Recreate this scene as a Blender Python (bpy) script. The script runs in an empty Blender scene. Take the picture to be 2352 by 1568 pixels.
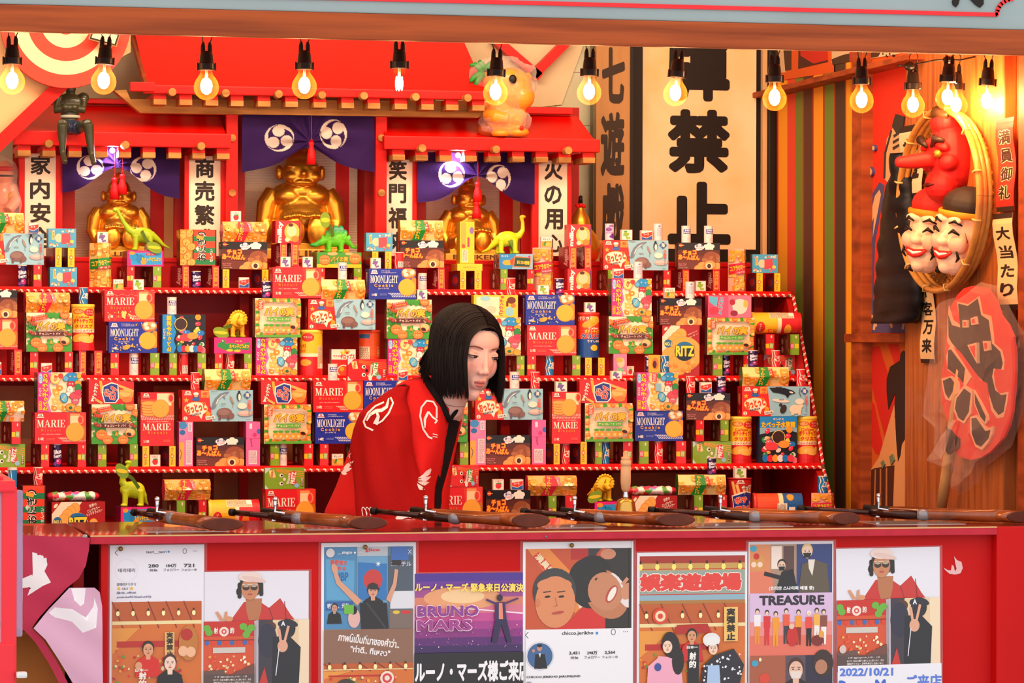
import bpy, bmesh, math, random
from mathutils import Vector, Matrix, Euler
from mathutils.noise import noise as pnoise
random.seed(7)
S = bpy.context.scene
COL = S.collection
# ------------------------------------------------------------------ camera
TH = math.radians(12.7)
cam_d = bpy.data.cameras.new('camera'); cam = bpy.data.objects.new('camera', cam_d); COL.objects.link(cam)
cam_d.lens = 115.0; cam_d.sensor_width = 36.0; cam_d.clip_end = 100
CAMP = Vector((0, 0, 1.3))
CR = Matrix.Rotation(-TH, 3, 'Z') @ Matrix.Rotation(math.radians(90), 3, 'X') @ Matrix.Rotation(0.003, 3, 'Z')
cam.matrix_world = Matrix.Translation(CAMP) @ CR.to_4x4()
S.camera = cam
FPX = 115.0 / 36.0 * 2352
# ------------------------------------------------------------------ daylight in the street, exposure
W = bpy.data.worlds.new('daylight'); S.world = W; W.use_nodes = True
wn = W.node_tree.nodes; wn['Background'].inputs[0].default_value = (1.0, 0.98, 0.96, 1)
wn['Background'].inputs[1].default_value = 1.0
S.view_settings.view_transform = 'Standard'; S.view_settings.look = 'None'
S.view_settings.gamma = 1.0; S.view_settings.use_curve_mapping = False
S.view_settings.exposure = 0.6
BULB_W = 5.0
def area(name, loc, rot, sx, sy, power, col):
 d = bpy.data.lights.new(name, 'AREA'); d.shape = 'RECTANGLE'; d.size = sx; d.size_y = sy; d.energy = power; d.color = col
 o = bpy.data.objects.new(name, d); COL.objects.link(o); o.location = loc; o.rotation_euler = rot
 return o
# fluorescent tubes under the shop ceiling (the shop's own ceiling lights, above the opening)
area('ceiling_tube_light', (1.0, 7.35, 2.52), (math.radians(48), 0, 0), 3.0, 0.12, 23, (1.0, 0.76, 0.54))
area('ceiling_tube_light', (2.0, 7.0, 2.52), (math.radians(62), 0, 0), 3.0, 0.12, 15, (1.0, 0.72, 0.48))

# ------------------------------------------------------------------ helpers
def ray(px, py):
 return (CR @ Vector(((px - 1176) / FPX, (784 - py) / FPX, -1.0))).normalized()
def PY(px, py, Y):
 d = ray(px, py); return CAMP + d * ((Y - CAMP.y) / d.y)
def PX(px, py, X):
 d = ray(px, py); return CAMP + d * ((X - CAMP.x) / d.x)
def PZ(px, py, Z):
 d = ray(px, py); return CAMP + d * ((Z - CAMP.z) / d.z)
def lin(c):
 return c / 12.92 if c <= 0.04045 else ((c + 0.055) / 1.055) ** 2.4
def hx(h):
 h = h.lstrip('#')
 return tuple(lin(int(h[i:i + 2], 16) / 255) for i in (0, 2, 4)) + (1.0,)
MATS = {}
def mat(name, h, rough=0.5, metal=0.0, noise=0.0, nscale=30, bump=0.0, coat=0.0, stretch=(1, 1, 1), h2=None, detail=4):
 if name in MATS: return MATS[name]
 m = bpy.data.materials.new(name); m.use_nodes = True; nt = m.node_tree; b = nt.nodes['Principled BSDF']
 b.inputs['Roughness'].default_value = rough; b.inputs['Metallic'].default_value = metal
 b.inputs['Coat Weight'].default_value = coat; b.inputs['Specular IOR Level'].default_value = .22 if not coat else .4
 b.inputs['Base Color'].default_value = hx(h)
 if noise or bump:
  tc = nt.nodes.new('ShaderNodeTexCoord'); mp = nt.nodes.new('ShaderNodeMapping'); mp.inputs['Scale'].default_value = stretch
  n = nt.nodes.new('ShaderNodeTexNoise'); n.inputs['Scale'].default_value = nscale; n.inputs['Detail'].default_value = detail
  nt.links.new(tc.outputs['Object'], mp.inputs[0]); nt.links.new(mp.outputs[0], n.inputs['Vector'])
  if noise:
   r = nt.nodes.new('ShaderNodeValToRGB'); c = hx(h)
   c2 = hx(h2) if h2 else tuple(x * (1 - noise) for x in c[:3]) + (1,)
   r.color_ramp.elements[0].color = c2; r.color_ramp.elements[1].color = c
   r.color_ramp.elements[0].position = 0.3; r.color_ramp.elements[1].position = 0.62
   nt.links.new(n.outputs['Fac'], r.inputs[0]); nt.links.new(r.outputs[0], b.inputs['Base Color'])
  if bump:
   bp = nt.nodes.new('ShaderNodeBump'); bp.inputs['Strength'].default_value = bump; bp.inputs['Distance'].default_value = 0.002
   nt.links.new(n.outputs['Fac'], bp.inputs['Height']); nt.links.new(bp.outputs[0], b.inputs['Normal'])
 MATS[name] = m; return m
def attr_mat(name, rough=0.4, coat=0.0, bump=0.0, nscale=60, metal=0.0, sss=0.0):
 if name in MATS: return MATS[name]
 m = bpy.data.materials.new(name); m.use_nodes = True; nt = m.node_tree; b = nt.nodes['Principled BSDF']
 a = nt.nodes.new('ShaderNodeVertexColor'); a.layer_name = 'Col'
 nt.links.new(a.outputs['Color'], b.inputs['Base Color'])
 b.inputs['Roughness'].default_value = rough; b.inputs['Coat Weight'].default_value = coat; b.inputs['Metallic'].default_value = metal; b.inputs['Specular IOR Level'].default_value = .3
 if sss:
  b.inputs['Subsurface Weight'].default_value = sss; b.inputs['Subsurface Scale'].default_value = 0.006
  b.inputs['Subsurface Radius'].default_value = (1.0, 0.4, 0.25)
 if bump:
  tc = nt.nodes.new('ShaderNodeTexCoord'); n = nt.nodes.new('ShaderNodeTexNoise'); n.inputs['Scale'].default_value = nscale
  nt.links.new(tc.outputs['Object'], n.inputs['Vector'])
  bp = nt.nodes.new('ShaderNodeBump'); bp.inputs['Strength'].default_value = bump; bp.inputs['Distance'].default_value = 0.003
  nt.links.new(n.outputs['Fac'], bp.inputs['Height']); nt.links.new(bp.outputs[0], b.inputs['Normal'])
 MATS[name] = m; return m
def clear_mat(name, h, alpha=0.25, rough=0.1, edge=.5):
 """thin see-through plastic or glass: part transparent, part glossy / tinted"""
 if name in MATS: return MATS[name]
 m = bpy.data.materials.new(name); m.use_nodes = True; nt = m.node_tree
 nt.nodes.remove(nt.nodes['Principled BSDF']); out = nt.nodes['Material Output']
 t = nt.nodes.new('ShaderNodeBsdfTransparent'); g = nt.nodes.new('ShaderNodeBsdfPrincipled')
 g.inputs['Base Color'].default_value = hx(h); g.inputs['Roughness'].default_value = rough
 lw = nt.nodes.new('ShaderNodeLayerWeight'); lw.inputs[0].default_value = 0.35
 ma = nt.nodes.new('ShaderNodeMath'); ma.operation = 'MULTIPLY_ADD'; ma.inputs[1].default_value = edge; ma.inputs[2].default_value = alpha
 ma.use_clamp = True
 mx = nt.nodes.new('ShaderNodeMixShader')
 nt.links.new(lw.outputs['Facing'], ma.inputs[0]); nt.links.new(ma.outputs[0], mx.inputs[0])
 nt.links.new(t.outputs[0], mx.inputs[1]); nt.links.new(g.outputs[0], mx.inputs[2]); nt.links.new(mx.outputs[0], out.inputs[0])
 MATS[name] = m; return m
def emit_mat(name, h, s):
 if name in MATS: return MATS[name]
 m = bpy.data.materials.new(name); m.use_nodes = True; nt = m.node_tree
 nt.nodes.remove(nt.nodes['Principled BSDF']); e = nt.nodes.new('ShaderNodeEmission')
 e.inputs[0].default_value = hx(h); e.inputs[1].default_value = s
 nt.links.new(e.outputs[0], nt.nodes['Material Output'].inputs[0]); MATS[name] = m; return m

def tag(o, label=None, cat=None, group=None, kind=None):
 if label: o['label'] = label
 if cat: o['category'] = cat
 if group: o['group'] = group
 if kind: o['kind'] = kind
 return o
def new_obj(name, me, parent=None, mats=None):
 o = bpy.data.objects.new(name, me); COL.objects.link(o)
 if mats is not None and not me.materials:
  for m in (mats if isinstance(mats, (list, tuple)) else [mats]): me.materials.append(m)
 if parent is not None:
  o.parent = parent; o.matrix_parent_inverse = Matrix.Translation(-parent.location) if parent.rotation_euler == Euler((0, 0, 0)) else parent.matrix_basis.inverted()
 return o
def empty(name, loc, label=None, cat=None, group=None):
 o = bpy.data.objects.new(name, None); COL.objects.link(o); o.location = loc
 return tag(o, label, cat, group)
def bm_obj(name, bm, m, parent=None, smooth=False):
 me = bpy.data.meshes.new(name)
 bmesh.ops.recalc_face_normals(bm, faces=bm.faces)
 bm.to_mesh(me); bm.free()
 if smooth: me.polygons.foreach_set('use_smooth', [True] * len(me.polygons))
 return new_obj(name, me, parent, m)
def bx(bm, x0, x1, y0, y1, z0, z1, bev=0.0, M=None):
 r = bmesh.ops.create_cube(bm, size=1.0); vs = r['verts']
 for v in vs:
  v.co = Vector(((x0 + x1) / 2 + v.co.x * (x1 - x0), (y0 + y1) / 2 + v.co.y * (y1 - y0), (z0 + z1) / 2 + v.co.z * (z1 - z0)))
 if bev:
  es = list({e for v in vs for e in v.link_edges})
  r2 = bmesh.ops.bevel(bm, geom=es, offset=bev, segments=2, profile=0.7, affect='EDGES')
  vs = list({v for f in r2['faces'] for v in f.verts})
  vs = [v for v in vs]
 if M is not None:
  allv = {v for v in vs}
  bmesh.ops.transform(bm, matrix=M, verts=list(allv))
 return vs
def box(name, x0, x1, y0, y1, z0, z1, m, bev=0.003, parent=None, M=None):
 bm = bmesh.new(); bx(bm, x0, x1, y0, y1, z0, z1, bev)
 if M is not None: bmesh.ops.transform(bm, matrix=M, verts=bm.verts)
 return bm_obj(name, bm, m, parent)
def prism_y(bm, pts, y0, y1):
 """pts: list of (x,z) outline; extruded between y0 and y1"""
 a = [bm.verts.new((p[0], y0, p[1])) for p in pts]; b = [bm.verts.new((p[0], y1, p[1])) for p in pts]
 n = len(pts); bm.faces.new(a); bm.faces.new(b[::-1])
 for i in range(n): bm.faces.new((a[i], b[i], b[(i + 1) % n], a[(i + 1) % n]))
def prism_x(bm, pts, x0, x1):
 """pts: list of (y,z)"""
 a = [bm.verts.new((x0, p[0], p[1])) for p in pts]; b = [bm.verts.new((x1, p[0], p[1])) for p in pts]
 n = len(pts); bm.faces.new(a); bm.faces.new(b[::-1])
 for i in range(n): bm.faces.new((a[i], b[i], b[(i + 1) % n], a[(i + 1) % n]))
def tube(bm, pts, rad, n=8, cap=True, flat=None):
 pts = [Vector(p) for p in pts]
 if not isinstance(rad, (list, tuple)): rad = [rad] * len(pts)
 up = None; rings = []
 for i, p in enumerate(pts):
  if i == 0: t = pts[1] - pts[0]
  elif i == len(pts) - 1: t = pts[-1] - pts[-2]
  else: t = pts[i + 1] - pts[i - 1]
  t.normalize()
  if up is None:
   up = Vector((0, 0, 1)) if abs(t.z) < 0.9 else Vector((0, 1, 0))
  s = t.cross(up)
  if s.length < 1e-6: s = t.orthogonal()
  s.normalize(); up = s.cross(t).normalized()
  r = rad[i]; rx, rz = (r if isinstance(r, (list, tuple)) else (r, r))
  rings.append([bm.verts.new(p + s * math.cos(2 * math.pi * k / n) * rx + up * math.sin(2 * math.pi * k / n) * rz) for k in range(n)])
 for a, b in zip(rings, rings[1:]):
  for k in range(n): bm.faces.new((a[k], a[(k + 1) % n], b[(k + 1) % n], b[k]))
 if cap and n > 2:
  bm.faces.new(rings[0][::-1]); bm.faces.new(rings[-1])
 return rings
def blob(bm, c, r, M=None, u=16, v=10):
 R = bmesh.ops.create_uvsphere(bm, u_segments=u, v_segments=v, radius=1.0)
 if not isinstance(r, (list, tuple)): r = (r, r, r)
 mx = Matrix.Translation(Vector(c)) @ (M.to_4x4() if M is not None else Matrix.Identity(4)) @ Matrix.Diagonal((r[0], r[1], r[2], 1))
 bmesh.ops.transform(bm, matrix=mx, verts=R['verts']); return R['verts']
def lathe(bm, prof, c=(0, 0, 0), n=24, M=None, cap=True):
 rings = []
 for r, z in prof:
  rings.append([bm.verts.new((r * math.cos(2 * math.pi * k / n), r * math.sin(2 * math.pi * k / n), z)) for k in range(n)])
 for a, b in zip(rings, rings[1:]):
  for k in range(n): bm.faces.new((a[k], a[(k + 1) % n], b[(k + 1) % n], b[k]))
 if cap: bm.faces.new(rings[0][::-1]); bm.faces.new(rings[-1])
 vs = [v for r in rings for v in r]
 mx = Matrix.Translation(Vector(c)) @ (M.to_4x4() if M is not None else Matrix.Identity(4))
 bmesh.ops.transform(bm, matrix=mx, verts=vs)
 return rings
def remeshed(name, bm, voxel, smooth=3, colorf=None):
 """fuse overlapping shapes into one continuous surface; returns mesh data"""
 me = bpy.data.meshes.new(name + '_raw'); bmesh.ops.recalc_face_normals(bm, faces=bm.faces); bm.to_mesh(me); bm.free()
 o = bpy.data.objects.new('tmp', me); COL.objects.link(o)
 r = o.modifiers.new('r', 'REMESH'); r.mode = 'VOXEL'; r.voxel_size = voxel
 if smooth:
  s = o.modifiers.new('s', 'SMOOTH'); s.iterations = smooth; s.factor = 0.5
 dg = bpy.context.evaluated_depsgraph_get()
 m2 = bpy.data.meshes.new_from_object(o.evaluated_get(dg)); m2.name = name
 bpy.data.objects.remove(o); bpy.data.meshes.remove(me)
 m2.polygons.foreach_set('use_smooth', [True] * len(m2.polygons))
 if colorf:
  ca = m2.color_attributes.new('Col', 'FLOAT_COLOR', 'POINT')
  buf = []
  for v in m2.vertices: buf.extend(colorf(v.co))
  ca.data.foreach_set('color', buf)
 return m2
def vcolor(me, colorf):
 ca = me.color_attributes.new('Col', 'FLOAT_COLOR', 'POINT'); buf = []
 for v in me.vertices: buf.extend(colorf(v.co))
 ca.data.foreach_set('color', buf)

# ------------------------------------------------------------------ printed artwork (flat coloured shapes and lettering)
_T = {}
def text_geo(body, off=0.0):
 k = (body, off)
 if k in _T: return _T[k]
 c = bpy.data.curves.new('t', 'FONT'); c.body = body; c.offset = off; c.resolution_u = 2; c.size = 1.0
 o = bpy.data.objects.new('t', c); COL.objects.link(o)
 dg = bpy.context.evaluated_depsgraph_get()
 me = bpy.data.meshes.new_from_object(o.evaluated_get(dg))
 vs = [(v.co.x, v.co.y) for v in me.vertices]; fs = [tuple(p.vertices) for p in me.polygons]
 bpy.data.objects.remove(o); bpy.data.curves.remove(c); bpy.data.meshes.remove(me)
 if vs:
  x0 = min(v[0] for v in vs); x1 = max(v[0] for v in vs); y0 = min(v[1] for v in vs); y1 = max(v[1] for v in vs)
  w = max(x1 - x0, 1e-6); h = max(y1 - y0, 1e-6)
  vs = [((x - x0) / w - 0.5, (y - y0) / h - 0.5) for x, y in vs]
 _T[k] = (vs, fs); return _T[k]
def bold_geo(body, off):
 """heavy lettering: the outline glyph repeated round a small circle, so that strokes thicken without closing up"""
 if off <= 0.025: return text_geo(body, off)
 k = (body, off, 'b')
 if k in _T: return _T[k]
 c = bpy.data.curves.new('t', 'FONT'); c.body = body; c.resolution_u = 2; c.size = 1.0
 o = bpy.data.objects.new('t', c); COL.objects.link(o); me = bpy.data.meshes.new_from_object(o.evaluated_get(bpy.context.evaluated_depsgraph_get()))
 b0 = [(v.co.x, v.co.y) for v in me.vertices]; f0 = [tuple(p.vertices) for p in me.polygons]
 bpy.data.objects.remove(o); bpy.data.curves.remove(c); bpy.data.meshes.remove(me)
 r = off; vs = []; fs = []; n = 24 if off > .0395 and len(body) == 1 and off < .0455 else 8
 for i in range(n + 1):
  dx, dy = (0, 0) if i == n else (r * math.cos(2 * math.pi * i / n), r * math.sin(2 * math.pi * i / n)); b = len(vs)
  vs += [(x + dx, y + dy, i) for x, y in b0]; fs += [tuple(q + b for q in f) for f in f0]
 x0 = min(v[0] for v in vs); x1 = max(v[0] for v in vs); y0 = min(v[1] for v in vs); y1 = max(v[1] for v in vs)
 _T[k] = ([((x - x0) / (x1 - x0) - .5, (y - y0) / (y1 - y0) - .5, q) for x, y, q in vs], fs); return _T[k]
# serif capitals for the biscuit boxes: polygons in a unit cell, widths in SW
SW = {'M': 1.15, 'A': 1.0, 'R': .95, 'I': .5, 'E': .85, 'O': 1.0, 'N': 1.05, 'L': .8, 'G': 1.0, 'H': 1.05, 'T': .9}
def _st(x, w=.2): return [(x, 0), (x + w, 0), (x + w, 1), (x, 1)]
def _sf(x0, x1, y): return [(x0, y), (x1, y), (x1, y + .05), (x0, y + .05)]
SERIF = {
 'I': [_st(.15), _sf(.02, .48, 0), _sf(.02, .48, .95)],
 'L': [_st(.13), _sf(0, .75, 0), _sf(0, .46, .95), [(.6, 0), (.75, 0), (.75, .3), (.7, .3)]],
 'T': [_st(.35), _sf(.2, .7, 0), _sf(0, .88, .95), [(0, .95), (0, .68), (.05, .68), (.14, .95)], [(.88, .95), (.88, .68), (.83, .68), (.74, .95)]],
 'E': [_st(.12), _sf(0, .78, 0), _sf(0, .76, .95), _sf(.3, .55, .48), [(.62, 0), (.78, 0), (.78, .3), (.73, .3)], [(.62, 1), (.76, 1), (.76, .7), (.71, .7)], [(.5, .36), (.56, .36), (.56, .64), (.5, .64)]],
 'H': [_st(.12), _st(.7), _sf(0, .42, 0), _sf(0, .42, .95), _sf(.6, 1.02, 0), _sf(.6, 1.02, .95), _sf(.3, .72, .47)],
 'N': [_st(.16, .06), _st(.86, .06), _sf(.02, .36, 0), _sf(.72, 1.04, .95), _sf(0, .3, .95), [(.08, 1), (.34, 1), (.92, 0), (.8, 0)]],
 'M': [_st(.14, .06), _st(.8, .2), _sf(.02, .34, 0), _sf(.7, 1.12, 0), _sf(0, .3, .95), _sf(.82, 1.12, .95), [(.1, 1), (.34, 1), (.6, .12), (.5, 0)], [(.5, 0), (.58, 0), (.88, 1), (.8, 1)]],
 'A': [[(.42, 1), (.56, 1), (.92, 0), (.66, 0)], [(.42, 1), (.49, .93), (.16, 0), (.1, 0)], _sf(0, .3, 0), _sf(.56, 1.0, 0), _sf(.24, .7, .32)],
 'R': [_st(.12), _sf(0, .46, 0), [(.12, .95), (.5, .95), (.5, 1), (.12, 1)], [(.12, .5), (.5, .5), (.5, .55), (.12, .55)], [(.5, .5), (.62, .52), (.8, .64), (.82, .78), (.78, .9), (.62, 1), (.5, 1), (.5, .95), (.58, .9), (.6, .76), (.58, .6), (.5, .55)], [(.42, .52), (.62, .52), (.74, .2), (.92, .05), (.92, 0), (.7, 0), (.56, .14)]],
}
def _ring(n=20, x0=.5, rx=.5, hx_=.5, t=.22, a0=0, a1=2 * math.pi):
 out = []
 for i in range(n):
  a = a0 + (a1 - a0) * i / n; b = a0 + (a1 - a0) * (i + 1) / n
  o = lambda q: (x0 + (rx) * math.cos(q), .5 + .52 * math.sin(q)); q2 = lambda q: (x0 + (rx - t) * math.cos(q), .5 + .47 * math.sin(q))
  out.append([o(a), o(b), q2(b), q2(a)])
 return out
SERIF['O'] = _ring(rx=.46)
SERIF['G'] = _ring(rx=.46, a0=.7, a1=5.5) + [_st(.72, .18)[:2] + [(.9, .42), (.72, .42)], _sf(.58, 1.0, .42)]

class Art:
 """flat artwork on a W x H face, y measured down from the top edge, in design units"""
 STEP = 0.05
 def __init__(s, w, h, bg=None):
  s.w, s.h = w, h; s.P = []; s.L = 0.0
  if bg: s.rect(0, 0, w, h, bg)
 def _add(s, vs, fs, c, lift=True):
  if lift: s.L += s.STEP
  s.P.append((vs, fs, hx(c) if isinstance(c, str) else c, s.L))
 def rect(s, x0, y0, x1, y1, c): s._add([(x0, y1), (x1, y1), (x1, y0), (x0, y0)], [(0, 1, 2, 3)], c); return s
 def poly(s, pts, c): s._add(list(pts), [tuple(range(len(pts)))], c); return s
 def ell(s, cx, cy, rx, ry, c, n=20, a=0.0, t0=0, t1=2 * math.pi):
  full = abs(t1 - t0 - 2 * math.pi) < 1e-6
  p = []
  for i in range(n + (0 if full else 1)):
   q = t0 + (t1 - t0) * i / n; x, y = rx * math.cos(q), ry * math.sin(q)
   p.append((cx + x * math.cos(a) - y * math.sin(a), cy + x * math.sin(a) + y * math.cos(a)))
  return s.poly(p, c)
 def ring(s, cx, cy, rx, ry, t, c, n=28):
  vs = []; fs = []
  for i in range(n):
   q = 2 * math.pi * i / n; vs.append((cx + rx * math.cos(q), cy + ry * math.sin(q))); vs.append((cx + (rx - t) * math.cos(q), cy + (ry - t) * math.sin(q)))
  for i in range(n):
   j = (i + 1) % n; fs.append((2 * i, 2 * j, 2 * j + 1, 2 * i + 1))
  s._add(vs, fs, c); return s
 def line(s, pts, w, c):
  vs = []; fs = []
  for (x0, y0), (x1, y1) in zip(pts, pts[1:]):
   dx, dy = x1 - x0, y1 - y0; L = math.hypot(dx, dy) or 1; nx, ny = -dy / L * w / 2, dx / L * w / 2; ex, ey = dx / L * w * .25, dy / L * w * .25
   b = len(vs); vs += [(x0 + nx - ex, y0 + ny - ey), (x1 + nx + ex, y1 + ny + ey), (x1 - nx + ex, y1 - ny + ey), (x0 - nx - ex, y0 - ny - ey)]; fs.append((b, b + 1, b + 2, b + 3))
  s._add(vs, fs, c); return s
 def star(s, cx, cy, r, c, k=.42, n=5):
  return s.poly([(cx + (r if i % 2 == 0 else r * k) * math.sin(math.pi * i / n), cy - (r if i % 2 == 0 else r * k) * math.cos(math.pi * i / n)) for i in range(2 * n)], c)
 def text(s, body, x0, y0, x1, y1, c, rot=0.0, off=0.02, out=None, outw=0.05):
  """fit text into the box x0..x1, y0..y1 (before turning it by rot degrees about the box centre)"""
  cx, cy, w, h = (x0 + x1) / 2, (y0 + y1) / 2, x1 - x0, y1 - y0; a = math.radians(rot); ca, sa = math.cos(a), math.sin(a)
  for col, of in (([(out, off + outw)] if out else []) + [(c, off)]):
   vs, fs = bold_geo(body, of)
   g = 1.0 + (0.10 * outw / 0.05 if of != off else 0)
   g2 = 1 + (g - 1) * min(1, h / w) if w > h else g; g3 = g if w > h else 1 + (g - 1) * min(1, w / h)
   s._add([(cx + (v[0] * w * g2) * ca + (v[1] * h * g3) * sa, cy + (v[0] * w * g2) * sa - (v[1] * h * g3) * ca) + v[2:] for v in vs], fs, col)
   if vs and len(vs[0]) > 2: s.L += .08
  return s
 def vtext(s, body, x0, y0, x1, y1, c, off=0.02, out=None, outw=.05, gap=.06):
  n = len(body); hh = (y1 - y0) / n
  for i, ch in enumerate(body): s.text(ch, x0, y0 + hh * (i + gap / 2), x1, y0 + hh * (i + 1 - gap / 2), c, 0, off, out, outw)
  return s
 def serif(s, body, x0, y0, x1, y1, c):
  tot = sum(SW[ch] for ch in body); k = (x1 - x0) / tot; x = x0; vs = []; fs = []
  for ch in body:
   for p in SERIF[ch]:
    b = len(vs); vs += [(x + q[0] * k, y1 - q[1] * (y1 - y0)) for q in p]; fs.append(tuple(range(b, b + len(p))))
   x += SW[ch] * k
  s._add(vs, fs, c); return s
 def lines(s, x0, y0, x1, y1, n, c, fill=.55, seed=1):
  """small print seen as rows of short dashes"""
  r = random.Random(seed); vs = []; fs = []; hh = (y1 - y0) / n
  for i in range(n):
   x = x0
   while x < x1 - 1:
    w = r.uniform(1.2, 3.2); b = len(vs); yy = y0 + hh * i; xe = min(x + w, x1)
    vs += [(x, yy + hh * fill), (xe, yy + hh * fill), (xe, yy), (x, yy)]; fs.append((b, b + 1, b + 2, b + 3)); x += w + .7
  s._add(vs, fs, c); return s
 def confetti(s, x0, y0, x1, y1, n, cols, r0, r1, seed=1):
  r = random.Random(seed)
  for i in range(n):
   q = r.uniform(r0, r1); s.ell(r.uniform(x0, x1), r.uniform(y0, y1), q, q * r.uniform(.7, 1), cols[i % len(cols)], 9, r.uniform(0, 3))
  return s
def art_into(bm, lay, art, X0, Z0, U, y=0.0, warp=None, cuts_x=(), cuts_z=(), M=None, clip=True):
 """place artwork facing -y with its lower left corner at X0,Z0; U metres per unit"""
 t = bmesh.new(); tl = t.loops.layers.float_color.new('Col')
 for vs, fs, c, L in art.P:
  nv = [t.verts.new((q[0] * U, y - (L + (q[2] * .01 if len(q) > 2 else 0)) * 0.001, (art.h - q[1]) * U)) for q in vs]
  for f in fs:
   if len(set(f)) < 3: continue
   try: face = t.faces.new([nv[i] for i in f])
   except ValueError: continue
   for lp in face.loops: lp[tl] = c
 if clip:
  for co, no in (((0, 0, 0), (-1, 0, 0)), ((art.w * U, 0, 0), (1, 0, 0)), ((0, 0, 0), (0, 0, -1)), ((0, 0, art.h * U), (0, 0, 1))):
   bmesh.ops.bisect_plane(t, geom=t.verts[:] + t.edges[:] + t.faces[:], plane_co=co, plane_no=no, clear_outer=True)
 for cx in cuts_x: bmesh.ops.bisect_plane(t, geom=t.verts[:] + t.edges[:] + t.faces[:], plane_co=(cx, 0, 0), plane_no=(1, 0, 0))
 for cz in cuts_z: bmesh.ops.bisect_plane(t, geom=t.verts[:] + t.edges[:] + t.faces[:], plane_co=(0, 0, cz), plane_no=(0, 0, 1))
 for f in t.faces:
  f.normal_update()
  if f.normal.y > 0: f.normal_flip()
 for v in t.verts:
  v.co.x += X0; v.co.z += Z0
  if warp: v.co = Vector(warp(v.co))
  if M is not None: v.co = M @ v.co
 mp = {}
 for v in t.verts: mp[v] = bm.verts.new(v.co)
 for f in t.faces:
  try: nf = bm.faces.new([mp[v] for v in f.verts])
  except ValueError: continue
  for a, b in zip(f.loops, nf.loops): b[lay] = a[tl]
 t.free()
def col_faces(bm, lay, faces, c):
 c = hx(c) if isinstance(c, str) else c
 for f in faces:
  for lp in f.loops: lp[lay] = c
def mesh_from(name, bm):
 me = bpy.data.meshes.new(name); bm.to_mesh(me); bm.free(); return me
# ------------------------------------------------------------------ the printed packages
U = 0.00108
PR = attr_mat('printed_card', 0.38, coat=0.25, bump=0.12, nscale=28)
KM = {}      # kind -> (mesh, W, H, D) in metres
def box_pack(kind, art, depth, side, top=None, left=None):
 bm = bmesh.new(); lay = bm.loops.layers.float_color.new('Col')
 w, h = art.w * U, art.h * U
 bx(bm, -w / 2, w / 2, 0, depth, 0, h, 0.0012)
 bmesh.ops.recalc_face_normals(bm, faces=bm.faces)
 for f in bm.faces:
  c = side
  if abs(f.normal.z) > .7: c = top or side
  col_faces(bm, lay, [f], c)
 art_into(bm, lay, art, -w / 2, 0, U * 1.0)
 if left:    # artwork of the left side face, turned to face -x
  M = Matrix.Translation((-w / 2, depth, 0)) @ Matrix.Rotation(math.radians(-90), 4, 'Z')
  art_into(bm, lay, left, 0, 0, U, M=M)
 KM[kind] = (mesh_from(kind, bm), w, h, depth)
def wrap_pack(kind, art, depth=None, lid=None, lidh=0.0, tin=False, lying=False, bandc=None, endc='#c9a070'):
 """cylinder: the artwork covers the half circumference that faces the viewer"""
 bm = bmesh.new(); lay = bm.loops.layers.float_color.new('Col')
 h = art.h * U; R = art.w * U / 2
 prof = [(R * .97, 0), (R, 0.001), (R, h - .001 - lidh)]
 if lidh: prof += [(R * 1.05, h - lidh), (R * 1.05, h - .001), (R * .98, h)]
 else: prof += [(R * .97, h)]
 lathe(bm, prof, (0, R, 0), 28)
 bmesh.ops.recalc_face_normals(bm, faces=bm.faces)
 for f in bm.faces:
  col_faces(bm, lay, [f], lid if (lidh and f.calc_center_median().z > h - lidh * 1.1) else (endc if abs(f.normal.z) > .7 else (bandc or '#c8c0b0')))
  f.smooth = True
 A = math.pi * 0.96
 def warp(p):
  a = p.x / R * (A / 2); r = R - p.y + 0.0002
  return (r * math.sin(a), R - r * math.cos(a), p.z)
 t = art.w * U
 art2 = art; 
 art_into(bm, lay, art2, -t / 2, 0, U * 1.0 if not lidh else U, cuts_x=[t * i / 14 for i in range(1, 14)], warp=warp, )
 if lying:   # turn so that the lid points to the left, lying on its side
  M = Matrix.Translation((h / 2, 0, R)) @ Matrix.Rotation(math.radians(-90), 4, 'Y') @ Matrix.Translation((0, 0, 0))
  bmesh.ops.transform(bm, matrix=M, verts=bm.verts); z0 = min(v.co.z for v in bm.verts); bmesh.ops.translate(bm, vec=(0, 0, -z0), verts=bm.verts); KM[kind] = (mesh_from(kind, bm), h, 2 * R - z0, 2 * R); return
 KM[kind] = (mesh_from(kind, bm), 2 * R, h, 2 * R)
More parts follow.
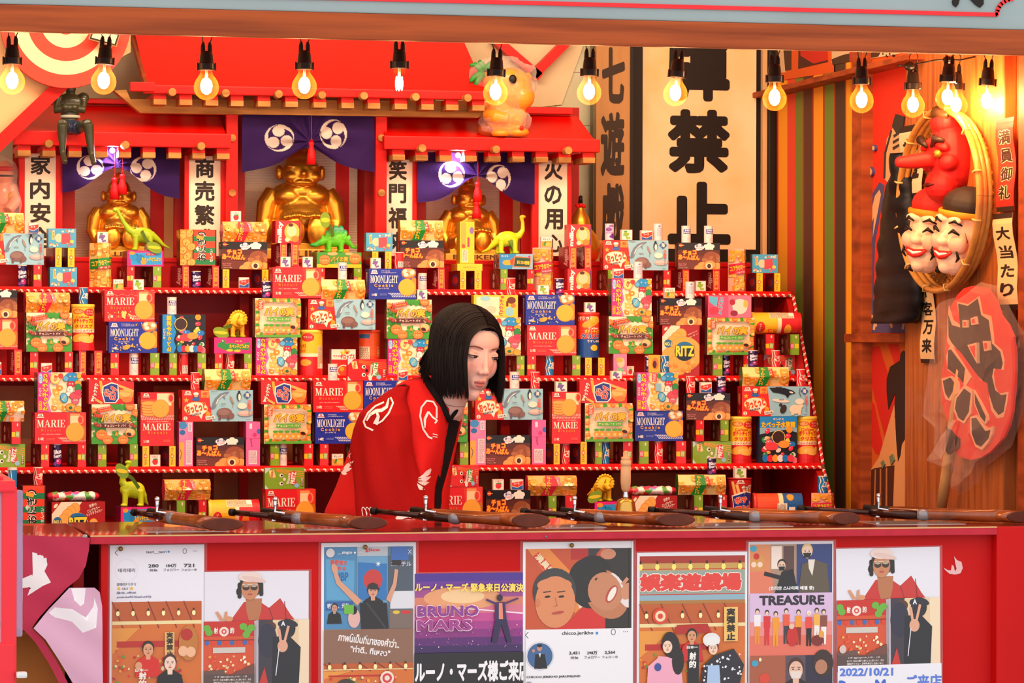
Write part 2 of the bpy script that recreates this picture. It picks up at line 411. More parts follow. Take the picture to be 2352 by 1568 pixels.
def hex_pack(kind, art, side, end, standing=False):
 """six-sided carton; lying shows an upper and a lower slanting face meeting at a crease"""
 bm = bmesh.new(); lay = bm.loops.layers.float_color.new('Col')
 L = (art.h if standing else art.w) * U; hh = (art.w if standing else art.h) * U / 2; d = hh * 0.42; D = hh * 1.9
 sec = [(0, 0), (d, hh), (D - d, hh), (D, 0), (D - d, -hh), (d, -hh)]     # (y, cross)
 if standing:
  rot = [(0, -hh * .45), (0, hh * .62), (D * .45, hh), (D, hh * .5), (D, -hh * .5), (D * .5, -hh)]
  a = [bm.verts.new((q, y, 0)) for y, q in rot]; b = [bm.verts.new((q, y, L)) for y, q in rot]
 else:
  a = [bm.verts.new((-L / 2, y, q + hh)) for y, q in sec]; b = [bm.verts.new((L / 2, y, q + hh)) for y, q in sec]
 bm.faces.new(a); bm.faces.new(b[::-1])
 for i in range(6): bm.faces.new((a[i], b[i], b[(i + 1) % 6], a[(i + 1) % 6]))
 bmesh.ops.recalc_face_normals(bm, faces=bm.faces)
 for f in bm.faces: col_faces(bm, lay, [f], end if len(f.verts) == 6 else side)
 if standing:
  def warp(p):
   x = p.x
   if x < -hh * .45: y = (-hh * .45 - x) / (hh * .55) * D * .5
   elif x > hh * .62: y = (x - hh * .62) / (hh * .38) * D * .45
   else: y = 0
   return (x, y + p.y - .0002, p.z)
  art_into(bm, lay, art, -hh, 0, U, cuts_x=[hh * .55, hh * 1.62], warp=warp)
  KM[kind] = (mesh_from(kind, bm), 2 * hh, L, D)
 else:
  art_into(bm, lay, art, -L / 2, 0, U, cuts_z=[hh], warp=lambda p: (p.x, abs(p.z - hh) / hh * d + p.y - .0002, p.z))
  KM[kind] = (mesh_from(kind, bm), L, 2 * hh, D)

R_, RD, WH, CRM = '#dc1f26', '#a8141c', '#f6ead8', '#f7e6c4'
def mlogo(a, x, y, k=1.0, c=WH):
 a.poly([(x, y + 9 * k), (x + 4 * k, y), (x + 13 * k, y), (x + 17 * k, y + 9 * k)], c); a.rect(x, y + 6 * k, x + 17 * k, y + 7.2 * k, RD)
 a.ell(x + 7 * k, y + 3 * k, 1.2 * k, 1.8 * k, RD, 8); a.ell(x + 10 * k, y + 3 * k, 1.2 * k, 1.8 * k, RD, 8)
def biscuit(a, cx, cy, r, c='#f2a83a', d='#d98422'):
 a.ell(cx, cy, r, r, d, 32); a.ell(cx - .4, cy - .5, r - 1.1, r - 1.1, c, 32)
 vs = random.Random(3)
 for i in range(12):
  q = i * 2.4; rr = r * .75 * math.sqrt((i + .5) / 12); a.ell(cx + rr * math.cos(q), cy + rr * math.sin(q), .5, .5, '#e0912a', 5)
def gingham(a, x0, y0, x1, y1, sk, c1, c2):
 a.poly([(x0, y0), (x1, y0), (x1 + 6, y1), (x0 + sk, y1)], c1)
 n = int((x1 - x0) / 4)
 for i in range(n):
  q = x0 + 4 * i + 2; a.poly([(q, y0), (q + 2, y0), (q + 2 + sk * .6, y1), (q + sk * .6, y1)], c2)
 a.rect(x0 + sk * .4, (y0 + y1) / 2 - .6, x1, (y0 + y1) / 2 + .6, c2)
def marie(kind, deco=False):
 a = Art(116, 71, R_)
 a.poly([(72, 0), (116, 0), (116, 66), (60, 66), (78, 40)], '#e23a30'); 
 a.rect(80, 3, 102, 38, '#f3d7a4'); a.rect(80, 3, 102, 8, '#f09a5c'); a.ell(104, 17, 7, 10, '#ee8a5a'); a.ell(103, 17, 4.5, 7.5, '#e23a30')
 gingham(a, 52, 57, 112, 66, 14, '#f4d9c4', '#d8483c')
 a.ell(110, 46, 9, 17, '#c56a1c'); biscuit(a, 91, 45, 21.5)
 mlogo(a, 4, 3)
 a.serif('MARIE', 4, 17, 69, 33.5, WH); a.text('B i s c u i t', 14, 37, 58, 43, '#c88a2e', off=.01)
 if not deco: a.text('やさしくまろやかミルクの味わい', 14, 48, 60, 50.5, '#f3c8b8')
 a.text('21枚', 7, 56, 20, 63, WH, off=.03); a.lines(26, 58, 45, 64, 2, '#e46a58')
 if deco:
  a.confetti(4, 48, 72, 66, 26, ['#f0b83c', '#f6d270', '#e8822c', '#f8e3a0'], .8, 2.6, 4); a.ell(44, 56, 5, 7, '#f6d270'); a.ell(41, 50, 2, 4, '#f6d270', 10, .5); a.ell(48, 50, 2, 4, '#f6d270', 10, -.5)
  for i in range(22): a.ell(3 + i * 3.4, 11 + 2 * math.sin(i), .8, .8, '#f4b9a0', 6)
 lf = Art(45, 71, RD); lf.rect(14, 8, 34, 63, '#c33a30'); lf.lines(18, 14, 30, 58, 14, '#e6b8a0')
 box_pack(kind, a, .048, '#b4161c', '#c81c22', lf)
marie('MA'); marie('MD', True)
a = Art(78, 122, R_); a.rect(0, 12, 78, 58, '#cf5a30'); a.rect(38, 2, 72, 30, '#f3dcae'); a.ell(71, 13, 8, 11, '#f0a26a'); a.ell(71, 13, 5, 8, R_)
a.rect(0, 0, 38, 16, R_); gingham(a, -4, 52, 80, 63, 6, '#f2d3c0', '#d8483c')
for i in range(5): a.ell(21 - i * .6, 50 - i * 6.0, 17, 5, '#c8741e'); a.ell(21 - i * .6, 48.6 - i * 6.0, 17, 4.4, '#f0a84a')
biscuit(a, 46, 37, 21); mlogo(a, 4, 2)
a.text('やさしくまろやかミルクの味わい', 14, 65, 66, 68, '#f8d8c8'); a.serif('MARIE', 4, 71, 70, 86, WH); a.text('B i s c u i t', 16, 88, 62, 95, '#c88a2e', off=.03); a.text('21枚', 6, 108, 20, 115, WH, off=.03); a.lines(52, 108, 70, 114, 2, '#e46a58')
lf = Art(45, 122, RD); lf.rect(12, 8, 32, 114, '#c8695c'); lf.lines(14, 14, 30, 108, 24, '#f0d0c0')
box_pack('MV', a, .048, '#b4161c', None, lf)
def moon(kind, deco=False):
 a = Art(109, 71, '#1c2f9e'); a.poly([(74, 0), (109, 0), (109, 64), (84, 64)], '#2a3fae' if not deco else '#28399a')
 a.ell(92, 10, 17, 13, '#b5712e'); a.ell(92, 8, 15, 10, '#e6b074')
 for x, y, c in ((84, 6, '#f3ead0'), (93, 4, '#e9a469'), (100, 8, '#f3ead0'), (90, 11, '#d98a4c'), (86, 14, '#f0e6cc')): a.ell(x, y, 5.5, 4.5, c)
 if not deco: gingham(a, 44, 56, 104, 66, 12, '#e8e4ec', '#3a52b8')
 a.ell(104, 40, 9, 20, '#d98a28'); biscuit(a, 88, 43, 20, '#f6b233', '#dd8f1e')
 mlogo(a, 4, 3, 1, '#dfe0ee'); a.text('キラキラほおばる', 28, 4, 48, 6.6, '#d8d8f0'); a.text('ミツバチの森の卵屋さんのクッキー', 28, 8, 64, 10.6, '#d8d8f0')
 a.serif('MOONLIGHT', 3, 16, 67, 33, '#f4efe4'); a.text('C o o k i e', 12, 35, 56, 42.5, '#e8a53c', off=.04); a.text('[ムーンライト]', 22, 44, 46, 48, '#e8e4f0')
 a.text('14枚', 7, 57, 19, 64, '#f4efe4', off=.03); a.lines(25, 58, 42, 63, 2, '#7684cf')
 if deco:
  a.confetti(6, 46, 74, 68, 36, ['#e9b93c', '#b7c4ef', '#f2dc8c', '#5468c8', '#d8a040'], .6, 2.2, 8); a.ell(40, 58, 9, 5, '#d9a640', 14, -.4); a.ell(52, 55, 3, 3, '#d9a640'); a.poly([(30, 54), (40, 56), (32, 64)], '#c69534'); a.confetti(50, 2, 76, 8, 14, ['#c9a24a', '#8f9fe0'], .5, 1.5, 3)
 lf = Art(45, 71, '#141f6c'); lf.rect(10, 8, 26, 66, '#c8c4cc'); lf.lines(12, 12, 24, 62, 16, '#5a5a80')
 box_pack(kind, a, .048, '#15206e', '#223096', lf)
moon('MO'); moon('MP', True)
def leaf(a, x, y, r, c='#3f9a2c'):
 for i in range(4): q = i * 1.57 + .6; a.ell(x + r * .55 * math.cos(q), y + r * .55 * math.sin(q), r * .62, r * .5, c, 10, q)
 a.line([(x, y), (x + r, y + r)], .7, '#2c7a1e')
def pastry(a, x, y, r):
 a.ell(x, y, r * 1.12, r, '#c8581c'); a.ell(x, y - 1, r, r * .86, '#ec8a3a')
 for i in range(5): a.ell(x - r * .5 + i * r * .25, y - 1 + (i % 2) * r * .3 - r * .2, r * .22, r * .16, '#f8b468' if i % 2 else '#d8662a', 8)
def pie(kind, figures=False, ch='実'):
 a = Art(105, 91, '#f6e6c2'); rr = random.Random(5)
 if not figures:
  for x, y in ((8, 18), (7, 34), (14, 58), (10, 70), (60, 6), (72, 7), (97, 32), (97, 60), (90, 8), (55, 68), (100, 48), (4, 52), (20, 36), (50, 5), (99, 72), (26, 60), (80, 72), (12, 26)): leaf(a, x, y, 8)
  a.poly([(0, 91), (0, 74), (20, 78), (50, 72), (80, 78), (105, 72), (105, 91)], '#3f9c26')
  a.ell(56, 76, 14, 8, '#55a838'); a.ell(44, 78, 8, 6, '#3f9a2c'); a.ell(70, 78, 8, 6, '#3f9a2c')
  for x, y, r in ((88, 5, 10), (102, 20, 9), (22, 70, 12), (36, 82, 11), (72, 82, 11), (3, 14, 7)): pastry(a, x, y, r)
  for x, y in ((8, 45), (14, 49), (92, 47), (98, 51)): a.ell(x, y, 5, 4, '#8a2c14'); a.ell(x, y - 1, 2.5, 1.6, '#c8541e')
  a.ell(88, 66, 12, 10, '#d9722a'); a.ell(88, 64, 10, 8, '#f3bd7c'); a.ell(85, 69, 6, 4, '#3a1410', 14, .3)
  a.poly([(56, 62), (52, 72), (60, 72)], '#f0a030')
  a.poly([(18, 44), (88, 44), (84, 49), (88, 54), (18, 54), (22, 49)], '#5c1f14'); rib = '#f6e0c8'
  a.poly([(10, 9), (44, 3), (48, 13), (14, 20)], '#dd3328'); a.text('焼きたてのサク', 14, 6, 42, 10, CRM, -10); a.text('サックサク食感', 18, 11, 44, 15, '#f8dc50', -10)
  a.text('New', 5, 17, 26, 31, '#e0392c', 8, .03)
 else:
  for i in range(44):
   q = 2 * math.pi * i / 44; rx, ry = 50, 44
   x, y = 52.5 + rx * .98 * max(-1, min(1, 1.25 * math.cos(q))), 45.5 + ry * .95 * max(-1, min(1, 1.25 * math.sin(q)))
   if 24 < y < 50 and 12 < x < 93: continue
   if i % 4 == 0: leaf(a, x, y, 6)
   elif i % 4 == 2: pastry(a, x, y, 6.5)
   else: a.ell(x, y, 6, 6.5, '#f0a02c'); a.ell(x - 4, y - 5, 2, 2, '#f0a02c'); a.ell(x + 4, y - 5, 2, 2, '#f0a02c'); a.ell(x, y + 2, 3, 2.4, '#f8d48c')
  for x in (24, 36, 50, 64, 76): a.ell(x, 72 + (x % 3), 6, 7, '#ef9c2a'); a.ell(x, 74, 3, 3, '#f6cf86'); a.ell(x, 63, 6, 3, '#4ba42e')
  a.ell(89, 64, 11, 9, '#d9722a'); a.ell(89, 62, 9, 7, '#f3bd7c'); a.ell(86, 67, 6, 4, '#3a1410', 14, .3)
  a.poly([(0, 91), (0, 86), (105, 84), (105, 91)], '#5aa838')
  a.rect(5, 4, 17, 26, '#e64a34'); a.vtext('コアラの', 7, 5, 15, 25, CRM)
  a.poly([(24, 44), (82, 44), (79, 49), (82, 54), (24, 54), (27, 49)], '#58ac3a'); rib = '#f2f0c0'
 a.text('パイの', 20, 21, 70, 41, '#f4b82c', 0, .045, '#6a2410', .05); a.text(ch, 69, 21, 89, 42, '#f4b82c', 0, .045, '#6a2410', .05)
 a.text('チョコレート パイ', 28, 46, 78, 52, rib, 0, .02); a.text('CHOCOLATE PIE', 40, 56, 66, 58, '#c07848')
 lf = Art(32, 91, '#6d4a2a'); lf.rect(8, 6, 14, 86, '#a89878'); lf.lines(9, 8, 13, 84, 24, '#4a3a28')
 box_pack(kind, a, .034, '#5f4a24', '#caa45a', lf)
pie('PI'); pie('PK', True); pie('PN', False, '美')
a = Art(103, 35, '#3f9a2c'); a.rect(0, 27, 103, 35, '#f2c41e'); pastry(a, 18, 18, 12); pastry(a, 88, 14, 13); a.ell(36, 3, 12, 4, '#f0b070'); a.ell(74, 3, 9, 3, '#f0b070')
a.text('パイの実', 32, 9, 72, 22, '#f4b82c', 0, .045, '#6a2410'); a.text('チョコレートパイ', 40, 23, 62, 26, WH); box_pack('PF', a, .09, '#3a6a20', '#8cb84c')
def choco():
 a = Art(105, 63, '#6a2c16'); a.rect(0, 0, 105, 17, '#160c0c'); a.rect(0, 17, 105, 30, '#56200f')
 a.ell(84, 34, 20, 14, '#8e4a26'); a.confetti(62, 28, 104, 44, 14, ['#a8683c', '#9a5a34'], 3, 6, 3)
 for x, y, r in ((62, 56, 14), (98, 56, 12), (52, 62, 12), (80, 54, 16)): a.ell(x, y, r, r * .8, '#c8702c'); a.ell(x, y - 2, r * .85, r * .6, '#eaa050')
 a.ell(78, 55, 8.5, 8, '#f4d9a8'); a.ell(78, 55, 5, 5.5, '#4a1a10')
 for x, y, r in ((70, 8, 5.5), (78, 5, 6.5), (86, 8, 5.5)): a.ell(x, y, r, r * .85, '#f6ece0')
 a.rect(68, 8, 88, 16, '#f6ece0')
 for x, y in ((47, 9), (54, 6), (60, 11), (50, 14), (56, 13)): a.ell(x, y, 5.5, 4.5, '#e9e4ec')
 a.text('あ〜ん', 45, 5, 62, 10, '#2a3a8c', off=.03); a.text('おいしさふんわり', 45, 11, 61, 14.5, '#e04a40')
 a.ell(7, 6, 4.6, 4.4, '#e2342c'); a.rect(3, 5, 11, 7, '#f3c04c'); a.line([(11, 6), (15, 6)], 1.2, '#f3c04c')
 a.text('チョコ', 12, 17, 46, 29, '#f6a81e', -3, .06, '#e8301c', .07); a.text('あ〜んぱん', 1, 28, 54, 41, '#f6a81e', 2, .06, '#e8301c', .07)
 a.text('ほどよくサクふわ', 2, 49, 22, 52, '#e8909a'); a.text('つぶチョコ入り', 2, 53, 20, 56, '#e8909a'); a.text('準チョコレート菓子', 3, 58, 24, 60.5, '#d8b8a0')
 lf = Art(38, 63, '#3a1c14'); lf.rect(8, 6, 20, 56, '#bfa890'); lf.lines(9, 8, 19, 54, 14, '#3a2018')
 box_pack('CA', a, .042, '#2a120e', '#1a0e0e', lf)
choco()
def otto(kind, orca=False):
 a = Art(155, 71, '#94c6d6'); a.poly([(0, 0), (58, 0), (66, 71), (0, 71)], '#e0281f')
 a.rect(41, 1, 58, 17, '#f29a3c'); a.text('40', 44, 4, 55, 12, '#e03a1c', off=.04); a.text('周年', 45, 13, 54, 16, '#b03010')
 a.star(9, 23, 6.5, '#f6b02e'); mlogo(a, 4, 2)
 a.ell(30, 42, 26, 16, '#f6b046', 26); a.ell(30, 42, 24.5, 14.5, '#f7ead2', 26); a.poly([(34, 54), (42, 66), (46, 52)], '#f7ead2')
 a.text('おっとっと', 8, 30, 52, 50, '#e8381e', -14, .05, '#f7b64a', .04); a.poly([(18, 55), (40, 50), (41, 54), (19, 59)], '#33406c'); a.text('うすしお味', 20, 52.5, 39, 56, WH, -13)
 a.ell(30, 15, 7, 6, '#3b4a86'); a.ell(30, 8, 6, 3.4, '#f6ece0'); a.ell(30, 13, 4.5, 3, '#e8a868'); a.ell(30, 21, 9, 3.5, '#2f64b0')
 a.poly([(54, 46), (62, 52), (60, 64), (50, 60)], '#f59a2c'); a.ell(7, 64, 4.5, 4.5, WH); a.text('2', 5, 61, 9, 67, '#e0281f', off=.03)
 a.poly([(50, 60), (70, 57), (72, 64), (52, 68)], WH); a.text('日本の海', 53, 60, 69, 65, '#33406c', -8, .03)
 if not orca:
  a.poly([(64, 42), (66, 30), (72, 18), (82, 8), (94, 4), (104, 3), (98, 8), (92, 12), (94, 22), (88, 14), (80, 20), (76, 30), (72, 40), (66, 43)], '#6d7f92'); a.poly([(72, 34), (76, 22), (86, 12), (96, 8), (88, 14), (80, 20), (76, 30)], '#cfdada')
  a.line([(64, 42), (60, 36)], 2, '#5a6c80')
  a.ell(92, 52, 17, 12, '#7a5a56'); a.ell(106, 58, 8, 7, '#7a5a56'); a.rect(79, 56, 84, 68, '#6a4c48'); a.rect(98, 58, 103, 68, '#6a4c48'); a.ell(103, 50, 2, 1.5, '#8c6c66'); a.ell(90, 50, 13, 7, '#8c6e68')
  a.poly([(104, 12), (108, 16), (112, 26), (114, 32), (108, 28), (104, 20)], '#9a8a80'); a.line([(110, 28), (110, 40)], 1, '#8a7a70')
  a.ell(124, 14, 5, 10, '#2a3038'); a.ell(125, 16, 3, 7.5, '#f0ece0'); a.ell(124, 4, 2.6, 3, '#1a2028'); a.line([(122, 24), (120, 27)], 1.2, '#c87840')
  a.ell(137, 53, 16, 6.5, '#c4aaa4'); a.ell(137, 51, 13, 3.5, '#d8c2ba'); a.poly([(151, 50), (155, 46), (155, 56)], '#b49a94')
 else:
  a.poly([(62, 4), (80, 1), (98, 4), (116, 10), (122, 16), (108, 20), (104, 28), (98, 20), (84, 16), (70, 14)], '#1c222c'); a.ell(112, 14, 5, 2, WH, 12, .3); a.poly([(84, 0), (90, 5), (96, 4)], '#1c222c')
  a.ell(88, 34, 20, 4, '#e8ddd0', 16, .1); a.ell(94, 54, 7, 11, '#3a302c', 14, .4); a.ell(88, 44, 4, 4, '#3a302c'); a.ell(122, 54, 14, 11, '#ead9bc'); a.ell(134, 46, 6, 5, '#ead9bc'); a.rect(112, 58, 118, 68, '#ead9bc'); a.rect(128, 58, 134, 68, '#ead9bc')
  a.line([(132, 4), (130, 14), (134, 24)], 2, '#6a6a70')
 a.poly([(142, 2), (151, 11), (142, 20), (133, 11)], '#3a5a94'); a.text('海', 138, 6, 146, 16, WH, off=.03)
 a.vtext('の動物', 143, 22, 150, 44, '#e8604a', .03); a.vtext('すたん', 144, 46, 149, 60, '#7a8a90')
 a.ell(131, 36, 10, 7, '#f0e4d0'); a.lines(62, 2, 76, 5, 1, '#7a8a90'); a.lines(84, 30, 96, 34, 1, '#7a8a90'); a.lines(140, 66, 150, 69, 1, '#7a8a90')
 lf = Art(45, 71, '#c0201c'); lf.ell(20, 30, 10, 14, '#e8a070'); lf.star(22, 60, 6, '#f0b040')
 box_pack(kind, a, .052, '#b81e1a', '#d8382c', lf)
otto('OT'); otto('OV', True)
def animal(kind, var=0):
 a = Art(100, 91, '#f5e3c0'); a.poly([(0, 0), (30, 0), (34, 14), (27, 30), (32, 50), (24, 68), (32, 91), (0, 91)], '#e62a86'); a.poly([(24, 0), (30, 0), (34, 14), (27, 30), (32, 50), (24, 68), (32, 91), (26, 91), (19, 68), (27, 50), (22, 30), (29, 14)], '#f472ae')
 a.text('たべっ子どうぶつ', -25, 39, 55 + 5, 52, '#f8d820', -90, .05, '#7a1a10', .05)
 a.ell(7, 14, 5, 12, '#6ab4e4'); a.text('おいしさ', -3, 11, 17, 17, WH, -90); a.text('ギンビス', -4, 42, 16, 48, WH, -90, .03); a.rect(3, 66, 10, 86, '#e8b820'); a.text('バター味', -3, 73, 16, 79, '#a82010', -90)
 B = ['#f0a430', '#f6c060', '#e88c24']
 for x, y, r in ((42, 46, 9), (50, 36, 8), (40, 66, 8), (52, 76, 9), (38, 82, 7), (62, 84, 8), (46, 58, 7)):
  a.ell(x, y, r, r * .8, B[int(x) % 3], 14, x); a.ell(x - r * .6, y - r * .7, r * .35, r * .35, B[int(x) % 3], 8); a.ell(x + 1, y, r * .4, r * .3, '#fbd98c', 8)
 for x, y, rx, ry, c in ((78, 11, 15, 11, '#1c8fd0'), (92, 24, 7, 6, '#f0a020'), (94, 8, 5, 6, '#f3b52c'), (76, 27, 9, 7, '#d8283c'), (92, 36, 7, 10, '#2a8a3c'), (74, 40, 7, 9, '#f7ede0'), (70, 50, 8, 5, '#f7ede0'), (86, 54, 13, 9, '#ea4a58'), (92, 46, 7, 6, '#e8345c'), (86, 66, 8, 7, '#f0607a'), (76, 80, 12, 9, '#f09a28'), (92, 84, 8, 7, '#e8a030'), (64, 14, 6, 6, '#5ab0e0')):
  a.ell(x, y, rx + .8, ry + .8, '#5a2a20', 16); a.ell(x, y, rx, ry, c, 16)
 for x, y in ((74, 9), (84, 10), (73, 26), (79, 26), (73, 38), (84, 64), (89, 64), (72, 79), (80, 79)): a.ell(x, y, 1.8, 1.8, WH, 8); a.ell(x, y, .9, 1, '#1a1a1a', 6)
 a.ell(75, 81, 4, 3.5, '#206a30')
 a.ell(60, 58, 9, 12, '#15608c', 18, -.3); a.ell(60, 58, 7.5, 10.5, '#58b8e0', 18, -.3); a.text('どうぶつ', 53, 55, 67, 60, '#f6e040', -60, .02)
 a.ell(40, 14, 12, 13, '#e8b040'); a.ell(40, 14, 10, 11, '#f6d88c'); a.text('45種', 33, 9, 47, 18, '#d8402c', -70, .03); a.ell(52, 8, 6, 6, '#3a8a4a' if var else '#d0402c')
 if var: a.rect(36, 2, 48, 22, '#e8404a'); a.vtext('ビスケット', 38, 3, 46, 21, WH); a.rect(44, 26, 58, 44, '#8ab8c8')
 lf = Art(44, 91, '#1f3a2a'); lf.ell(20, 30, 12, 22, '#2c5a34'); lf.ell(22, 70, 12, 12, '#a02a2a')
 box_pack(kind, a, .045, '#7a1430', '#e8508c', lf)
animal('TA'); animal('TB', 1)
def aqua(kind, vert):
 w, h = (100, 89) if not vert else (84, 99)
 a = Art(w, h, '#1a1c24')
 if not vert:
  a.rect(0, 0, 26, h, '#1c8ad4'); a.poly([(26, 0), (32, 10), (26, 24), (32, 40), (26, 60), (32, 76), (26, h)], '#1c8ad4'); a.text('たべっ子水族館', -27, 38, 57, 50, '#f6c81e', -90, .045, '#7a2410', .04); a.text('ギンビス', -8, 42, 16, 47, WH, -90, .03); ox, oy = 34, 4; k = 1
 else:
  a.rect(0, 0, w, 24, '#1c8ad4'); a.text('たべっ子水族館', 4, 10, 80, 24, '#f6c81e', 0, .045, '#7a2410', .04); a.text('ギンビス', 30, 3, 54, 8, WH, off=.03); ox, oy = 6, 26; k = 1
  a.poly([(0, 24), (w, 24), (w, 34), (60, 28), (30, 32), (0, 38)], '#8ab4c8')
 cols = ['#e8dcc8', '#1c78c8', '#d83040', '#2a8a48', '#f0c8a0', '#e8304a', '#f0a030', '#3a2018', '#e8e0d0', '#e06a80', '#2a90c8', '#f6d040']
 r = random.Random(11)
 for i in range(30):
  x, y = r.uniform(ox, w - 6), r.uniform(oy + 4, h - 6); q = r.uniform(4, 9); a.ell(x, y, q, q * .75, cols[i % 12], 14, r.uniform(-1, 1)); a.ell(x - q * .3, y - q * .2, 1.2, 1.2, '#f8f4ec', 6)
 a.ell(ox + 36 if vert else ox + 8, oy + 18, 15, 15, '#f0c860'); a.ell(ox + 36 if vert else ox + 8, oy + 18, 13.5, 13.5, '#3a2018')
 a.ell(w - 18, oy + 2, 7, 7, '#f09a28'); a.ell(ox + 20, h - 36, 15, 9, '#e8404a'); a.ell(w - 30, h - 40, 13, 8, '#f09a38')
 for i in range(6): a.ell(ox + 6 + i * (w - ox - 10) / 6, h - 10, 7, 8, ['#1c78c8', '#d8283c', '#f0a030', '#e8e0e0', '#1c78c8', '#e03a4a'][i], 14)
 box_pack(kind, a, .045, '#10405c', '#1c8ad4')
aqua('TS', False); aqua('TV', True)
def longbox(kind, bg, ac, t1, w=88, h=37, tc='#f6d020', left=None):
 a = Art(w, h, bg); a.poly([(6, 6), (w - 4, 3), (w - 4, h - 4), (10, h - 3)], ac if ac != '#2a8a3c' else bg)
 if ac == '#2a8a3c':
  a.ell(40, 22, 26, 9, ac); a.ell(18, 18, 12, 7, ac); a.ell(20, 9, 5, 5, ac); a.poly([(60, 16), (84, 10), (80, 30), (62, 28)], ac); a.ell(36, 30, 8, 3, '#f0c020'); a.ell(54, 31, 8, 3, '#f0c020'); a.ell(20, 8, 1.6, 1.6, WH)
 elif kind == 'TE': a.ell(18, 15, 12, 10, '#1c8fd0'); a.ell(32, 20, 10, 11, '#1c7fc0'); a.ell(12, 6, 7, 4, '#f09a28'); a.ell(40, 27, 7, 6, '#f09a28'); a.ell(24, 10, 1.4, 1.4, '#1a1a1a')
 a.text(t1, w * .40, h * .42, w - 7, h * .68, tc, 0, .05, '#7a1a10', .05); a.rect(w * .52, 6, w * .76, 11, '#e8283c'); a.text('バター味', w * .55, 7, w * .73, 10, WH)
 box_pack(kind, a, .075, '#7a1438' if not left else '#5a3a2a', None, left)
longbox('TE', '#e8207c', '#2a9ad8', 'たべっ子どうぶつ'); longbox('TC', '#e8207c', '#2a8a3c', 'たべっ子どうぶつ')
a = Art(78, 35, '#8ab8d0'); a.poly([(0, 0), (40, 0), (30, 35), (0, 35)], '#2a8ac8'); a.text('ギンビス', 6, 3, 22, 7, WH, off=.03); a.ell(20, 20, 11, 6, '#f0a830'); a.ell(32, 18, 6, 8, '#e04a28'); a.poly([(36, 5), (74, 8), (72, 31), (32, 30)], '#c8742a'); a.poly([(38, 8), (72, 10), (70, 29), (35, 28)], '#1f4a30'); a.text('おとなの動物', 42, 15, 70, 24, '#f6d030', 4, .04, '#8a2010'); a.star(70, 6, 4, '#e8308c')
lf = Art(75, 35, '#7a5a4a'); lf.confetti(3, 3, 72, 33, 36, ['#c84a2a', '#2a5a9a', '#e0a040', '#4a2a20', '#d8c8a0'], 2, 4, 6); box_pack('TD', a, .075, '#6a4a3a', '#3a8ac0', lf)
# hexagonal koala-free cartons: biscuit-coloured round shapes, ribbon and lettering
def hexart(w, h, rib, bg, seed, vert=False, text2='チョコ'):
 a = Art(w, h, bg); r = random.Random(seed)
 for i in range(int(w * h / 150)):
  x, y = r.uniform(3, w - 3), r.uniform(3, h - 3); q = r.uniform(5, 9); c = ['#f0982c', '#f5ae3e', '#e88a26'][i % 3]
  a.ell(x, y, q, q * .85, c, 14); a.ell(x - q * .7, y - q * .6, q * .38, q * .38, c, 8); a.ell(x + q * .7, y - q * .6, q * .38, q * .38, c, 8); a.ell(x, y + q * .2, q * .4, q * .35, '#f8d08a', 8); a.ell(x, y - q * .1, q * .12, q * .18, '#3a1810', 6)
 r2 = {'g': '#1f8a34', 'r': '#e02a44'}[rib]
 if vert:
  a.poly([(0, h * .37), (w, h * .31), (w, h * .52), (0, h * .6)], r2); a.text('コアラのマーチ', 2, h * .385, w - 2, h * .51, '#f4c838', -8, .05, '#5a1a10', .04); a.poly([(w * .3, h * .54), (w - 1, h * .5), (w - 1, h * .57), (w * .3, h * .6)], '#e8405a' if rib == 'r' else '#c83020'); a.text(text2, w * .36, h * .53, w * .9, h * .57, WH, -8)
 else:
  x = w * .34; a.poly([(x, 0), (x + 20, 0), (x + 24, h / 2), (x + 14, h), (x - 8, h), (x + 2, h / 2)], r2)
  a.text('コアラのマーチ', x + 7 - 21, h / 2 - 5.5, x + 7 + 21, h / 2 + 4.5, '#f4c838', -82, .05, '#5a1a10', .04); a.poly([(x + 21, 2), (x + 29, 3), (x + 33, h * .45), (x + 27, h * .5)], '#e2382a' if rib == 'g' else '#f06a80'); a.text(text2, x + 18, 9, x + 34, 13, WH, -102)
 return a
hex_pack('KG', hexart(101, 46, 'g', '#f7d98a', 2), '#d89030', '#2f6a28'); hex_pack('KR', hexart(101, 46, 'r', '#f6b868', 5, text2='いちご'), '#d87a40', '#c8304a')
hex_pack('KW', hexart(101, 46, 'g', '#f4ead0', 9), '#d8b060', '#2f6a28')
hex_pack('KGV', hexart(50, 100, 'g', '#f6d27c', 3, True), '#d89030', '#2f6a28', True); hex_pack('KRV', hexart(48, 98, 'r', '#f5b7a0', 4, True, 'いちごつぶ'), '#d87a50', '#c8304a', True)
# potato crisp cans
def crisp(bg1, bg2, t2, c1, c2, band=WH, split=.62):
 a = Art(52, 106, bg1); h = 106; a.rect(0, h * split, 52, h, bg2)
 return a
a = Art(52, 108, '#f7bf2a'); a.rect(0, 58, 52, 66, '#f6e4bc'); a.rect(0, 66, 52, 108, '#d8242a'); a.ell(17, 17, 9, 6, '#c8501e'); a.ell(17, 17, 7, 4.5, '#e8a050'); a.ell(36, 19, 10, 9, '#d8302a'); a.text('ザクッと', 30, 14, 42, 18, CRM); a.text('こくうま', 30, 20, 42, 24, CRM)
a.text('Calbee', 13, 27, 34, 33, '#d84a1c', off=.03); a.text('ポテトチップス', 10, 33, 42, 45, '#d8281e', 0, .05); a.text('クリスプ', 12, 47, 41, 56, '#d8281e', 0, .05); a.text('コンソメパンチ', 12, 59, 41, 64.5, '#c0301c', off=.03); a.ell(20, 78, 15, 9, '#f3a83a', 16, -.4); a.ell(30, 82, 13, 8, '#f8c25c', 16, .3); a.ell(40, 76, 5, 6, '#f8d050'); a.rect(0, 98, 52, 108, '#c81e24')
PCA = a; wrap_pack('PC', a, lid='#f7cf4a', lidh=.008, bandc='#f0a828')
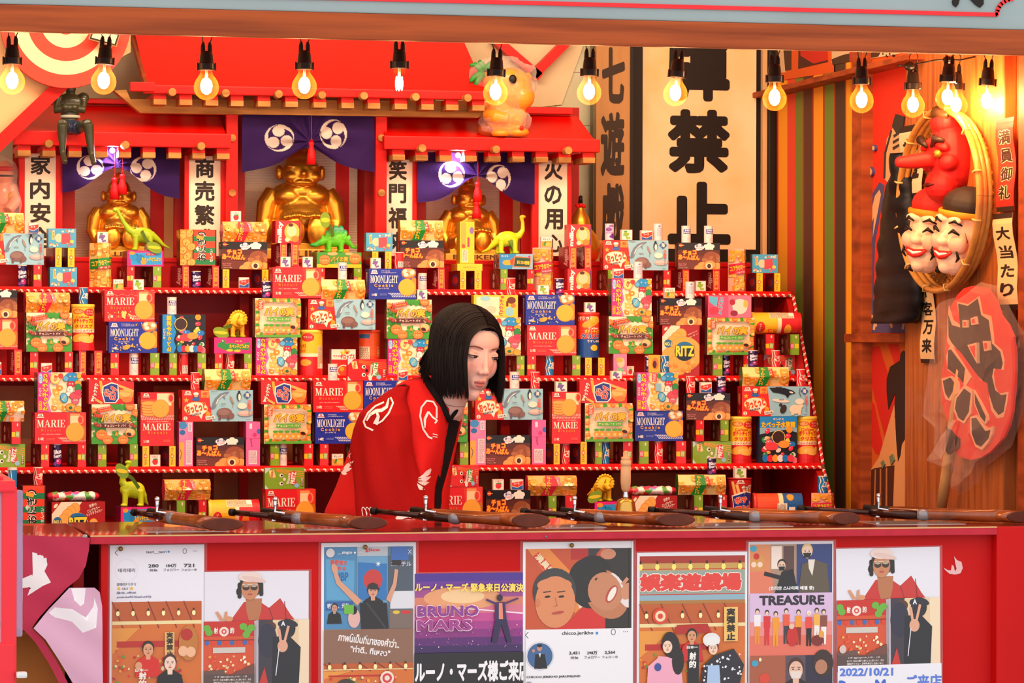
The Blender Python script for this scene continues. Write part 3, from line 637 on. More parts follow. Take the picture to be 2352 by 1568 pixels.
a = Art(52, 108, '#f7bf2a'); a.rect(0, 56, 52, 64, '#f6e4bc'); a.rect(0, 64, 52, 108, '#d8242a'); a.rect(34, 38, 49, 92, '#f3dcae'); a.lines(35, 40, 48, 90, 22, '#8a5a4a'); a.text('チップス', 2, 34, 16, 44, '#d8281e', 0, .05); a.text('クリスプ', 2, 46, 15, 54, '#d8281e', 0, .05); a.ell(18, 18, 10, 10, '#d8302a'); a.text('ザクッと', 11, 15, 25, 20, CRM); a.ell(14, 78, 10, 8, '#f3a83a'); a.rect(38, 80, 47, 92, '#f6eee0'); a.rect(0, 100, 52, 108, '#c81e24')
wrap_pack('PCB', a, lid='#f7cf4a', lidh=.008, bandc='#f0a828')
wrap_pack('PL', a, lid='#f7cf4a', lidh=.008, bandc='#f0a828', lying=True, endc='#f3c850')
a = Art(50, 102, '#e8402a'); a.rect(0, 60, 50, 102, '#1c4c94'); a.text('パリッと', 3, 8, 30, 18, WH, -8, .04); a.ell(26, 24, 16, 8, '#f5a42e', 16, -.5); a.ell(34, 16, 11, 7, '#f7c04a', 16, .3); a.text('Calbee', 22, 33, 40, 38, WH, off=.03); a.text('ポテトチップス', 16, 38, 46, 48, '#f0c850', 0, .05, '#c82018'); a.text('クリスプ', 10, 48, 46, 60, '#1c4c94', 0, .06, WH, .04); a.text('うすしお味', 20, 62, 42, 68, WH, off=.04); a.ell(31, 80, 6, 7, '#f0c040')
wrap_pack('PB', a, lid='#d8382c', lidh=.007, bandc='#c03028'); 
a = Art(50, 108, '#ee5a24'); a.rect(0, 62, 50, 108, '#e8481e'); a.rect(2, 10, 22, 20, '#2a6a9a'); a.rect(2, 40, 22, 72, '#f0dcb8'); a.lines(3, 42, 21, 70, 12, '#7a5040'); a.rect(0, 84, 50, 100, '#f0e0c0'); a.text('しおあじ', 26, 50, 50, 56, '#f6d8b0', 90)
wrap_pack('PR', a, lid='#e8502a', lidh=.007, bandc='#e0501e')
a = Art(44, 110, '#e8502a'); a.rect(0, 56, 44, 66, '#f0e0b0'); a.rect(0, 66, 44, 110, '#1c5a9c'); a.rect(6, 34, 18, 46, '#2a6a9a'); a.rect(4, 52, 26, 74, '#f0e4cc'); a.lines(5, 53, 25, 72, 9, '#6a5040'); a.rect(8, 78, 22, 92, '#f6f0e0'); a.ell(34, 82, 5, 8, '#f0a030')
wrap_pack('PBL', a, lid='#d8382c', lidh=.007, bandc='#c84830', lying=True, endc='#e05038')
# thick stick snack pouch / cup
def potelong(standing):
 if standing:
  a = Art(52, 89, '#c81e22'); a.rect(0, 0, 52, 3, '#8e1216')
  for i, x in enumerate((10, 17)): a.line([(x, 8 + i * 6), (x + 6, 44)], 5, '#e8a048'); a.line([(x, 8 + i * 6), (x + 6, 44)], 3, '#f4c070')
  mlogo(a, 16, 4, .8); a.text('ザックザク', 24, 13, 51, 25, WH, -10, .05, '#5a1010'); a.poly([(26, 24), (50, 19), (51, 26), (28, 31)], '#f0b030'); a.text('うすあじ', 29, 22, 49, 28, '#8a2010', -12)
  a.poly([(8, 36), (30, 26), (50, 30), (52, 62), (40, 78), (12, 72)], '#f6ece0'); a.poly([(10, 38), (31, 29), (48, 32), (50, 61), (39, 75), (13, 69)], '#23348c'); a.text('ポテ', 13, 38, 34, 52, '#e83a28', -10, .06, WH, .05); a.text('ロング', 16, 53, 48, 70, '#e83a28', -12, .06, WH, .05); a.confetti(16, 76, 50, 89, 8, ['#e8a048', '#f4c070'], 3, 5)
 else:
  a = Art(104, 56, '#d3221f'); a.poly([(0, 0), (22, 0), (30, 56), (0, 56)], '#c41c1c'); a.text('ザックザク', -4, 22, 34, 32, WH, -78, .05, '#5a1010'); a.poly([(24, 2), (30, 2), (34, 30), (28, 32)], '#f0b030')
  a.poly([(32, 14), (52, 4), (68, 8), (70, 44), (62, 54), (36, 54), (30, 34)], '#f6ece0'); a.poly([(34, 16), (52, 7), (66, 10), (67, 43), (61, 52), (38, 52), (33, 34)], '#23348c'); a.text('ポテ', 34, 22, 52, 38, '#e83a28', -80, .06, WH, .05); a.text('ロング', 40, 22, 72, 38, '#e83a28', -80, .06, WH, .05)
  a.ell(86, 34, 17, 15, '#e8943c'); a.ell(84, 30, 13, 10, '#f4b868'); a.line([(70, 12), (102, 24)], 6, '#f0b058'); a.line([(72, 24), (102, 30)], 5, '#e8a048'); a.ell(88, 46, 12, 7, '#d87c2c'); a.poly([(4, 50), (8, 42), (12, 50)], WH); a.line([(16, 46), (30, 54)], 5, '#f0b058')
 return a
for kind, st in (('PO', False), ('PV', True)):
 a = potelong(st); bm = bmesh.new(); lay = bm.loops.layers.float_color.new('Col'); w, h = a.w * U, a.h * U; D = .045
 if st:   # tapered paper cup
  def taper(z): return .80 + .20 * z / h
  rings = lathe(bm, [(w / 2 * .80, 0), (w / 2 * .99, h * .97), (w / 2 * 1.04, h * .975), (w / 2 * 1.04, h)], (0, w / 2, 0), 28)
  bmesh.ops.recalc_face_normals(bm, faces=bm.faces)
  for f in bm.faces: col_faces(bm, lay, [f], '#b81a1e'); f.smooth = True
  R = w / 2
  art_into(bm, lay, a, -R, 0, U, cuts_x=[w * i / 12 for i in range(1, 12)], warp=lambda p: ((R * taper(p.z) - p.y + .0003) * math.sin(p.x / R * 1.5), R - (R * taper(p.z) - p.y + .0003) * math.cos(p.x / R * 1.5), p.z))
  D = w
 else:    # carton whose left end is folded flat and taller
  sh = lambda x: 1.0 - .09 * (x + w / 2) / w
  bx(bm, -w / 2, w / 2, 0, D, 0, h, .002)
  bmesh.ops.recalc_face_normals(bm, faces=bm.faces)
  for f in bm.faces: col_faces(bm, lay, [f], '#b01a1c')
  art_into(bm, lay, a, -w / 2, 0, U)
  for v in bm.verts:
   v.co.z = v.co.z * sh(v.co.x) if v.co.z > h * .5 else v.co.z
   v.co.z += -.0 * v.co.x
 KM[kind] = (mesh_from(kind, bm), w, h, D)
# round crackers
a = Art(84, 116, '#f2e2c4'); a.poly([(40, 0), (84, 0), (84, 116), (0, 116), (0, 100), (30, 60)], '#a81c1e'); a.poly([(0, 0), (20, 0), (0, 26)], '#b42222'); a.ell(8, 8, 5, 3, '#f2e2c4', 12, -.8)
for x, y, r in ((42, 20, 13), (32, 28, 13), (24, 38, 14), (50, 66, 40), (20, 72, 22), (60, 74, 26), (36, 92, 24)): a.ell(x, y, r, r, '#d98a2c', 28); a.ell(x, y, r - 1, r - 1, '#efab4a', 28)
a.text('世界のロング', 56, 16, 80, 19, '#f2d8c0', -25); a.text('セラー', 60, 22, 82, 25, '#f2d8c0', -25); a.ell(13, 42, 9.5, 9.5, '#2a6c94'); a.text('NO.1', 5, 39, 21, 47, '#f6e060', 0, .04)
a.ell(50, 60, 24, 24, '#e8b83c', 30); a.ell(50, 60, 22.5, 22.5, '#13283c', 30); a.ell(50, 46, 16, 8, '#2470a8'); a.text('RITZ', 30, 47, 72, 72, '#f4dc3a', 0, .05, '#0c1c30', .05); a.confetti(8, 84, 78, 108, 20, ['#e09a38', '#f3b860', '#d98a2c'], 3, 6, 5)
box_pack('RI', a, .05, '#7a1618', '#c8b898')
a = Art(124, 56, '#a81c1e'); a.poly([(0, 0), (70, 0), (30, 56), (0, 56)], '#f2e2c4'); a.poly([(0, 0), (22, 0), (0, 26)], '#b42222'); a.ell(9, 8, 6, 3.4, '#f2e2c4', 12, -.8)
for x, y, r in ((54, 14, 12), (44, 20, 12), (36, 28, 13), (28, 38, 13), (97, 46, 10)): a.ell(x, y, r, r, '#d98a2c', 24); a.ell(x, y, r - 1, r - 1, '#f0ae52', 24)
a.text('世界の', 86, 4, 104, 11, '#f2e2d0', -18, .03); a.text('ロングセラー', 82, 13, 112, 20, '#f2e2d0', -18, .03); a.text('リッツクラッカー', 80, 20, 118, 27, '#f2e2d0', -18, .03)
a.ell(60, 47, 24, 24, '#e8b83c', 30); a.ell(60, 47, 22.5, 22.5, '#13283c', 30); a.ell(60, 31, 17, 7, '#2470a8'); a.text('RITZ', 40, 33, 82, 58, '#f4dc3a', 0, .05, '#0c1c30', .05); a.ell(13, 42, 10, 10, '#2a6c94'); a.text('NO.1', 5, 39, 21, 47, '#f6e060', 0, .04)
box_pack('RH', a, .06, '#6a1414', '#8a1a1c')
# rice cracker boxes with a striped wrapper
def onigiri(kind, wide):
 a = Art(92, 83, '#e8401c') if wide else Art(53, 86, '#e8401c'); ox = 34 if wide else 0
 for i in range(3): a.rect(ox, 15 + i * 27, a.w, 27 + i * 27, '#1c7a44')
 a.rect(a.w - 3, 0, a.w, a.h, '#1a1a1a')
 a.text('おにぎり', ox - 14, 26 if wide else 30, ox + 54, 50 if wide else 54, '#f6ece0', -90, .08); a.text('おにぎり', ox - 14, 26 if wide else 30, ox + 54, 50 if wide else 54, '#181414', -90, .03); a.text('せんべい', ox + 30, 56, ox + 60, 64, '#f2e8d8', -90, .02); a.poly([(ox + 8, 12), (ox + 26, 16), (ox + 24, 24), (ox + 7, 20)], '#f0a030'); a.poly([(ox + 5, 44), (ox + 10, 38), (ox + 15, 44), (ox + 10, 50)], '#c8d8c8')
 if wide:
  a.rect(0, 0, 31, 83, '#f08a1c'); a.rect(31, 0, 34, 83, '#301410')
  for x, y in ((8, 12), (24, 8), (16, 30), (28, 40), (6, 48), (18, 62), (28, 76), (6, 76)):
   a.ell(x, y, 11, 9, '#c85a14', 14, x); a.ell(x, y, 10, 8, '#f4a848', 14, x); a.confetti(x - 5, y - 4, x + 5, y + 4, 5, ['#3a1a10'], .7, 1.1, int(x))
 box_pack(kind, a, .05, '#4a1a10')
onigiri('ONW', True); onigiri('ON', False)
# stick biscuit boxes seen from the front (big face) and as narrow standing supports
def sticks(kind, bg, badge, txt):
 a = Art(90, 50, bg); a.poly([(0, 14), (14, 0), (0, 0)], '#bcd8e0'); a.poly([(0, 40), (8, 50), (0, 50)], '#bcd8e0'); a.poly([(8, 6), (20, 4), (24, 22), (12, 24)], '#f2d890'); a.text('国産素材', 6, 11, 26, 17, '#b03818', -80)
 for i in range(4): a.line([(26, 3 + i * 1.6), (90, 10 + i * 5)], 1.3, '#f0983c' if bg != '#d8242a' else '#e8742a')
 a.ell(37, 18, 4.6, 4.6, WH); a.ell(37, 37, 4.6, 4.6, WH); a.ell(38, 18, 2.4, 2.4, '#181414'); a.ell(38, 37, 2.4, 2.4, '#181414'); a.ell(44, 27, 3, 4, '#3a0c10' if bg == '#d8242a' else '#f4dcd4')
 a.poly([(56, 10), (68, 7), (72, 38), (60, 41)], '#d83050' if bg != '#d8242a' else '#3f9a44'); a.text('PRETZ', 50, 19, 78, 29, '#f6efe0', -82, .05); a.text('Bitsucote', 40, 22, 66, 29, WH, -82, .03)
 a.ell(72, 42, 5.5, 5.5, '#8ac0d8'); a.rect(82, 24, 87, 44, txt); a.text('サラダ味', 75, 31, 94, 36, WH, -90)
 if bg == '#d8242a': a.ell(52, 44, 4, 7, WH); a.line([(46, 38), (50, 44)], 2, WH); a.line([(58, 38), (54, 44)], 2, WH)
 box_pack(kind, a, .022, bg, bg)
sticks('GF', '#7ea82a', '#d83050', '#6a1c1c'); sticks('RF', '#d8242a', '#3f9a44', '#a01818')
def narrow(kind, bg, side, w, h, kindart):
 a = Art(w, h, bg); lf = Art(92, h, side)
 if kindart in 'gr':
  o = bg == '#7ea82a'
  a.rect(1 if not o else w * .55, h * .46, w * .42 if not o else w - 1, h * .68, '#f2c81e'); a.poly([(w * .5, h * .42), (w - 2, h * .45), (w - 3, h * .72), (w * .45, h * .68)] if not o else [(2, h * .42), (w * .5, h * .45), (w * .45, h * .72), (1, h * .68)], '#e0407a' if o else '#8ab440')
  a.lines(w * .55 if not o else 3, h * .48, w - 4 if not o else w * .42, h * .66, 4, WH); a.text('1', w * .6, 3, w * .75, 9, '#f0d0b0')
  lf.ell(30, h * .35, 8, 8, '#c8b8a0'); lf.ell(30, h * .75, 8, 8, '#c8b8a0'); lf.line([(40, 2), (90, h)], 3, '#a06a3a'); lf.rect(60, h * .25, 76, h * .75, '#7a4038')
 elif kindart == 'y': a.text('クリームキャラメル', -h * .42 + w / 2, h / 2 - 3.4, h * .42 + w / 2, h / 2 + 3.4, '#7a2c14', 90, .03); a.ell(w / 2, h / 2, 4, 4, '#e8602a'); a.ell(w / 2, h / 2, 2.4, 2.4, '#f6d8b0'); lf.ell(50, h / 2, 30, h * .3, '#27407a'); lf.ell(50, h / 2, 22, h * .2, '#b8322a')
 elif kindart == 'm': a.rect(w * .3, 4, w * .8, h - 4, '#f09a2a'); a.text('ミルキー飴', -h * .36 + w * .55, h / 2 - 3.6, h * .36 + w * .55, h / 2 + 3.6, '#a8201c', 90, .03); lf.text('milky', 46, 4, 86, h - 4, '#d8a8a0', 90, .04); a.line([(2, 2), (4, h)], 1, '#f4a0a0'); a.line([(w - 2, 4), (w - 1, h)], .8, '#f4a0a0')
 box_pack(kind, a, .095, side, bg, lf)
narrow('g', '#7ea82a', '#59321c', 20, 48, 'g'); narrow('r', '#d8242a', '#5c1c18', 20, 49, 'r'); narrow('y', '#f3c82a', '#5c1c1c', 16, 44, 'y'); narrow('m', '#d8242a', '#8c1c20', 17, 52, 'm')  # green and red props: gap shade is put into their brown side colour
# cream candy box: lettering kept, the drawn child left out for plain sweets
a = Art(59, 52, '#dc2a2c'); a.ell(39, 26, 18, 21, '#f0b848'); a.ell(38, 24, 12, 13, '#f5cf9c'); a.ell(46, 42, 9, 7, '#e8842a'); a.ell(28, 44, 6, 5, '#f5d8b0'); a.rect(56, 4, 58, 48, '#22306a'); a.text('milky', -14, 20, 36, 34, '#f7eee2', -88, .05); a.ell(36, 10, 6, 4, '#5a2416')
box_pack('MK', a, .045, '#b01c20', '#e04038')
# light blue sweet box
a = Art(64, 44, '#4aa6cc'); a.rect(8, 6, 14, 26, '#f0c860'); a.vtext('グミ', 9, 8, 13, 22, '#c83020'); a.ell(24, 22, 9, 10, '#f2cfa6'); a.poly([(30, 12), (50, 10), (52, 34), (30, 36)], '#dd4a54'); a.ell(54, 30, 5, 4, '#f2d25c'); a.confetti(3, 3, 60, 10, 12, ['#f2c8a0', '#e88a6a', '#f6e6d0'], 1.4, 3, 2); a.confetti(3, 34, 60, 41, 12, ['#e8607a', '#f6e6d0', '#f2a860'], 1.4, 3, 5)
box_pack('SC', a, .03, '#3a6a6a', '#6ab8d4')
# yellow cream biscuit box (front), its tall side and its flat side
a = Art(101, 51, '#f5c52e'); a.rect(6, 4, 58, 47, '#f6e2bc'); a.ell(30, 20, 14, 10, '#f8d8c0'); a.ell(26, 8, 12, 6, '#90c8d0'); a.ell(40, 34, 12, 9, '#f6c8a8'); a.text('パックンチョ', 44 - 4, 20, 90 - 4, 31, '#e03a50', -86, .05); a.ell(86, 12, 10, 8, '#6a2c14'); a.ell(82, 38, 10, 11, '#8ac4cc'); a.ell(90, 24, 6, 5, '#c87838'); a.rect(74, 14, 79, 26, '#6a2c14')
box_pack('PU', a, .04, '#d8a020', '#f5d24a')
a = Art(103, 52, '#f26a8c'); a.rect(0, 0, 48, 52, '#ea4a72'); a.poly([(2, 2), (24, 4), (20, 28), (4, 16)], '#5ab8d8'); a.text('ぷくぷくたい', 10, 19, 50, 30, '#2a86c0', -82, .06, WH, .05); a.rect(50, 0, 103, 52, '#f0708c'); a.ell(76, 26, 18, 18, '#f6dcc8'); a.ell(62, 42, 9, 7, '#8a1c3c'); a.ell(90, 20, 6, 9, '#f2b850'); a.ell(58, 16, 7, 7, '#a81a30'); a.ell(14, 36, 12, 9, '#d0304c')
box_pack('PP', a, .04, '#d04a6a', '#f48aa4')
a = Art(34, 100, '#f07ab0'); a.rect(0, 0, 22, 38, '#e884b0'); a.ell(9, 8, 10, 9, '#3a8ac8'); a.ell(8, 24, 7, 6, '#2a6ab0'); a.rect(17, 42, 31, 96, '#f3dfe4'); a.lines(18, 44, 30, 94, 24, '#8a5a78'); a.rect(0, 46, 12, 100, '#f3a83a'); a.rect(22, 2, 31, 22, '#e8e0ec'); a.lines(23, 4, 30, 20, 7, '#5a4a88'); a.line([(2, 62), (6, 70), (3, 84)], 1.4, '#203a60')
box_pack('PT', a, .05, '#c84a80', '#f08ab8')
a = Art(33, 101, '#eb62a4'); a.rect(8, 4, 14, 16, '#f3dfe4'); a.rect(6, 66, 26, 97, '#f3dfe4'); a.lines(7, 68, 25, 95, 13, '#8a5a78'); a.ell(20, 30, 5, 5, '#c8387c'); a.ell(30, 22, 5, 6, '#3a6ab8'); a.text('Disco', 4, 46, 22, 51, '#8a1c50', 80); a.line([(0, 38), (33, 38)], 1, '#c8387c')
box_pack('PS', a, .05, '#a83c60', '#f08ab8')
a = Art(32, 50, '#f27ea6'); a.ell(18, 20, 9, 12, '#f4c8a0'); a.ell(14, 14, 8, 6, '#f0a848'); a.ell(16, 38, 8, 6, '#7ac08a'); a.ell(26, 44, 4, 3, '#f4e0a0')
box_pack('PH', a, .06, '#a83c50', '#f08ab8')
a = Art(33, 96, '#f5c82e'); a.rect(2, 2, 14, 60, '#f2a848'); a.rect(6, 64, 18, 92, '#f6ecd0'); a.lines(7, 66, 17, 90, 11, '#7a5040'); a.rect(17, 36, 22, 58, '#e03a60'); a.ell(27, 20, 5, 8, '#8a6aa8'); a.ell(8, 56, 4, 5, '#e8502a')
box_pack('YV', a, .05, '#c89a1e', '#f5d24a')
a = Art(57, 16, '#f5c82e'); a.text('まろやかクリーム', 14, 6, 42, 10, '#8a4a1c'); box_pack('YH', a, .09, '#d8a820', '#f5d24a')
a = Art(42, 40, '#f2a81e'); a.ell(24, 20, 12, 14, '#e8782a'); a.ell(22, 22, 7, 9, '#4a1a10'); box_pack('YX', a, .05, '#8a2c18', '#f2b83c')
# fruit drop tin
a = Art(56, 55, '#f4e6d4'); a.rect(0, 22, 56, 55, '#dd2a28'); a.ell(28, 46, 15, 13, '#f6e6d4'); a.ell(28, 46, 13, 11, '#e8502a'); a.ell(24, 42, 5, 5, '#f4a02c'); a.ell(34, 50, 4, 4, '#e8304a'); a.text('サクマ式', 4, 12, 24, 17, '#d8302a', off=.04); a.text('ドロップス', 22, 10, 54, 21, '#d8302a', 0, .05); a.confetti(18, 2, 44, 9, 12, ['#d83a2a', '#f0a030', '#6aa83a', '#f0d040'], 2, 3.4, 6)
box_pack('DR', a, .03, '#b8b0a4', '#c8c0b4')
# sweets in a twisted bag, lying
bm = bmesh.new(); lay = bm.loops.layers.float_color.new('Col'); n = 22; w = 118 * U
rings = []
for i in range(n + 1):
 t = i / n; e = min(1, min(t, 1 - t) / .10); rr = (.004 + .0085 * math.sin(min(1, e) * math.pi / 2)) * (1 + .12 * math.sin(i * 2.1)); fl = .020 * (.55 + .45 * e)
 rings.append([bm.verts.new(((t - .5) * w, .024 + fl * 1.1 * math.cos(2 * math.pi * k / 12), .0125 + (rr if e > .4 else .006) * math.sin(2 * math.pi * k / 12) * (1 if k % 2 else 1.06))) for k in range(12)])
for ra, rb in zip(rings, rings[1:]):
 for k in range(12): bm.faces.new((ra[k], ra[(k + 1) % 12], rb[(k + 1) % 12], rb[k]))
bm.faces.new(rings[0]); bm.faces.new(rings[-1][::-1]); bmesh.ops.subdivide_edges(bm, edges=bm.edges[:], cuts=1, use_grid_fill=True); bmesh.ops.recalc_face_normals(bm, faces=bm.faces)
rr = random.Random(4); pal = ['#f2e6dc', '#e83a48', '#5ab4d8', '#f0c83c', '#f2e6dc', '#e85a9a', '#60a848', '#f4f0ea']
cs = [(rr.uniform(-w / 2, w / 2), rr.uniform(0, .04), rr.uniform(0, .025), pal[i % 8]) for i in range(60)]
for f in bm.faces:
 c = f.calc_center_median(); q = min(cs, key=lambda s: (s[0] - c.x) ** 2 + (s[1] - c.y) ** 2 + (s[2] - c.z) ** 2)[3]
 col_faces(bm, lay, [f], '#c8203c' if abs(c.x) > w * .42 else q); f.smooth = True
me = mesh_from('CB', bm); zs = [v.co.z for v in me.vertices]; z0 = min(zs)
for v in me.vertices: v.co.z -= z0
KM['CB'] = (me, w, max(zs) - z0, .045)
# little rolls of soda tablets
def roll(kind, bg, f):
 a = Art(21, 39, bg); f(a); a.rect(0, 0, 21, 1.6, '#e8dcd0'); wrap_pack(kind, a, bandc=bg, endc='#f2e6da')
def fc(a): a.line([(2, 2), (4, 12), (2, 22), (5, 38)], 1.2, WH); a.line([(6, 2), (8, 14), (6, 24), (9, 38)], .9, WH); a.text('Cola', 6, 14, 20, 24, WH, -70, .05); a.text('コーラ', 12, 28, 20, 32, '#f4c8c0', -80)
def fb(a): a.line([(4, 2), (6, 12), (3, 24), (6, 38)], 1.4, WH); a.line([(8, 2), (11, 14), (7, 26), (10, 38)], 1, WH); a.text('Soda', 7, 14, 21, 25, WH, -75, .05)
def fw(a): a.rect(5, 8, 20, 19, '#2c3c94'); a.text('MINI', 7, 9, 19, 13, '#eae6f0', off=.04); a.text('FRESH', 6, 14, 20, 18, '#eae6f0', off=.04); a.line([(6, 24), (14, 34)], 1, '#c8c0dc'); a.line([(16, 26), (9, 35)], 1, '#c8c0dc')
def fp(a): a.text('Blue', 4, 9, 18, 17, '#eee6f4', -12, .05); a.text('Berry', 4, 17, 19, 25, '#eee6f4', -12, .05); a.ell(13, 30, 5, 5, '#b02a70'); a.ell(6, 34, 3, 3, '#7a4aa0'); a.ell(11, 29, 1.4, 1.4, '#f0c0e0'); a.ell(6, 4, 2, 2, '#c8b8e0')
def fwb(a): a.lines(7, 10, 15, 30, 8, '#a898c0'); a.ell(11, 6, 2, 2, '#8888c0')
def fq(a): a.ell(8, 14, 5, 5, '#8c4aa0'); a.ell(15, 27, 3.4, 3.4, '#6a2c88'); a.ell(12, 31, 3.4, 3.4, '#7a3898'); a.ell(16, 33, 3, 3, '#6a2c88'); a.rect(3, 20, 18, 24, '#b898c8'); a.rect(8, 3, 16, 8, '#9a6ab0')
def fcb(a): a.line([(2, 2), (4, 12), (2, 22), (5, 38)], 1.2, WH); a.rect(8, 22, 17, 36, '#f2e8e0'); a.lines(9, 23, 16, 35, 6, '#3a2020')
roll('c', '#da2a30', fc); roll('b', '#1c78b4', fb); roll('w', '#f0e2d8', fw); roll('p', '#2c1a52', fp); roll('v', '#eaddde', fwb); roll('q', '#e8d0dc', fq); roll('x', '#da2a30', fcb)
# little boxes of fruit gum
def gum(kind, f):
 a = Art(24, 25, '#f6ebdc'); a.ring
 f(a); a.rect(0, 0, 24, .8, '#d8a898'); a.rect(0, 0, .8, 25, '#d8a898'); a.rect(23.2, 0, 24, 25, '#d8a898'); a.rect(0, 24.2, 24, 25, '#d8a898'); box_pack(kind, a, .014, '#e8d8c4', '#f6ebdc')
def gg(col, y0=8):
 def f(a):
  for i, (x, y) in enumerate(((7, 8), (11, 8), (15, 9), (9, 12), (13, 12), (11, 16), (6, 12), (17, 19), (13, 20))): a.ell(x, y + 1, 2.7, 2.5, col, 10)
  a.ell(9, 4.5, 4, 2, '#4a9a3a')
 return f
def fo(a): a.text('オレンジ', 4, 3, 20, 8, '#2a2018', off=.04); a.poly([(1, 11), (23, 9), (23, 24), (1, 24)], '#f0962a'); a.ell(16, 18, 6, 5, '#f7b84a'); a.ell(8, 16, 2.5, 6, '#3f8a3a', 10, .3)
def fs(a): a.text('いちご', 5, 2, 19, 7, '#b8302a', off=.04); a.ell(12, 15, 6.5, 7, '#e02c34'); a.ell(13, 9.5, 6, 1.6, '#3f8a3a')
def fk(a): a.poly([(1, 8), (23, 4), (23, 12), (12, 19), (1, 16)], '#e23a34'); a.poly([(1, 17), (12, 20), (23, 13), (23, 24), (1, 24)], '#2a5aa8'); a.text('コーラ', 5, 8, 16, 13, WH, 0, .04); a.line([(1, 16.5), (12, 19.4), (23, 12.4)], 1, WH)
gum('n', gg('#7a5aa0')); gum('t', gg('#8fb43a')); gum('o', fo); gum('s', fs); gum('k', fk)
# ------------------------------------------------------------------ shelves' contents; boxes in the photo's frame
SH = {'A': (668, 8.35), 'B': (868, 8.21), 'C': (1068, 8.09), 'D': (1200, 7.97)}   # shelf top at the left, depth of the shelf's front edge
SHZ = {'A': PY(1000, 664, 8.35).z, 'B': PY(1000, 862, 8.21).z, 'C': PY(1000, 1068, 8.09).z, 'D': PY(1000, 1205, 7.97).z}
ITEMS = []
def blk(ox, oy, s, rows):
 for r in rows:
  k, row, x0, y0, x1, y1 = r[:6]; ITEMS.append(dict(k=k, row=row, x0=ox + x0 / s, y0=oy + y0 / s, x1=ox + x1 / s, y1=oy + y1 / s, f=r[6] if len(r) > 6 else 0))
Z = 3.7333
blk(0, 460, Z, [('KG','A',-170,103,212,278),('k','A',243,190,330,278),('OT','A',-193,280,385,548),('SC','A',415,240,655,405),('y','A',470,405,530,570),('y','A',578,405,640,570),('SC','A',428,572,662,740),
 ('p','A',153,583,231,728),('r','A',285,552,357,738),('r','A',-100,552,-30,738),('KGV','A',783,365,970,740),('n','A',833,268,926,362),('TE','A',1090,430,1404,566),('r','A',1085,566,1155,745),('g','A',1307,566,1385,750),
 ('o','B',970,675,1057,768),('t','B',1140,675,1232,768),('ONW','A',1545,250,1858,558),('m','A',1560,558,1622,748),('p','A',1648,605,1726,752),
 ('CA','B',-243,768,152,1005),('MA','B',-277,1008,158,1275),('m','B',120,1278,188,1483),('k','B',-55,1385,12,1480),('r','B',-150,1278,-78,1480),
 ('KR','B',225,788,605,962),('PN','B',225,962,620,1297),('r','B',255,1298,328,1482),('r','B',552,1298,626,1482),('k','B',352,1392,447,1480),('b','B',677,745,755,887),('PC','B',620,888,817,1286),('m','B',675,1288,740,1485),('m','B',805,1288,878,1485),
 ('MD','B',895,768,1330,1038),('MP','B',932,1040,1350,1307),('r','B',945,1308,1020,1490),('g','B',1285,1308,1368,1490),('w','B',1112,1342,1190,1490),('w','B',1436,828,1515,978),('TS','B',1393,978,1765,1308),('g','B',1447,1310,1518,1490),('g','B',1690,1310,1768,1490),('x','B',1540,1347,1618,1490)])
blk(460, 460, Z, [('s','A',265,90,352,180),('KR','A',195,182,575,353),('CA','A',182,355,577,590),('y','A',188,590,250,748),('y','A',525,590,585,748),('k','A',332,658,420,750),('m','A',100,557,163,748),('p','B',530,690,607,836),
 ('MK','A',645,172,862,367),('m','A',680,368,745,563),('m','A',775,368,845,563),('MK','A',648,563,865,750),('n','B',687,482,772,573),('n','B',875,482,962,573),('PF','A',1000,445,1382,577),('g','A',1312,577,1385,750),('r','A',1000,577,1070,750),
 ('w','B',1190,530,1265,677),('SC','A',1422,277,1650,437),('y','A',1470,438,1527,600),('y','A',1580,438,1640,600),('MK','A',1450,600,1665,750),('n','B',1460,492,1545,585),('x','B',1670,443,1745,585),
 ('MA','B',620,575,1040,838),('KG','B',1042,677,1418,850),('MO','B',1445,585,1850,850),('PK','B',470,838,860,1172),('TA','B',475,1175,833,1500),('OT','B',927,850,1505,1108),('PCB','B',868,1108,1062,1500),('PR','B',1378,1110,1560,1500),('DR','B',1125,1275,1333,1500),
 ('w','C',1098,1400,1177,1545),('RF','C',1265,1360,1597,1545),('TC','B',120,1175,445,1312),('r','B',122,1312,195,1490),('g','B',372,1312,443,1490),('c','B',220,1350,297,1490)])
blk(840, 460, Z, [('KG','A',300,170,668,342),('CA','A',297,343,672,577),('m','A',615,577,678,765),('m','A',330,577,393,765),('YV','A',808,182,932,543),('YH','A',787,543,1000,604),('y','A',805,604,862,765),('y','A',930,604,993,765),
 ('TD','A',1142,458,1432,590),('g','A',1152,590,1217,765),('r','A',1380,590,1447,765),('c','B',1210,663,1285,808),('KRV','A',1447,403,1620,765),('o','A',1500,312,1593,403),('t','B',1472,725,1568,812),('p','B',1625,668,1700,812),
 ('w','A',455,622,530,768),('n','B',437,762,524,850),('PI','B',180,850,565,1187),('TA','B',187,1187,555,1515),('k','C',275,1447,357,1540),('PU','B',930,810,1305,1002),('TA','B',930,1002,1330,1330),('g','B',1290,1330,1362,1505),('r','B',1382,1330,1460,1500),('r','B',960,1330,1030,1500),
 ('w','C',1240,1468,1320,1612),('c','C',1418,1468,1495,1612),('b','B',1545,1365,1620,1505)])
Q = 3.921
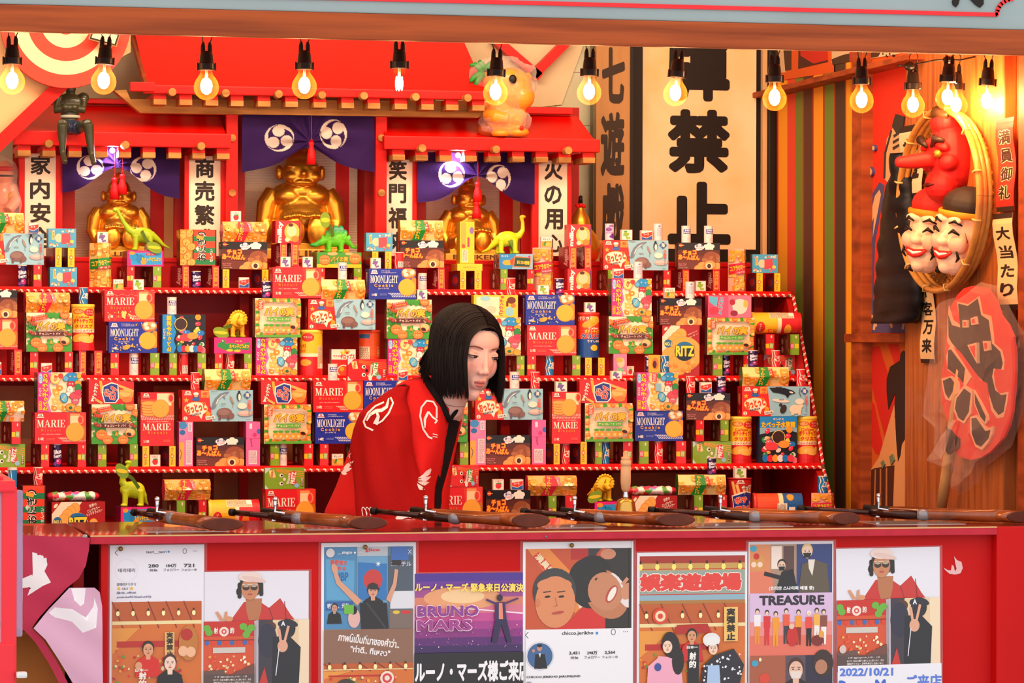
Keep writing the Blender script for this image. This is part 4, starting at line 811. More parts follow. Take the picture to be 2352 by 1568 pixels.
blk(1180, 480, Q, [('MK','A',488,137,697,337),('m','A',495,337,565,535),('m','A',635,337,698,535),('MK','A',488,537,700,735),('OT','A',815,280,1392,548),('q','A',832,130,910,278),('t','A',965,185,1063,278),('k','A',1143,190,1245,278),('v','A',1270,130,1348,278),
 ('g','A',843,548,900,735),('r','A',1345,548,1412,735),('k','B',893,535,985,625),('v','B',1090,473,1168,625),('TA','B',885,625,1242,965),('o','B',1352,707,1447,803),('MP','B',112,770,548,1042),('MA','B',125,1045,563,1318),('g','B',523,1318,600,1502),
 ('n','B',637,838,732,930),('PB','B',597,930,787,1335),('y','B',640,1337,702,1502),('y','B',757,1337,818,1502),('PI','B',862,965,1253,1303),('PH','B',900,1303,1018,1502),('s','B',1018,1412,1083,1502),('YX','C',1215,1312,1320,1468),('p','C',1195,1322,1272,1470,1),('b','C',1323,1315,1400,1468),('n','C',872,1455,970,1548)])
blk(1500, 480, 3.92, [('w','A',262,150,342,300),('w','A',465,150,543,300),('CA','A',230,303,602,543),('m','A',262,545,325,740),('m','A',535,545,600,740),('v','B',303,652,382,803),('t','A',385,645,475,740),('KRV','A',695,357,850,737),('SC','A',900,407,1125,575),('y','A',927,575,987,740),('y','A',1087,575,1145,740),
 ('CA','B',65,803,438,1043),('RI','B',90,1045,418,1500),('PP','B',503,775,885,975),('PK','B',495,977,905,1312),('PL','B',905,930,1340,1125),('g','B',535,1312,625,1497),('r','B',810,1312,870,1497),('p','B',632,1350,700,1497),('r','B',1010,1125,1092,1312),('g','B',1230,1125,1315,1312),
 ('p','C',875,1270,955,1418),('c','C',1080,1270,1158,1418),('RF','B',1005,1312,1325,1497)])
blk(0, 820, Z, [('TA','C',320,130,702,472),('MA','C',298,472,742,745),('r','C',348,745,423,935),('p','C',455,780,530,935),('r','C',662,745,740,935),('PO','C',760,190,1152,402),('PI','C',785,402,1180,745),('g','C',835,745,915,935),('g','C',1108,745,1185,935),
 ('KW','C',-150,375,215,553),('r','C',95,555,178,745),('g','C',-120,555,-45,745),('GF','C',-130,745,220,933),('MV','C',1205,302,1495,760),('y','C',1218,762,1280,932),('s','C',1285,835,1375,932),('y','C',1447,762,1507,932),
 ('b','D',68,945,147,1100),('c','D',287,943,367,1100),('ON','D',195,1100,395,1422),('CB','D',415,1152,865,1238),('RH','D',443,1240,908,1440),('TE','D',1035,1285,1335,1430),('KR','D',1415,1050,1810,1225)])
blk(400, 820, 3.7326, [('c','C',143,128,220,280),('KG','C',265,103,663,280),('OT','C',68,282,683,551),('PT','C',43,553,163,930),('PS','C',617,553,737,930),('CA','C',190,687,603,930),('PO','C',745,195,1138,403),('PK','C',770,405,1172,740),('g','C',820,742,900,930),('w','C',900,773,972,930),('r','C',1110,742,1195,930),
 ('MA','C',1193,200,1622,470),('MO','C',1210,472,1620,740),('r','C',1245,742,1325,926),('r','C',1535,742,1612,926),('o','C',1353,828,1450,926),('MO','C',1625,200,2030,470),('MO','C',1640,472,2045,740),('GF','D',780,948,1120,1130),('MA','D',783,1130,1215,1400),('g','D',18,1228,95,1415),('r','D',205,1228,280,1415),('PL','D',300,1218,740,1405)])
blk(1000, 820, 3.734, [('PI','C',-110,385,275,728),('OT','C',345,270,922,535),('PT','C',300,538,432,905),('PS','C',828,538,947,905),('g','C',205,728,285,908),('CA','C',432,668,815,905),('n','C',1027,207,1125,298),('MV','C',1002,298,1247,740),('PO','C',1243,187,1643,395),('PK','C',1287,395,1690,722),
 ('y','C',1010,742,1068,905),('c','C',1087,757,1160,905),('y','C',1240,742,1300,905),('g','C',1365,724,1430,905),('b','C',1432,757,1500,905),('r','C',1606,724,1690,905),('RF','D',120,930,372,1110),('MA','D',-30,1112,405,1385),('s','D',490,1045,583,1140),('k','D',648,1045,750,1140),('CA','D',437,1140,815,1385),
 ('KR','D',800,1018,1215,1190),('g','D',965,1190,1040,1385),('r','D',1110,1190,1185,1385),('TE','D',1370,1238,1700,1385)])
blk(1360, 820, Z, [('TB','C',385,130,740,460),('MO','C',375,460,780,720),('g','C',400,720,485,902),('c','C',543,755,615,902),('r','C',717,720,805,902),('c','C',810,160,887,308),('k','C',925,212,1020,308),('p','C',1073,160,1150,308),('CA','C',815,308,1185,538),
 ('r','C',885,540,960,722),('g','C',1097,540,1170,722),('GF','C',870,722,1195,902),('p','D',1003,862,1077,1010),('KG','C',1300,85,1690,248),('c','C',1757,102,1833,250),('OV','C',1295,250,1867,507),('PC','C',1203,507,1390,895),('PC','C',1772,507,1950,895),('TV','C',1443,522,1757,895),
 ('KG','D',750,1010,1150,1182),('g','D',870,1182,950,1400),('r','D',1080,1182,1155,1400),('CB','D',322,1105,727,1187),('RH','D',345,1187,730,1400),('t','D',1217,950,1317,1037),('PV','D',1195,1037,1390,1400),('PBL','D',1400,1170,1810,1400),('KRV','D',1900,1165,2085,1400),('b','D',1943,1017,2022,1165)])

LOOK = {'MA': ('wide red biscuit box with one round biscuit', 'biscuit_box', 'box'), 'MD': ('red biscuit box with a gold confetti pattern', 'biscuit_box', 'box'), 'MV': ('upright red biscuit box with a stack of biscuits printed', 'biscuit_box', 'box'),
 'MO': ('plain dark blue cookie box', 'cookie_box', 'box'), 'MP': ('dark blue cookie box sprinkled with gold figures', 'cookie_box', 'box'), 'PI': ('leafy cream pie box with brown ribbon', 'chocolate_pie_box', 'box'), 'PN': ('cream and green pie box lettered with 美', 'chocolate_pie_box', 'box'), 'PK': ('cream pie box with orange figures and green ribbon', 'chocolate_pie_box', 'box'),
 'PF': ('green pie box lying flat with a yellow lower edge', 'chocolate_pie_box', 'box'), 'CA': ('black and brown chocolate bun box', 'chocolate_bun_box', 'box'), 'OT': ('red and pale blue dolphin snack box', 'snack_box', 'box'), 'OV': ('red and pale blue snack box showing a black orca', 'snack_box', 'box'),
 'TA': ('pink edged box of colourful animal biscuits', 'animal_biscuit_box', 'box'), 'TB': ('pink edged animal box with green panel', 'animal_biscuit_box', 'box'), 'TS': ('blue edged sea creature biscuit box turned sideways', 'sea_biscuit_box', 'box'), 'TV': ('upright blue topped sea creature biscuit box between two cans', 'sea_biscuit_box', 'box'),
 'TE': ('long pink box printed with a blue elephant', 'long_biscuit_box', 'box'), 'TC': ('long pink box printed with a green crocodile', 'long_biscuit_box', 'box'), 'TD': ('long blue box with a wooden signboard print', 'long_biscuit_box', 'box'),
 'KG': ('yellow six-sided carton with a green ribbon lying down', 'hexagonal_carton', 'carton'), 'KR': ('orange six-sided carton with a red ribbon lying down', 'hexagonal_carton', 'carton'), 'KW': ('pale six-sided carton with a green ribbon', 'hexagonal_carton', 'carton'), 'KGV': ('six-sided carton with a green ribbon standing upright', 'hexagonal_carton', 'carton'), 'KRV': ('pink and orange six-sided carton standing upright', 'hexagonal_carton', 'carton'),
 'PC': ('yellow and red crisp can with white band', 'crisp_can', 'can'), 'PCB': ('yellow crisp can turned to show its printed back', 'crisp_can', 'can'), 'PL': ('yellow and red crisp can lying on its side', 'crisp_can', 'can'), 'PB': ('red and blue crisp can standing', 'crisp_can', 'can'), 'PR': ('orange red crisp can turned to its back', 'crisp_can', 'can'), 'PBL': ('orange and blue crisp can lying on its side', 'crisp_can', 'can'),
 'PO': ('red potato stick pack lying with a blue emblem', 'potato_stick_pack', 'snack pack'), 'PV': ('upright red paper cup of potato sticks', 'potato_stick_cup', 'snack cup'), 'RI': ('tall cracker box with a round navy emblem', 'cracker_box', 'box'), 'RH': ('wide maroon and cream cracker box', 'cracker_box', 'box'),
 'ONW': ('wide rice cracker box with orange crackers', 'rice_cracker_box', 'box'), 'ON': ('narrow orange and green striped rice cracker box', 'rice_cracker_box', 'box'), 'GF': ('green stick biscuit box showing two round eyes', 'stick_biscuit_box', 'box'), 'RF': ('red stick biscuit box showing two round eyes', 'stick_biscuit_box', 'box'),
 'g': ('narrow green box end standing as a prop', 'stick_biscuit_box', 'box'), 'r': ('narrow red box end standing as a prop', 'stick_biscuit_box', 'box'), 'y': ('narrow yellow caramel box standing', 'caramel_box', 'box'), 'm': ('narrow red candy box with orange strip standing', 'candy_box', 'box'), 'MK': ('red milk candy box with yellow round print', 'candy_box', 'box'),
 'SC': ('light blue gummy box', 'gummy_box', 'box'), 'PU': ('yellow cream biscuit box with pale figures', 'cream_biscuit_box', 'box'), 'PP': ('pink snack box with blue lettering', 'pink_snack_box', 'box'), 'PT': ('tall pink box side with blue and orange print', 'pink_snack_box', 'box'), 'PS': ('tall pink box side with white label', 'pink_snack_box', 'box'), 'PH': ('small pink box with orange print', 'pink_snack_box', 'box'),
 'YV': ('tall yellow box standing on a flat yellow box', 'yellow_box', 'box'), 'YH': ('flat yellow box lying on two caramel boxes', 'yellow_box', 'box'), 'YX': ('small orange box with brown print', 'orange_box', 'box'), 'DR': ('white and red fruit drop tin', 'drop_tin', 'tin'), 'CB': ('shiny multicoloured bag of sweets lying', 'sweet_bag', 'bag'),
 'c': ('little red cola tablet roll', 'tablet_roll', 'candy roll'), 'x': ('little red tablet roll showing its barcode', 'tablet_roll', 'candy roll'), 'b': ('little blue soda tablet roll', 'tablet_roll', 'candy roll'), 'w': ('little white mint roll with blue label', 'tablet_roll', 'candy roll'), 'v': ('little white mint roll showing its plain back', 'tablet_roll', 'candy roll'), 'p': ('little dark purple berry roll', 'tablet_roll', 'candy roll'), 'q': ('little white and purple grape roll', 'tablet_roll', 'candy roll'),
 'n': ('tiny white gum box with purple grapes', 'gum_box', 'gum'), 't': ('tiny white gum box with green grapes', 'gum_box', 'gum'), 'o': ('tiny orange gum box', 'gum_box', 'gum'), 's': ('tiny white gum box with a strawberry', 'gum_box', 'gum'), 'k': ('tiny gum box with red and blue wave', 'gum_box', 'gum')}
SHORT = {'MA': 'a red biscuit box', 'MD': 'the confetti biscuit box', 'MV': 'the upright biscuit box', 'MO': 'a blue cookie box', 'MP': 'a gold-flecked blue box', 'PI': 'a leafy pie box', 'PN': 'the 美 pie box', 'PK': 'an orange-figured pie box', 'PF': 'the flat green box', 'CA': 'a black bun box', 'OT': 'a dolphin snack box', 'OV': 'the orca snack box', 'TA': 'a pink animal box', 'TB': 'the green-panelled animal box', 'TS': 'the blue sea box', 'TV': 'the upright sea box', 'TE': 'an elephant box', 'TC': 'the crocodile box', 'TD': 'the long blue box',
 'KG': 'a green-ribboned carton', 'KR': 'a red-ribboned carton', 'KW': 'the pale carton', 'KGV': 'the upright green carton', 'KRV': 'an upright pink carton', 'PC': 'a yellow can', 'PCB': 'the back-turned yellow can', 'PL': 'a lying yellow can', 'PB': 'the red-blue can', 'PR': 'the orange can', 'PBL': 'the orange-blue can', 'PO': 'a potato stick pack', 'PV': 'the potato stick cup', 'RI': 'the tall cracker box', 'RH': 'a wide cracker box', 'ONW': 'the wide rice cracker box', 'ON': 'the narrow rice cracker box', 'GF': 'a green eyed box', 'RF': 'a red eyed box',
 'g': 'a green prop', 'r': 'a red prop', 'y': 'a yellow caramel box', 'm': 'a narrow candy box', 'MK': 'a red candy box', 'SC': 'a light blue box', 'PU': 'the yellow biscuit box', 'PP': 'the pink snack box', 'PT': 'a tall pink box', 'PS': 'a tall labelled pink box', 'PH': 'the small pink box', 'YV': 'the tall yellow box', 'YH': 'the flat yellow box', 'YX': 'the small orange box', 'DR': 'the drop tin', 'CB': 'the sweet bag',
 'c': 'a cola roll', 'x': 'a barcode roll', 'b': 'a soda roll', 'w': 'a mint roll', 'v': 'a plain white roll', 'p': 'a berry roll', 'q': 'the grape roll', 'n': 'a grape gum', 't': 'a muscat gum', 'o': 'an orange gum', 's': 'a strawberry gum', 'k': 'a wave gum'}
SHN = {'A': 'top shelf', 'B': 'second shelf', 'C': 'third shelf', 'D': 'lowest shelf'}
SMALL = set('cxbwvpqntosk'); THIN = set('gry') | {'m'}
kx = lambda d: (d['x0'] + d['x1']) / 2
def place_items():
 for d in ITEMS:
  Yf = SH[d['row']][1] + (.012 if d['k'] not in SMALL else .016)
  if d['k'] in ('RF',) and d['row'] == 'B': Yf += .05
  if d['k'] in ('c', 'p', 'x', 'w', 'k', 's', 't', 'o', 'b', 'n') and d['f'] == 0: Yf += .006
  if d['k'] in ('DR', 'PR'): Yf += .04
  ym = (d['y0'] + d['y1']) / 2; xm = kx(d)
  P0 = PY(d['x0'], ym, Yf); P1 = PY(d['x1'], ym, Yf); d['Y'] = Yf
  d['wx0'], d['wx1'] = P0.x, P1.x; d['zt'] = PY(xm, d['y0'], Yf).z; d['zb'] = PY(xm, d['y1'], Yf).z
 # rest each on what carries it, from the shelf upwards
 done = []
 for d in sorted(ITEMS, key=lambda d: -d['y1']):
  best = None; bz = SHZ[d['row']]
  cand = [(abs(bz - d['zb']), bz, None)]
  for e in done:
   if e['row'] != d['row']: continue
   ov = min(d['wx1'], e['wx1']) - max(d['wx0'], e['wx0'])
   if ov > .004 and e['zt'] < d['zt'] - .01: cand.append((abs(e['zt'] - d['zb']), e['zt'], e))
  dist, z, e = min(cand, key=lambda c: c[0])
  if d['row'] == 'D' and d['y1'] > 1183: z, e = SHZ['D'], None
  if dist < .03 or True: d['zb'] = z
  d['on'] = e; done.append(d)
  if e is not None and d['k'] in SMALL: d['Y'] = e['Y'] + (.004 if (e['k'] not in ('KG', 'KR', 'KW')) else .014)
 # things that share a support: same top so that the box above lies level
 pairs = {}
 for d in ITEMS:
  if d['on'] is None: continue
  for e in done:
   if e is d['on'] or e['row'] != d['row']: continue
   ov = min(d['wx1'], e['wx1']) - max(d['wx0'], e['wx0'])
   if ov > .004 and abs(e['zt'] - d['zb']) < .012 and e['zt'] < d['zt'] - .01: e['zt'] = d['zb'] - .0002
 for d in ITEMS: d['above'] = [e for e in ITEMS if e.get('on') is d]
 # labels: look + where it rests; then its place along the shelf when that is not enough
 names = {}
 def cands(d):
  lk, sh = LOOK[d['k']][0], SHN[d['row']]; on = ('on ' + SHORT[d['on']['k']]) if d['on'] else ''
  ab = ('under ' + SHORT[d['above'][0]['k']]) if d['above'] else ''
  nb = sorted([e for e in ITEMS if e['row'] == d['row'] and e is not d and abs(e['zb'] - d['zb']) < .02 and e['k'] != d['k']], key=lambda e: abs(kx(e) - kx(d)))
  out = [f'{lk}, {sh}, {on or ab or "standing on its board"}']
  if on and ab: out.append(f'{lk}, {sh}, {on}, {ab}')
  if nb: side = 'left' if kx(nb[0]) > kx(d) else 'right'; out.append(f'{lk}, {sh}, {side} of {SHORT[nb[0]["k"]]}')
  same = sorted([e for e in ITEMS if e['row'] == d['row'] and e['k'] == d['k'] and e['x1'] > 0], key=kx)
  if d in same:
   i = same.index(d); n = len(same); O = ['first', 'second', 'third', 'fourth', 'fifth', 'sixth', 'seventh', 'eighth', 'ninth', 'tenth', 'eleventh', 'twelfth', 'thirteenth', 'fourteenth']
   out.append(f'{lk}, {sh}, ' + (f'{O[i]} from the left' if i <= n // 2 else (f'{O[n - 1 - i]} from the right')))
  else: out.append(f'{lk}, {sh}, cut by the left picture edge')
  return out
 C = {id(d): cands(d) for d in ITEMS}; cnt = {}
 for c in C.values():
  for s in set(c[:-1]): cnt[s] = cnt.get(s, 0) + 1
 for d in ITEMS:
  c = C[id(d)]; pick = next((s for s in c[:-1] if cnt[s] == 1 and len(s.split()) <= 16), c[-1]); w = pick.split()
  if len(w) > 16: pick = c[-1].replace(' with a ', ' ').replace('printed on it', '').replace('  ', ' ')
  d['label'] = pick
place_items()
GRP = {}
for d in ITEMS: GRP[LOOK[d['k']][1]] = GRP.get(LOOK[d['k']][1], 0) + 1
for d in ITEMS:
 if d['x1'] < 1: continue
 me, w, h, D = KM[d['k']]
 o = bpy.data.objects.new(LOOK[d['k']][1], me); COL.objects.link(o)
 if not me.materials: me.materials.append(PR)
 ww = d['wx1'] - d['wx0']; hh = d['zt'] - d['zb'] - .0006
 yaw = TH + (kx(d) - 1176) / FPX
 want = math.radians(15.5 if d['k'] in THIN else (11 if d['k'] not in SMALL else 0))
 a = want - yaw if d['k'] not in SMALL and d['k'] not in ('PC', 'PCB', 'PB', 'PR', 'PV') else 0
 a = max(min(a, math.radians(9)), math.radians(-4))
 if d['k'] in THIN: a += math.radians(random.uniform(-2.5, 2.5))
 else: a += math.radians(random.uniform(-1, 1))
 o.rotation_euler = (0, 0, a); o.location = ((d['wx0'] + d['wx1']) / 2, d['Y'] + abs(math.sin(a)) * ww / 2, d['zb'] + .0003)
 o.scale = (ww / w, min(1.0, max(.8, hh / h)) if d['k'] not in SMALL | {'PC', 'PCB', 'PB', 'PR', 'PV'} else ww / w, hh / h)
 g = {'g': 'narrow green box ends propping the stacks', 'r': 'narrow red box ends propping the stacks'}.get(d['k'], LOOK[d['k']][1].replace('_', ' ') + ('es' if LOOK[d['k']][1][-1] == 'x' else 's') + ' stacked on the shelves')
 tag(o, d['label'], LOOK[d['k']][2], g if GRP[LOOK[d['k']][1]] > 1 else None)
# ------------------------------------------------------------------ the booth
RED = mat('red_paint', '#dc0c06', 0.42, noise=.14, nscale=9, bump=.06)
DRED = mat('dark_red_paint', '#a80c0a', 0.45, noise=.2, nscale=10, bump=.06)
WOOD = mat('brown_beam_wood', '#a84c20', 0.6, noise=.3, nscale=14, bump=.25, stretch=(.15, 1, 3), h2='#7a3214')
LWOOD = mat('bare_wood', '#c08a48', 0.6, noise=.3, nscale=20, bump=.2, stretch=(.2, 1, 2.5), h2='#8d5c28')
CEDAR = mat('cedar_board', '#b8662a', 0.5, noise=.4, nscale=10, bump=.25, stretch=(3, 6, .35), h2='#8a4218', coat=.1)
BEIGE = mat('beige_board', '#dcb27c', 0.6, noise=.12, nscale=5)
PALE = mat('pale_green_wall', '#c9c9ae', 0.7, noise=.1, nscale=7, h2='#bcb893')
CREAMW = mat('cream_plaster', '#d9c8a0', 0.8, noise=.12, nscale=9, bump=.3)
BLACK = mat('black_paint', '#1c1512', 0.4)
GREYB = mat('grey_green_sign', '#94a3a4', 0.55, noise=.08, nscale=4)
SIGNRED = mat('sign_red', '#f02e34', 0.5)
GOLD = mat('gold_paint', '#dca038', 0.33, metal=0.85, bump=.02, nscale=20)
CONC = mat('street_paving', '#8a8784', 0.8, noise=.2, nscale=6)
PRN = attr_mat('flat_print', 0.6)
PGL = attr_mat('laminated_print', 0.3, coat=.5)

XW = 2.76; YB = 8.9
def st(o): o['kind'] = 'structure'; return o
st(box('floor', -2.5, 4.5, 3.5, YB + .1, -.1, 0, CONC, 0))
st(box('wall_back', -1.0, XW + .1, YB, YB + .08, 0, 2.7, PALE, 0))
st(box('wall_right', XW, XW + .08, 6.78, YB, 0, 2.7, CEDAR, 0))
st(box('wall_left', -1.0, -.92, 6.7, YB, 0, 2.7, BEIGE, 0))
st(box('ceiling', -1.0, XW + .08, 6.6, YB + .08, 2.62, 2.7, mat('ceiling_boards', '#b06c3a', 0.6, noise=.25, nscale=9, stretch=(.3, 2, 1)), 0))
# front beam and the sign above the opening
zb1 = PY(0, 71, 6.55).z; zb0 = PY(0, 32, 6.55).z
o = st(box('trim_1', -1.3, 3.3, 6.55, 6.575, zb1, zb0 + .02, WOOD, .004))
st(box('wall_front', -1.3, 3.3, 6.60, 6.68, zb0 + .015, 3.4, mat('front_backing', '#7a3a20', .6), 0))
sg = box('signboard', -1.3, 3.3, 6.56, 6.598, zb0 + .021, 3.1, GREYB, .002); tag(sg, 'pale grey green sign board above the opening with a red border line', 'signboard')
bm = bmesh.new()
def pyline(bm, pts, w, Y, th=.004):
 P = [PY(x, y, Y) for x, y in pts]
 for a, b in zip(P, P[1:]):
  d = (b - a); d.y = 0; L = d.length or 1; n = Vector((-d.z, 0, d.x)) / L * w / 2; e = d / L * w * .2
  prism_y(bm, [((a - e + n).x, (a - e + n).z), ((b + e + n).x, (b + e + n).z), ((b + e - n).x, (b + e - n).z), ((a - e - n).x, (a - e - n).z)], Y - th, Y)
cv = [(0, -23.5), (2287, 33.5)] + [(2287 + 12 * (1 - math.cos(i * .25)) * 3.2 + 2, 33.5 - 36 * math.sin(i * .25)) for i in range(0, 7)]
pyline(bm, [(-300, -31), (2287, 34)], .0085, 6.56); pyline(bm, cv[1:], .0085, 6.56)
bm_obj('border_line', bm, SIGNRED, sg)
bm = bmesh.new()
prism_y(bm, [(PY(x, y, 6.56).x, PY(x, y, 6.56).z) for x, y in [(2186, 4), (2190, -8), (2200, -30), (2205, -8), (2200, 10), (2195, 17), (2188, 12)]], 6.556, 6.56)
prism_y(bm, [(PY(x, y, 6.56).x, PY(x, y, 6.56).z) for x, y in [(2215, -30), (2225, -4), (2240, 12), (2250, 18), (2258, 10), (2258, -20), (2250, -40)]], 6.556, 6.56)
bm_obj('lettering', bm, BLACK, sg)
st(box('trim_2', PX(2336, 500, XW - .05).x - .0, XW + .14, 6.66, PX(2338, 500, XW - .05).y - .0, 0, 2.62, WOOD, .004))
# ------------------------------------------------------------------ stepped shelves
shelf = empty('stepped_shelf', (1.2, 8.2, 0), 'red stepped display shelf filled with prize boxes across the booth', 'shelf')
SX0, SX1 = -.45, 2.645; ROPE = attr_mat('twisted_cord', .6)
def rope(name, P0, P1, r=.0046, parent=None):
 P0, P1 = Vector(P0), Vector(P1); L = (P1 - P0).length; n = max(8, int(L / .0035)); bm = bmesh.new(); lay = bm.loops.layers.float_color.new('Col'); R = 10
 t = (P1 - P0).normalized(); s = t.cross(Vector((0, 1, 0)) if abs(t.y) < .9 else Vector((1, 0, 0))).normalized(); u = s.cross(t); rg = []
 for i in range(n + 1):
  c = P0 + (P1 - P0) * i / n; rg.append([bm.verts.new(c + (s * math.cos(2 * math.pi * k / R) + u * math.sin(2 * math.pi * k / R)) * r) for k in range(R)])
 for i in range(n):
  for k in range(R):
   f = bm.faces.new((rg[i][k], rg[i][(k + 1) % R], rg[i + 1][(k + 1) % R], rg[i + 1][k])); f.smooth = True
   ph = (i / 5 + k / R) % 1.0; col_faces(bm, lay, [f], '#efdcc4' if ph < .24 else '#c8161a')
 return bm_obj(name, bm, ROPE, parent)
for row in 'ABCD':
 Yf = SH[row][1]; z = SHZ[row]
 box('shelf_board', SX0, SX1, Yf, 8.52, z - .016, z, RED, .002, shelf)
 if row != 'D':
  Lc = rope('trim_cord', (SX0, Yf - .004, z - .011), (SX1, Yf - .004, z - .011), parent=shelf); tag(Lc, 'red and white twisted cord')
  bm = bmesh.new(); M = Matrix.Rotation(math.radians(90), 3, 'X')
  for px in {'A': (43, 640, 1200, 1808), 'B': (1560, 700), 'C': (405, 1240, 1890)}[row]:
   lathe(bm, [(.004, 0), (.004, .006), (.0025, .008)], (PY(px, 670, Yf).x, Yf - .006, z - .011), 10, M)
  bm_obj('nail', bm, mat('dull_brass', '#8a6a3c', .4, metal=.7), shelf)
nx = {'A': 'B', 'B': 'C', 'C': 'D'}
for row in 'ABC':
 a = (SX1 + .004, SH[row][1] - .004, SHZ[row] - .012); b_ = (SX1 + .004, SH[nx[row]][1] - .004, SHZ[nx[row]] - .005); rope('trim_cord', a, b_, parent=shelf)
bm = bmesh.new(); pts = [(8.52, .3), (8.52, SHZ['A'] + .1), (8.48, SHZ['A'] + .1), (8.48, SHZ['A'])]
for row in 'ABCD': pts.append((SH[row][1], SHZ[row] - .016)) if row == 'A' else pts.append((SH[row][1], SHZ[row] - .016))
pts += [(7.97, .3)]
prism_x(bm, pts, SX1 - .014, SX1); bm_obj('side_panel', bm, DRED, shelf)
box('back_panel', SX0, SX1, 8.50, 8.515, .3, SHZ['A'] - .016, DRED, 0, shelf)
zS = PY(300, 591, 8.48).z
box('step_riser', SX0, SX1, 8.475, 8.49, SHZ['A'], zS - .01, RED, .001, shelf)
box('shelf_board', SX0, SX1, 8.47, 8.86, zS - .012, zS, RED, .002, shelf)
for x0, x1, y0, y1 in ((-60, 78, 885, 1062), (352, 470, 885, 1062), (1072, 1092, 900, 1062), (1116, 1140, 885, 1062), (470, 690, 960, 1062), (1400, 1430, 890, 1062), (372, 480, 1085, 1190), (490, 706, 1085, 1190), (1100, 1150, 1085, 1190), (1405, 1600, 1085, 1190)):
 A = PY(x0, y0, 8.50); B = PY(x1, y1, 8.50); box('raw_panel', A.x, B.x, 8.492, 8.50, B.z, A.z, mat('raw_board', '#b98a60', .7, noise=.15), .001, shelf)
for px in (-40, 560, 1160, 1740):
 for row in 'BCD':
  A = PY(px, 700, 8.44); top = SHZ[{'B': 'A', 'C': 'B', 'D': 'C'}[row]] - .016
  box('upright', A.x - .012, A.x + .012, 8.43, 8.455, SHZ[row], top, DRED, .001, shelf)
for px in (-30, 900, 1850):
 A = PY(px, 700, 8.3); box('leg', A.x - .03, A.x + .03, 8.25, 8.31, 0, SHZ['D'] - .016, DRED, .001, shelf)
# ------------------------------------------------------------------ miniature shrine
shr = empty('miniature_shrine', (PY(700, 590, 8.6).x, 8.6, zS), 'red miniature shrine with three tiled-eave roofs standing on the top step', 'shrine')
def sbox(name, px0, px1, py0, py1, Y0, Y1, m, bev=.002, par=None, bmx=None):
 A = PY(px0, py0, Y0); B = PY(px1, py1, Y0)
 if bmx is not None: bx(bmx, A.x, B.x, Y0, Y1, B.z, A.z, bev); return
 return box(name, A.x, B.x, Y0, Y1, B.z, A.z, m, bev, par if par is not None else shr)
def roof(px0, px1, pye, pyf, Ye, Yt, pyt, rafters, circles, rw, rr):
 xm = (px0 + px1) / 2; A = PY(px0, pye, Ye); B = PY(px1, pye, Ye); ze = PY(xm, pye, Ye).z; zt = PY(xm, pyt, Yt).z; zf = PY(xm, pyf, Ye).z
 bm = bmesh.new(); prism_x(bm, [(Ye, ze), (Yt, zt), (Yt + .02, zt), (Yt + .02, zt - .03), (Ye, ze - .012)], A.x, B.x); r = bm_obj('roof', bm, RED, shr)
 box('eave_board', A.x - .01, B.x + .01, Ye - .02, Ye + .012, zf, ze + .002, RED, .003, r)
 hgt = ze - zf
 for px in rafters:
  a = PY(px, pyf, Ye).x; b = a + rw
  rf = box('rafter', a, b, Ye - .006, Yt - .05, zf - .014, zf, RED, .001, r)
  box('rafter', a, b, Ye - .012, Ye + .10, zf - .028, zf - .0135, LWOOD, .001, r)
 M = Matrix.Rotation(math.radians(90), 3, 'X')
 for px in circles:
  c = PY(px, pyf, Ye); bm = bmesh.new(); lathe(bm, [(rr, 0), (rr, .03), (rr * .93, .033)], (c.x, Ye - .018, zf + .2 * rr), 20, M); bm_obj('beam_end', bm, LWOOD, r)
 return r, ze, zf
roof(338, 1118, 205, 223, 8.40, 8.82, 40, [352, 411, 471, 529, 591, 654, 719, 783, 843, 905, 966, 1023, 1083], [391, 513, 634, 733, 829, 947, 1066], .033, .0105)
box('ridge_beam', PY(300, 200, 8.36).x, PY(338, 200, 8.36).x + .02, 8.36, 8.39, PY(320, 209, 8.36).z, PY(320, 188, 8.36).z, RED, .002, shr)
A = PY(268, 206, 8.47); bm = bmesh.new()
prism_y(bm, [(PY(x, y, 8.46).x, PY(x, y, 8.46).z) for x, y in [(262, 208), (322, 259), (1098, 270), (1112, 262), (1112, 232), (300, 228), (290, 206)]], 8.46, 8.50); bm_obj('tie_beam', bm, LWOOD, shr)
bm = bmesh.new(); prism_x(bm, [(8.39, PY(338, 190, 8.4).z), (8.82, PY(299, 45, 8.82).z), (8.82, PY(299, 62, 8.82).z), (8.39, PY(338, 212, 8.4).z)], PY(330, 200, 8.4).x, PY(338, 200, 8.4).x); bm_obj('barge_board', bm, WOOD, shr)
roof(40, 520, 306, 337, 8.45, 8.66, 244, [40, 97, 157, 217, 271, 327, 386, 441, 497], [109, 284, 457], .033, .0105)
roof(888, 1366, 318, 347, 8.45, 8.65, 262, [900, 953, 1008, 1065, 1120, 1175, 1229, 1282, 1337], [962, 1131, 1296], .033, .0105)
sbox('ridge_beam', 150, 520, 226, 243, 8.64, 8.68, RED); sbox('ridge_beam', 900, 1316, 240, 262, 8.62, 8.66, RED)
for p0, p1, top in ((520, 546, 262), (863, 888, 262)):
 pl = sbox('pillar', p0, p1, top, 588, 8.49, 8.52, RED); pl.name = 'pillar'
 M = Matrix.Rotation(math.radians(90), 3, 'X')
 for py in (317, 443):
  c = PY((p0 + p1) / 2, py, 8.49); bm = bmesh.new(); lathe(bm, [(.0095, 0), (.0095, .008)], (c.x, 8.49, c.z), 18, M); bm_obj('beam_end', bm, LWOOD, pl)
for p0, p1 in ((44, 56), (129, 143), (424, 434), (507, 519), (948, 957), (1223, 1237), (1304, 1313)): sbox('pillar', p0, p1, 356, 588, 8.52, 8.54, RED)
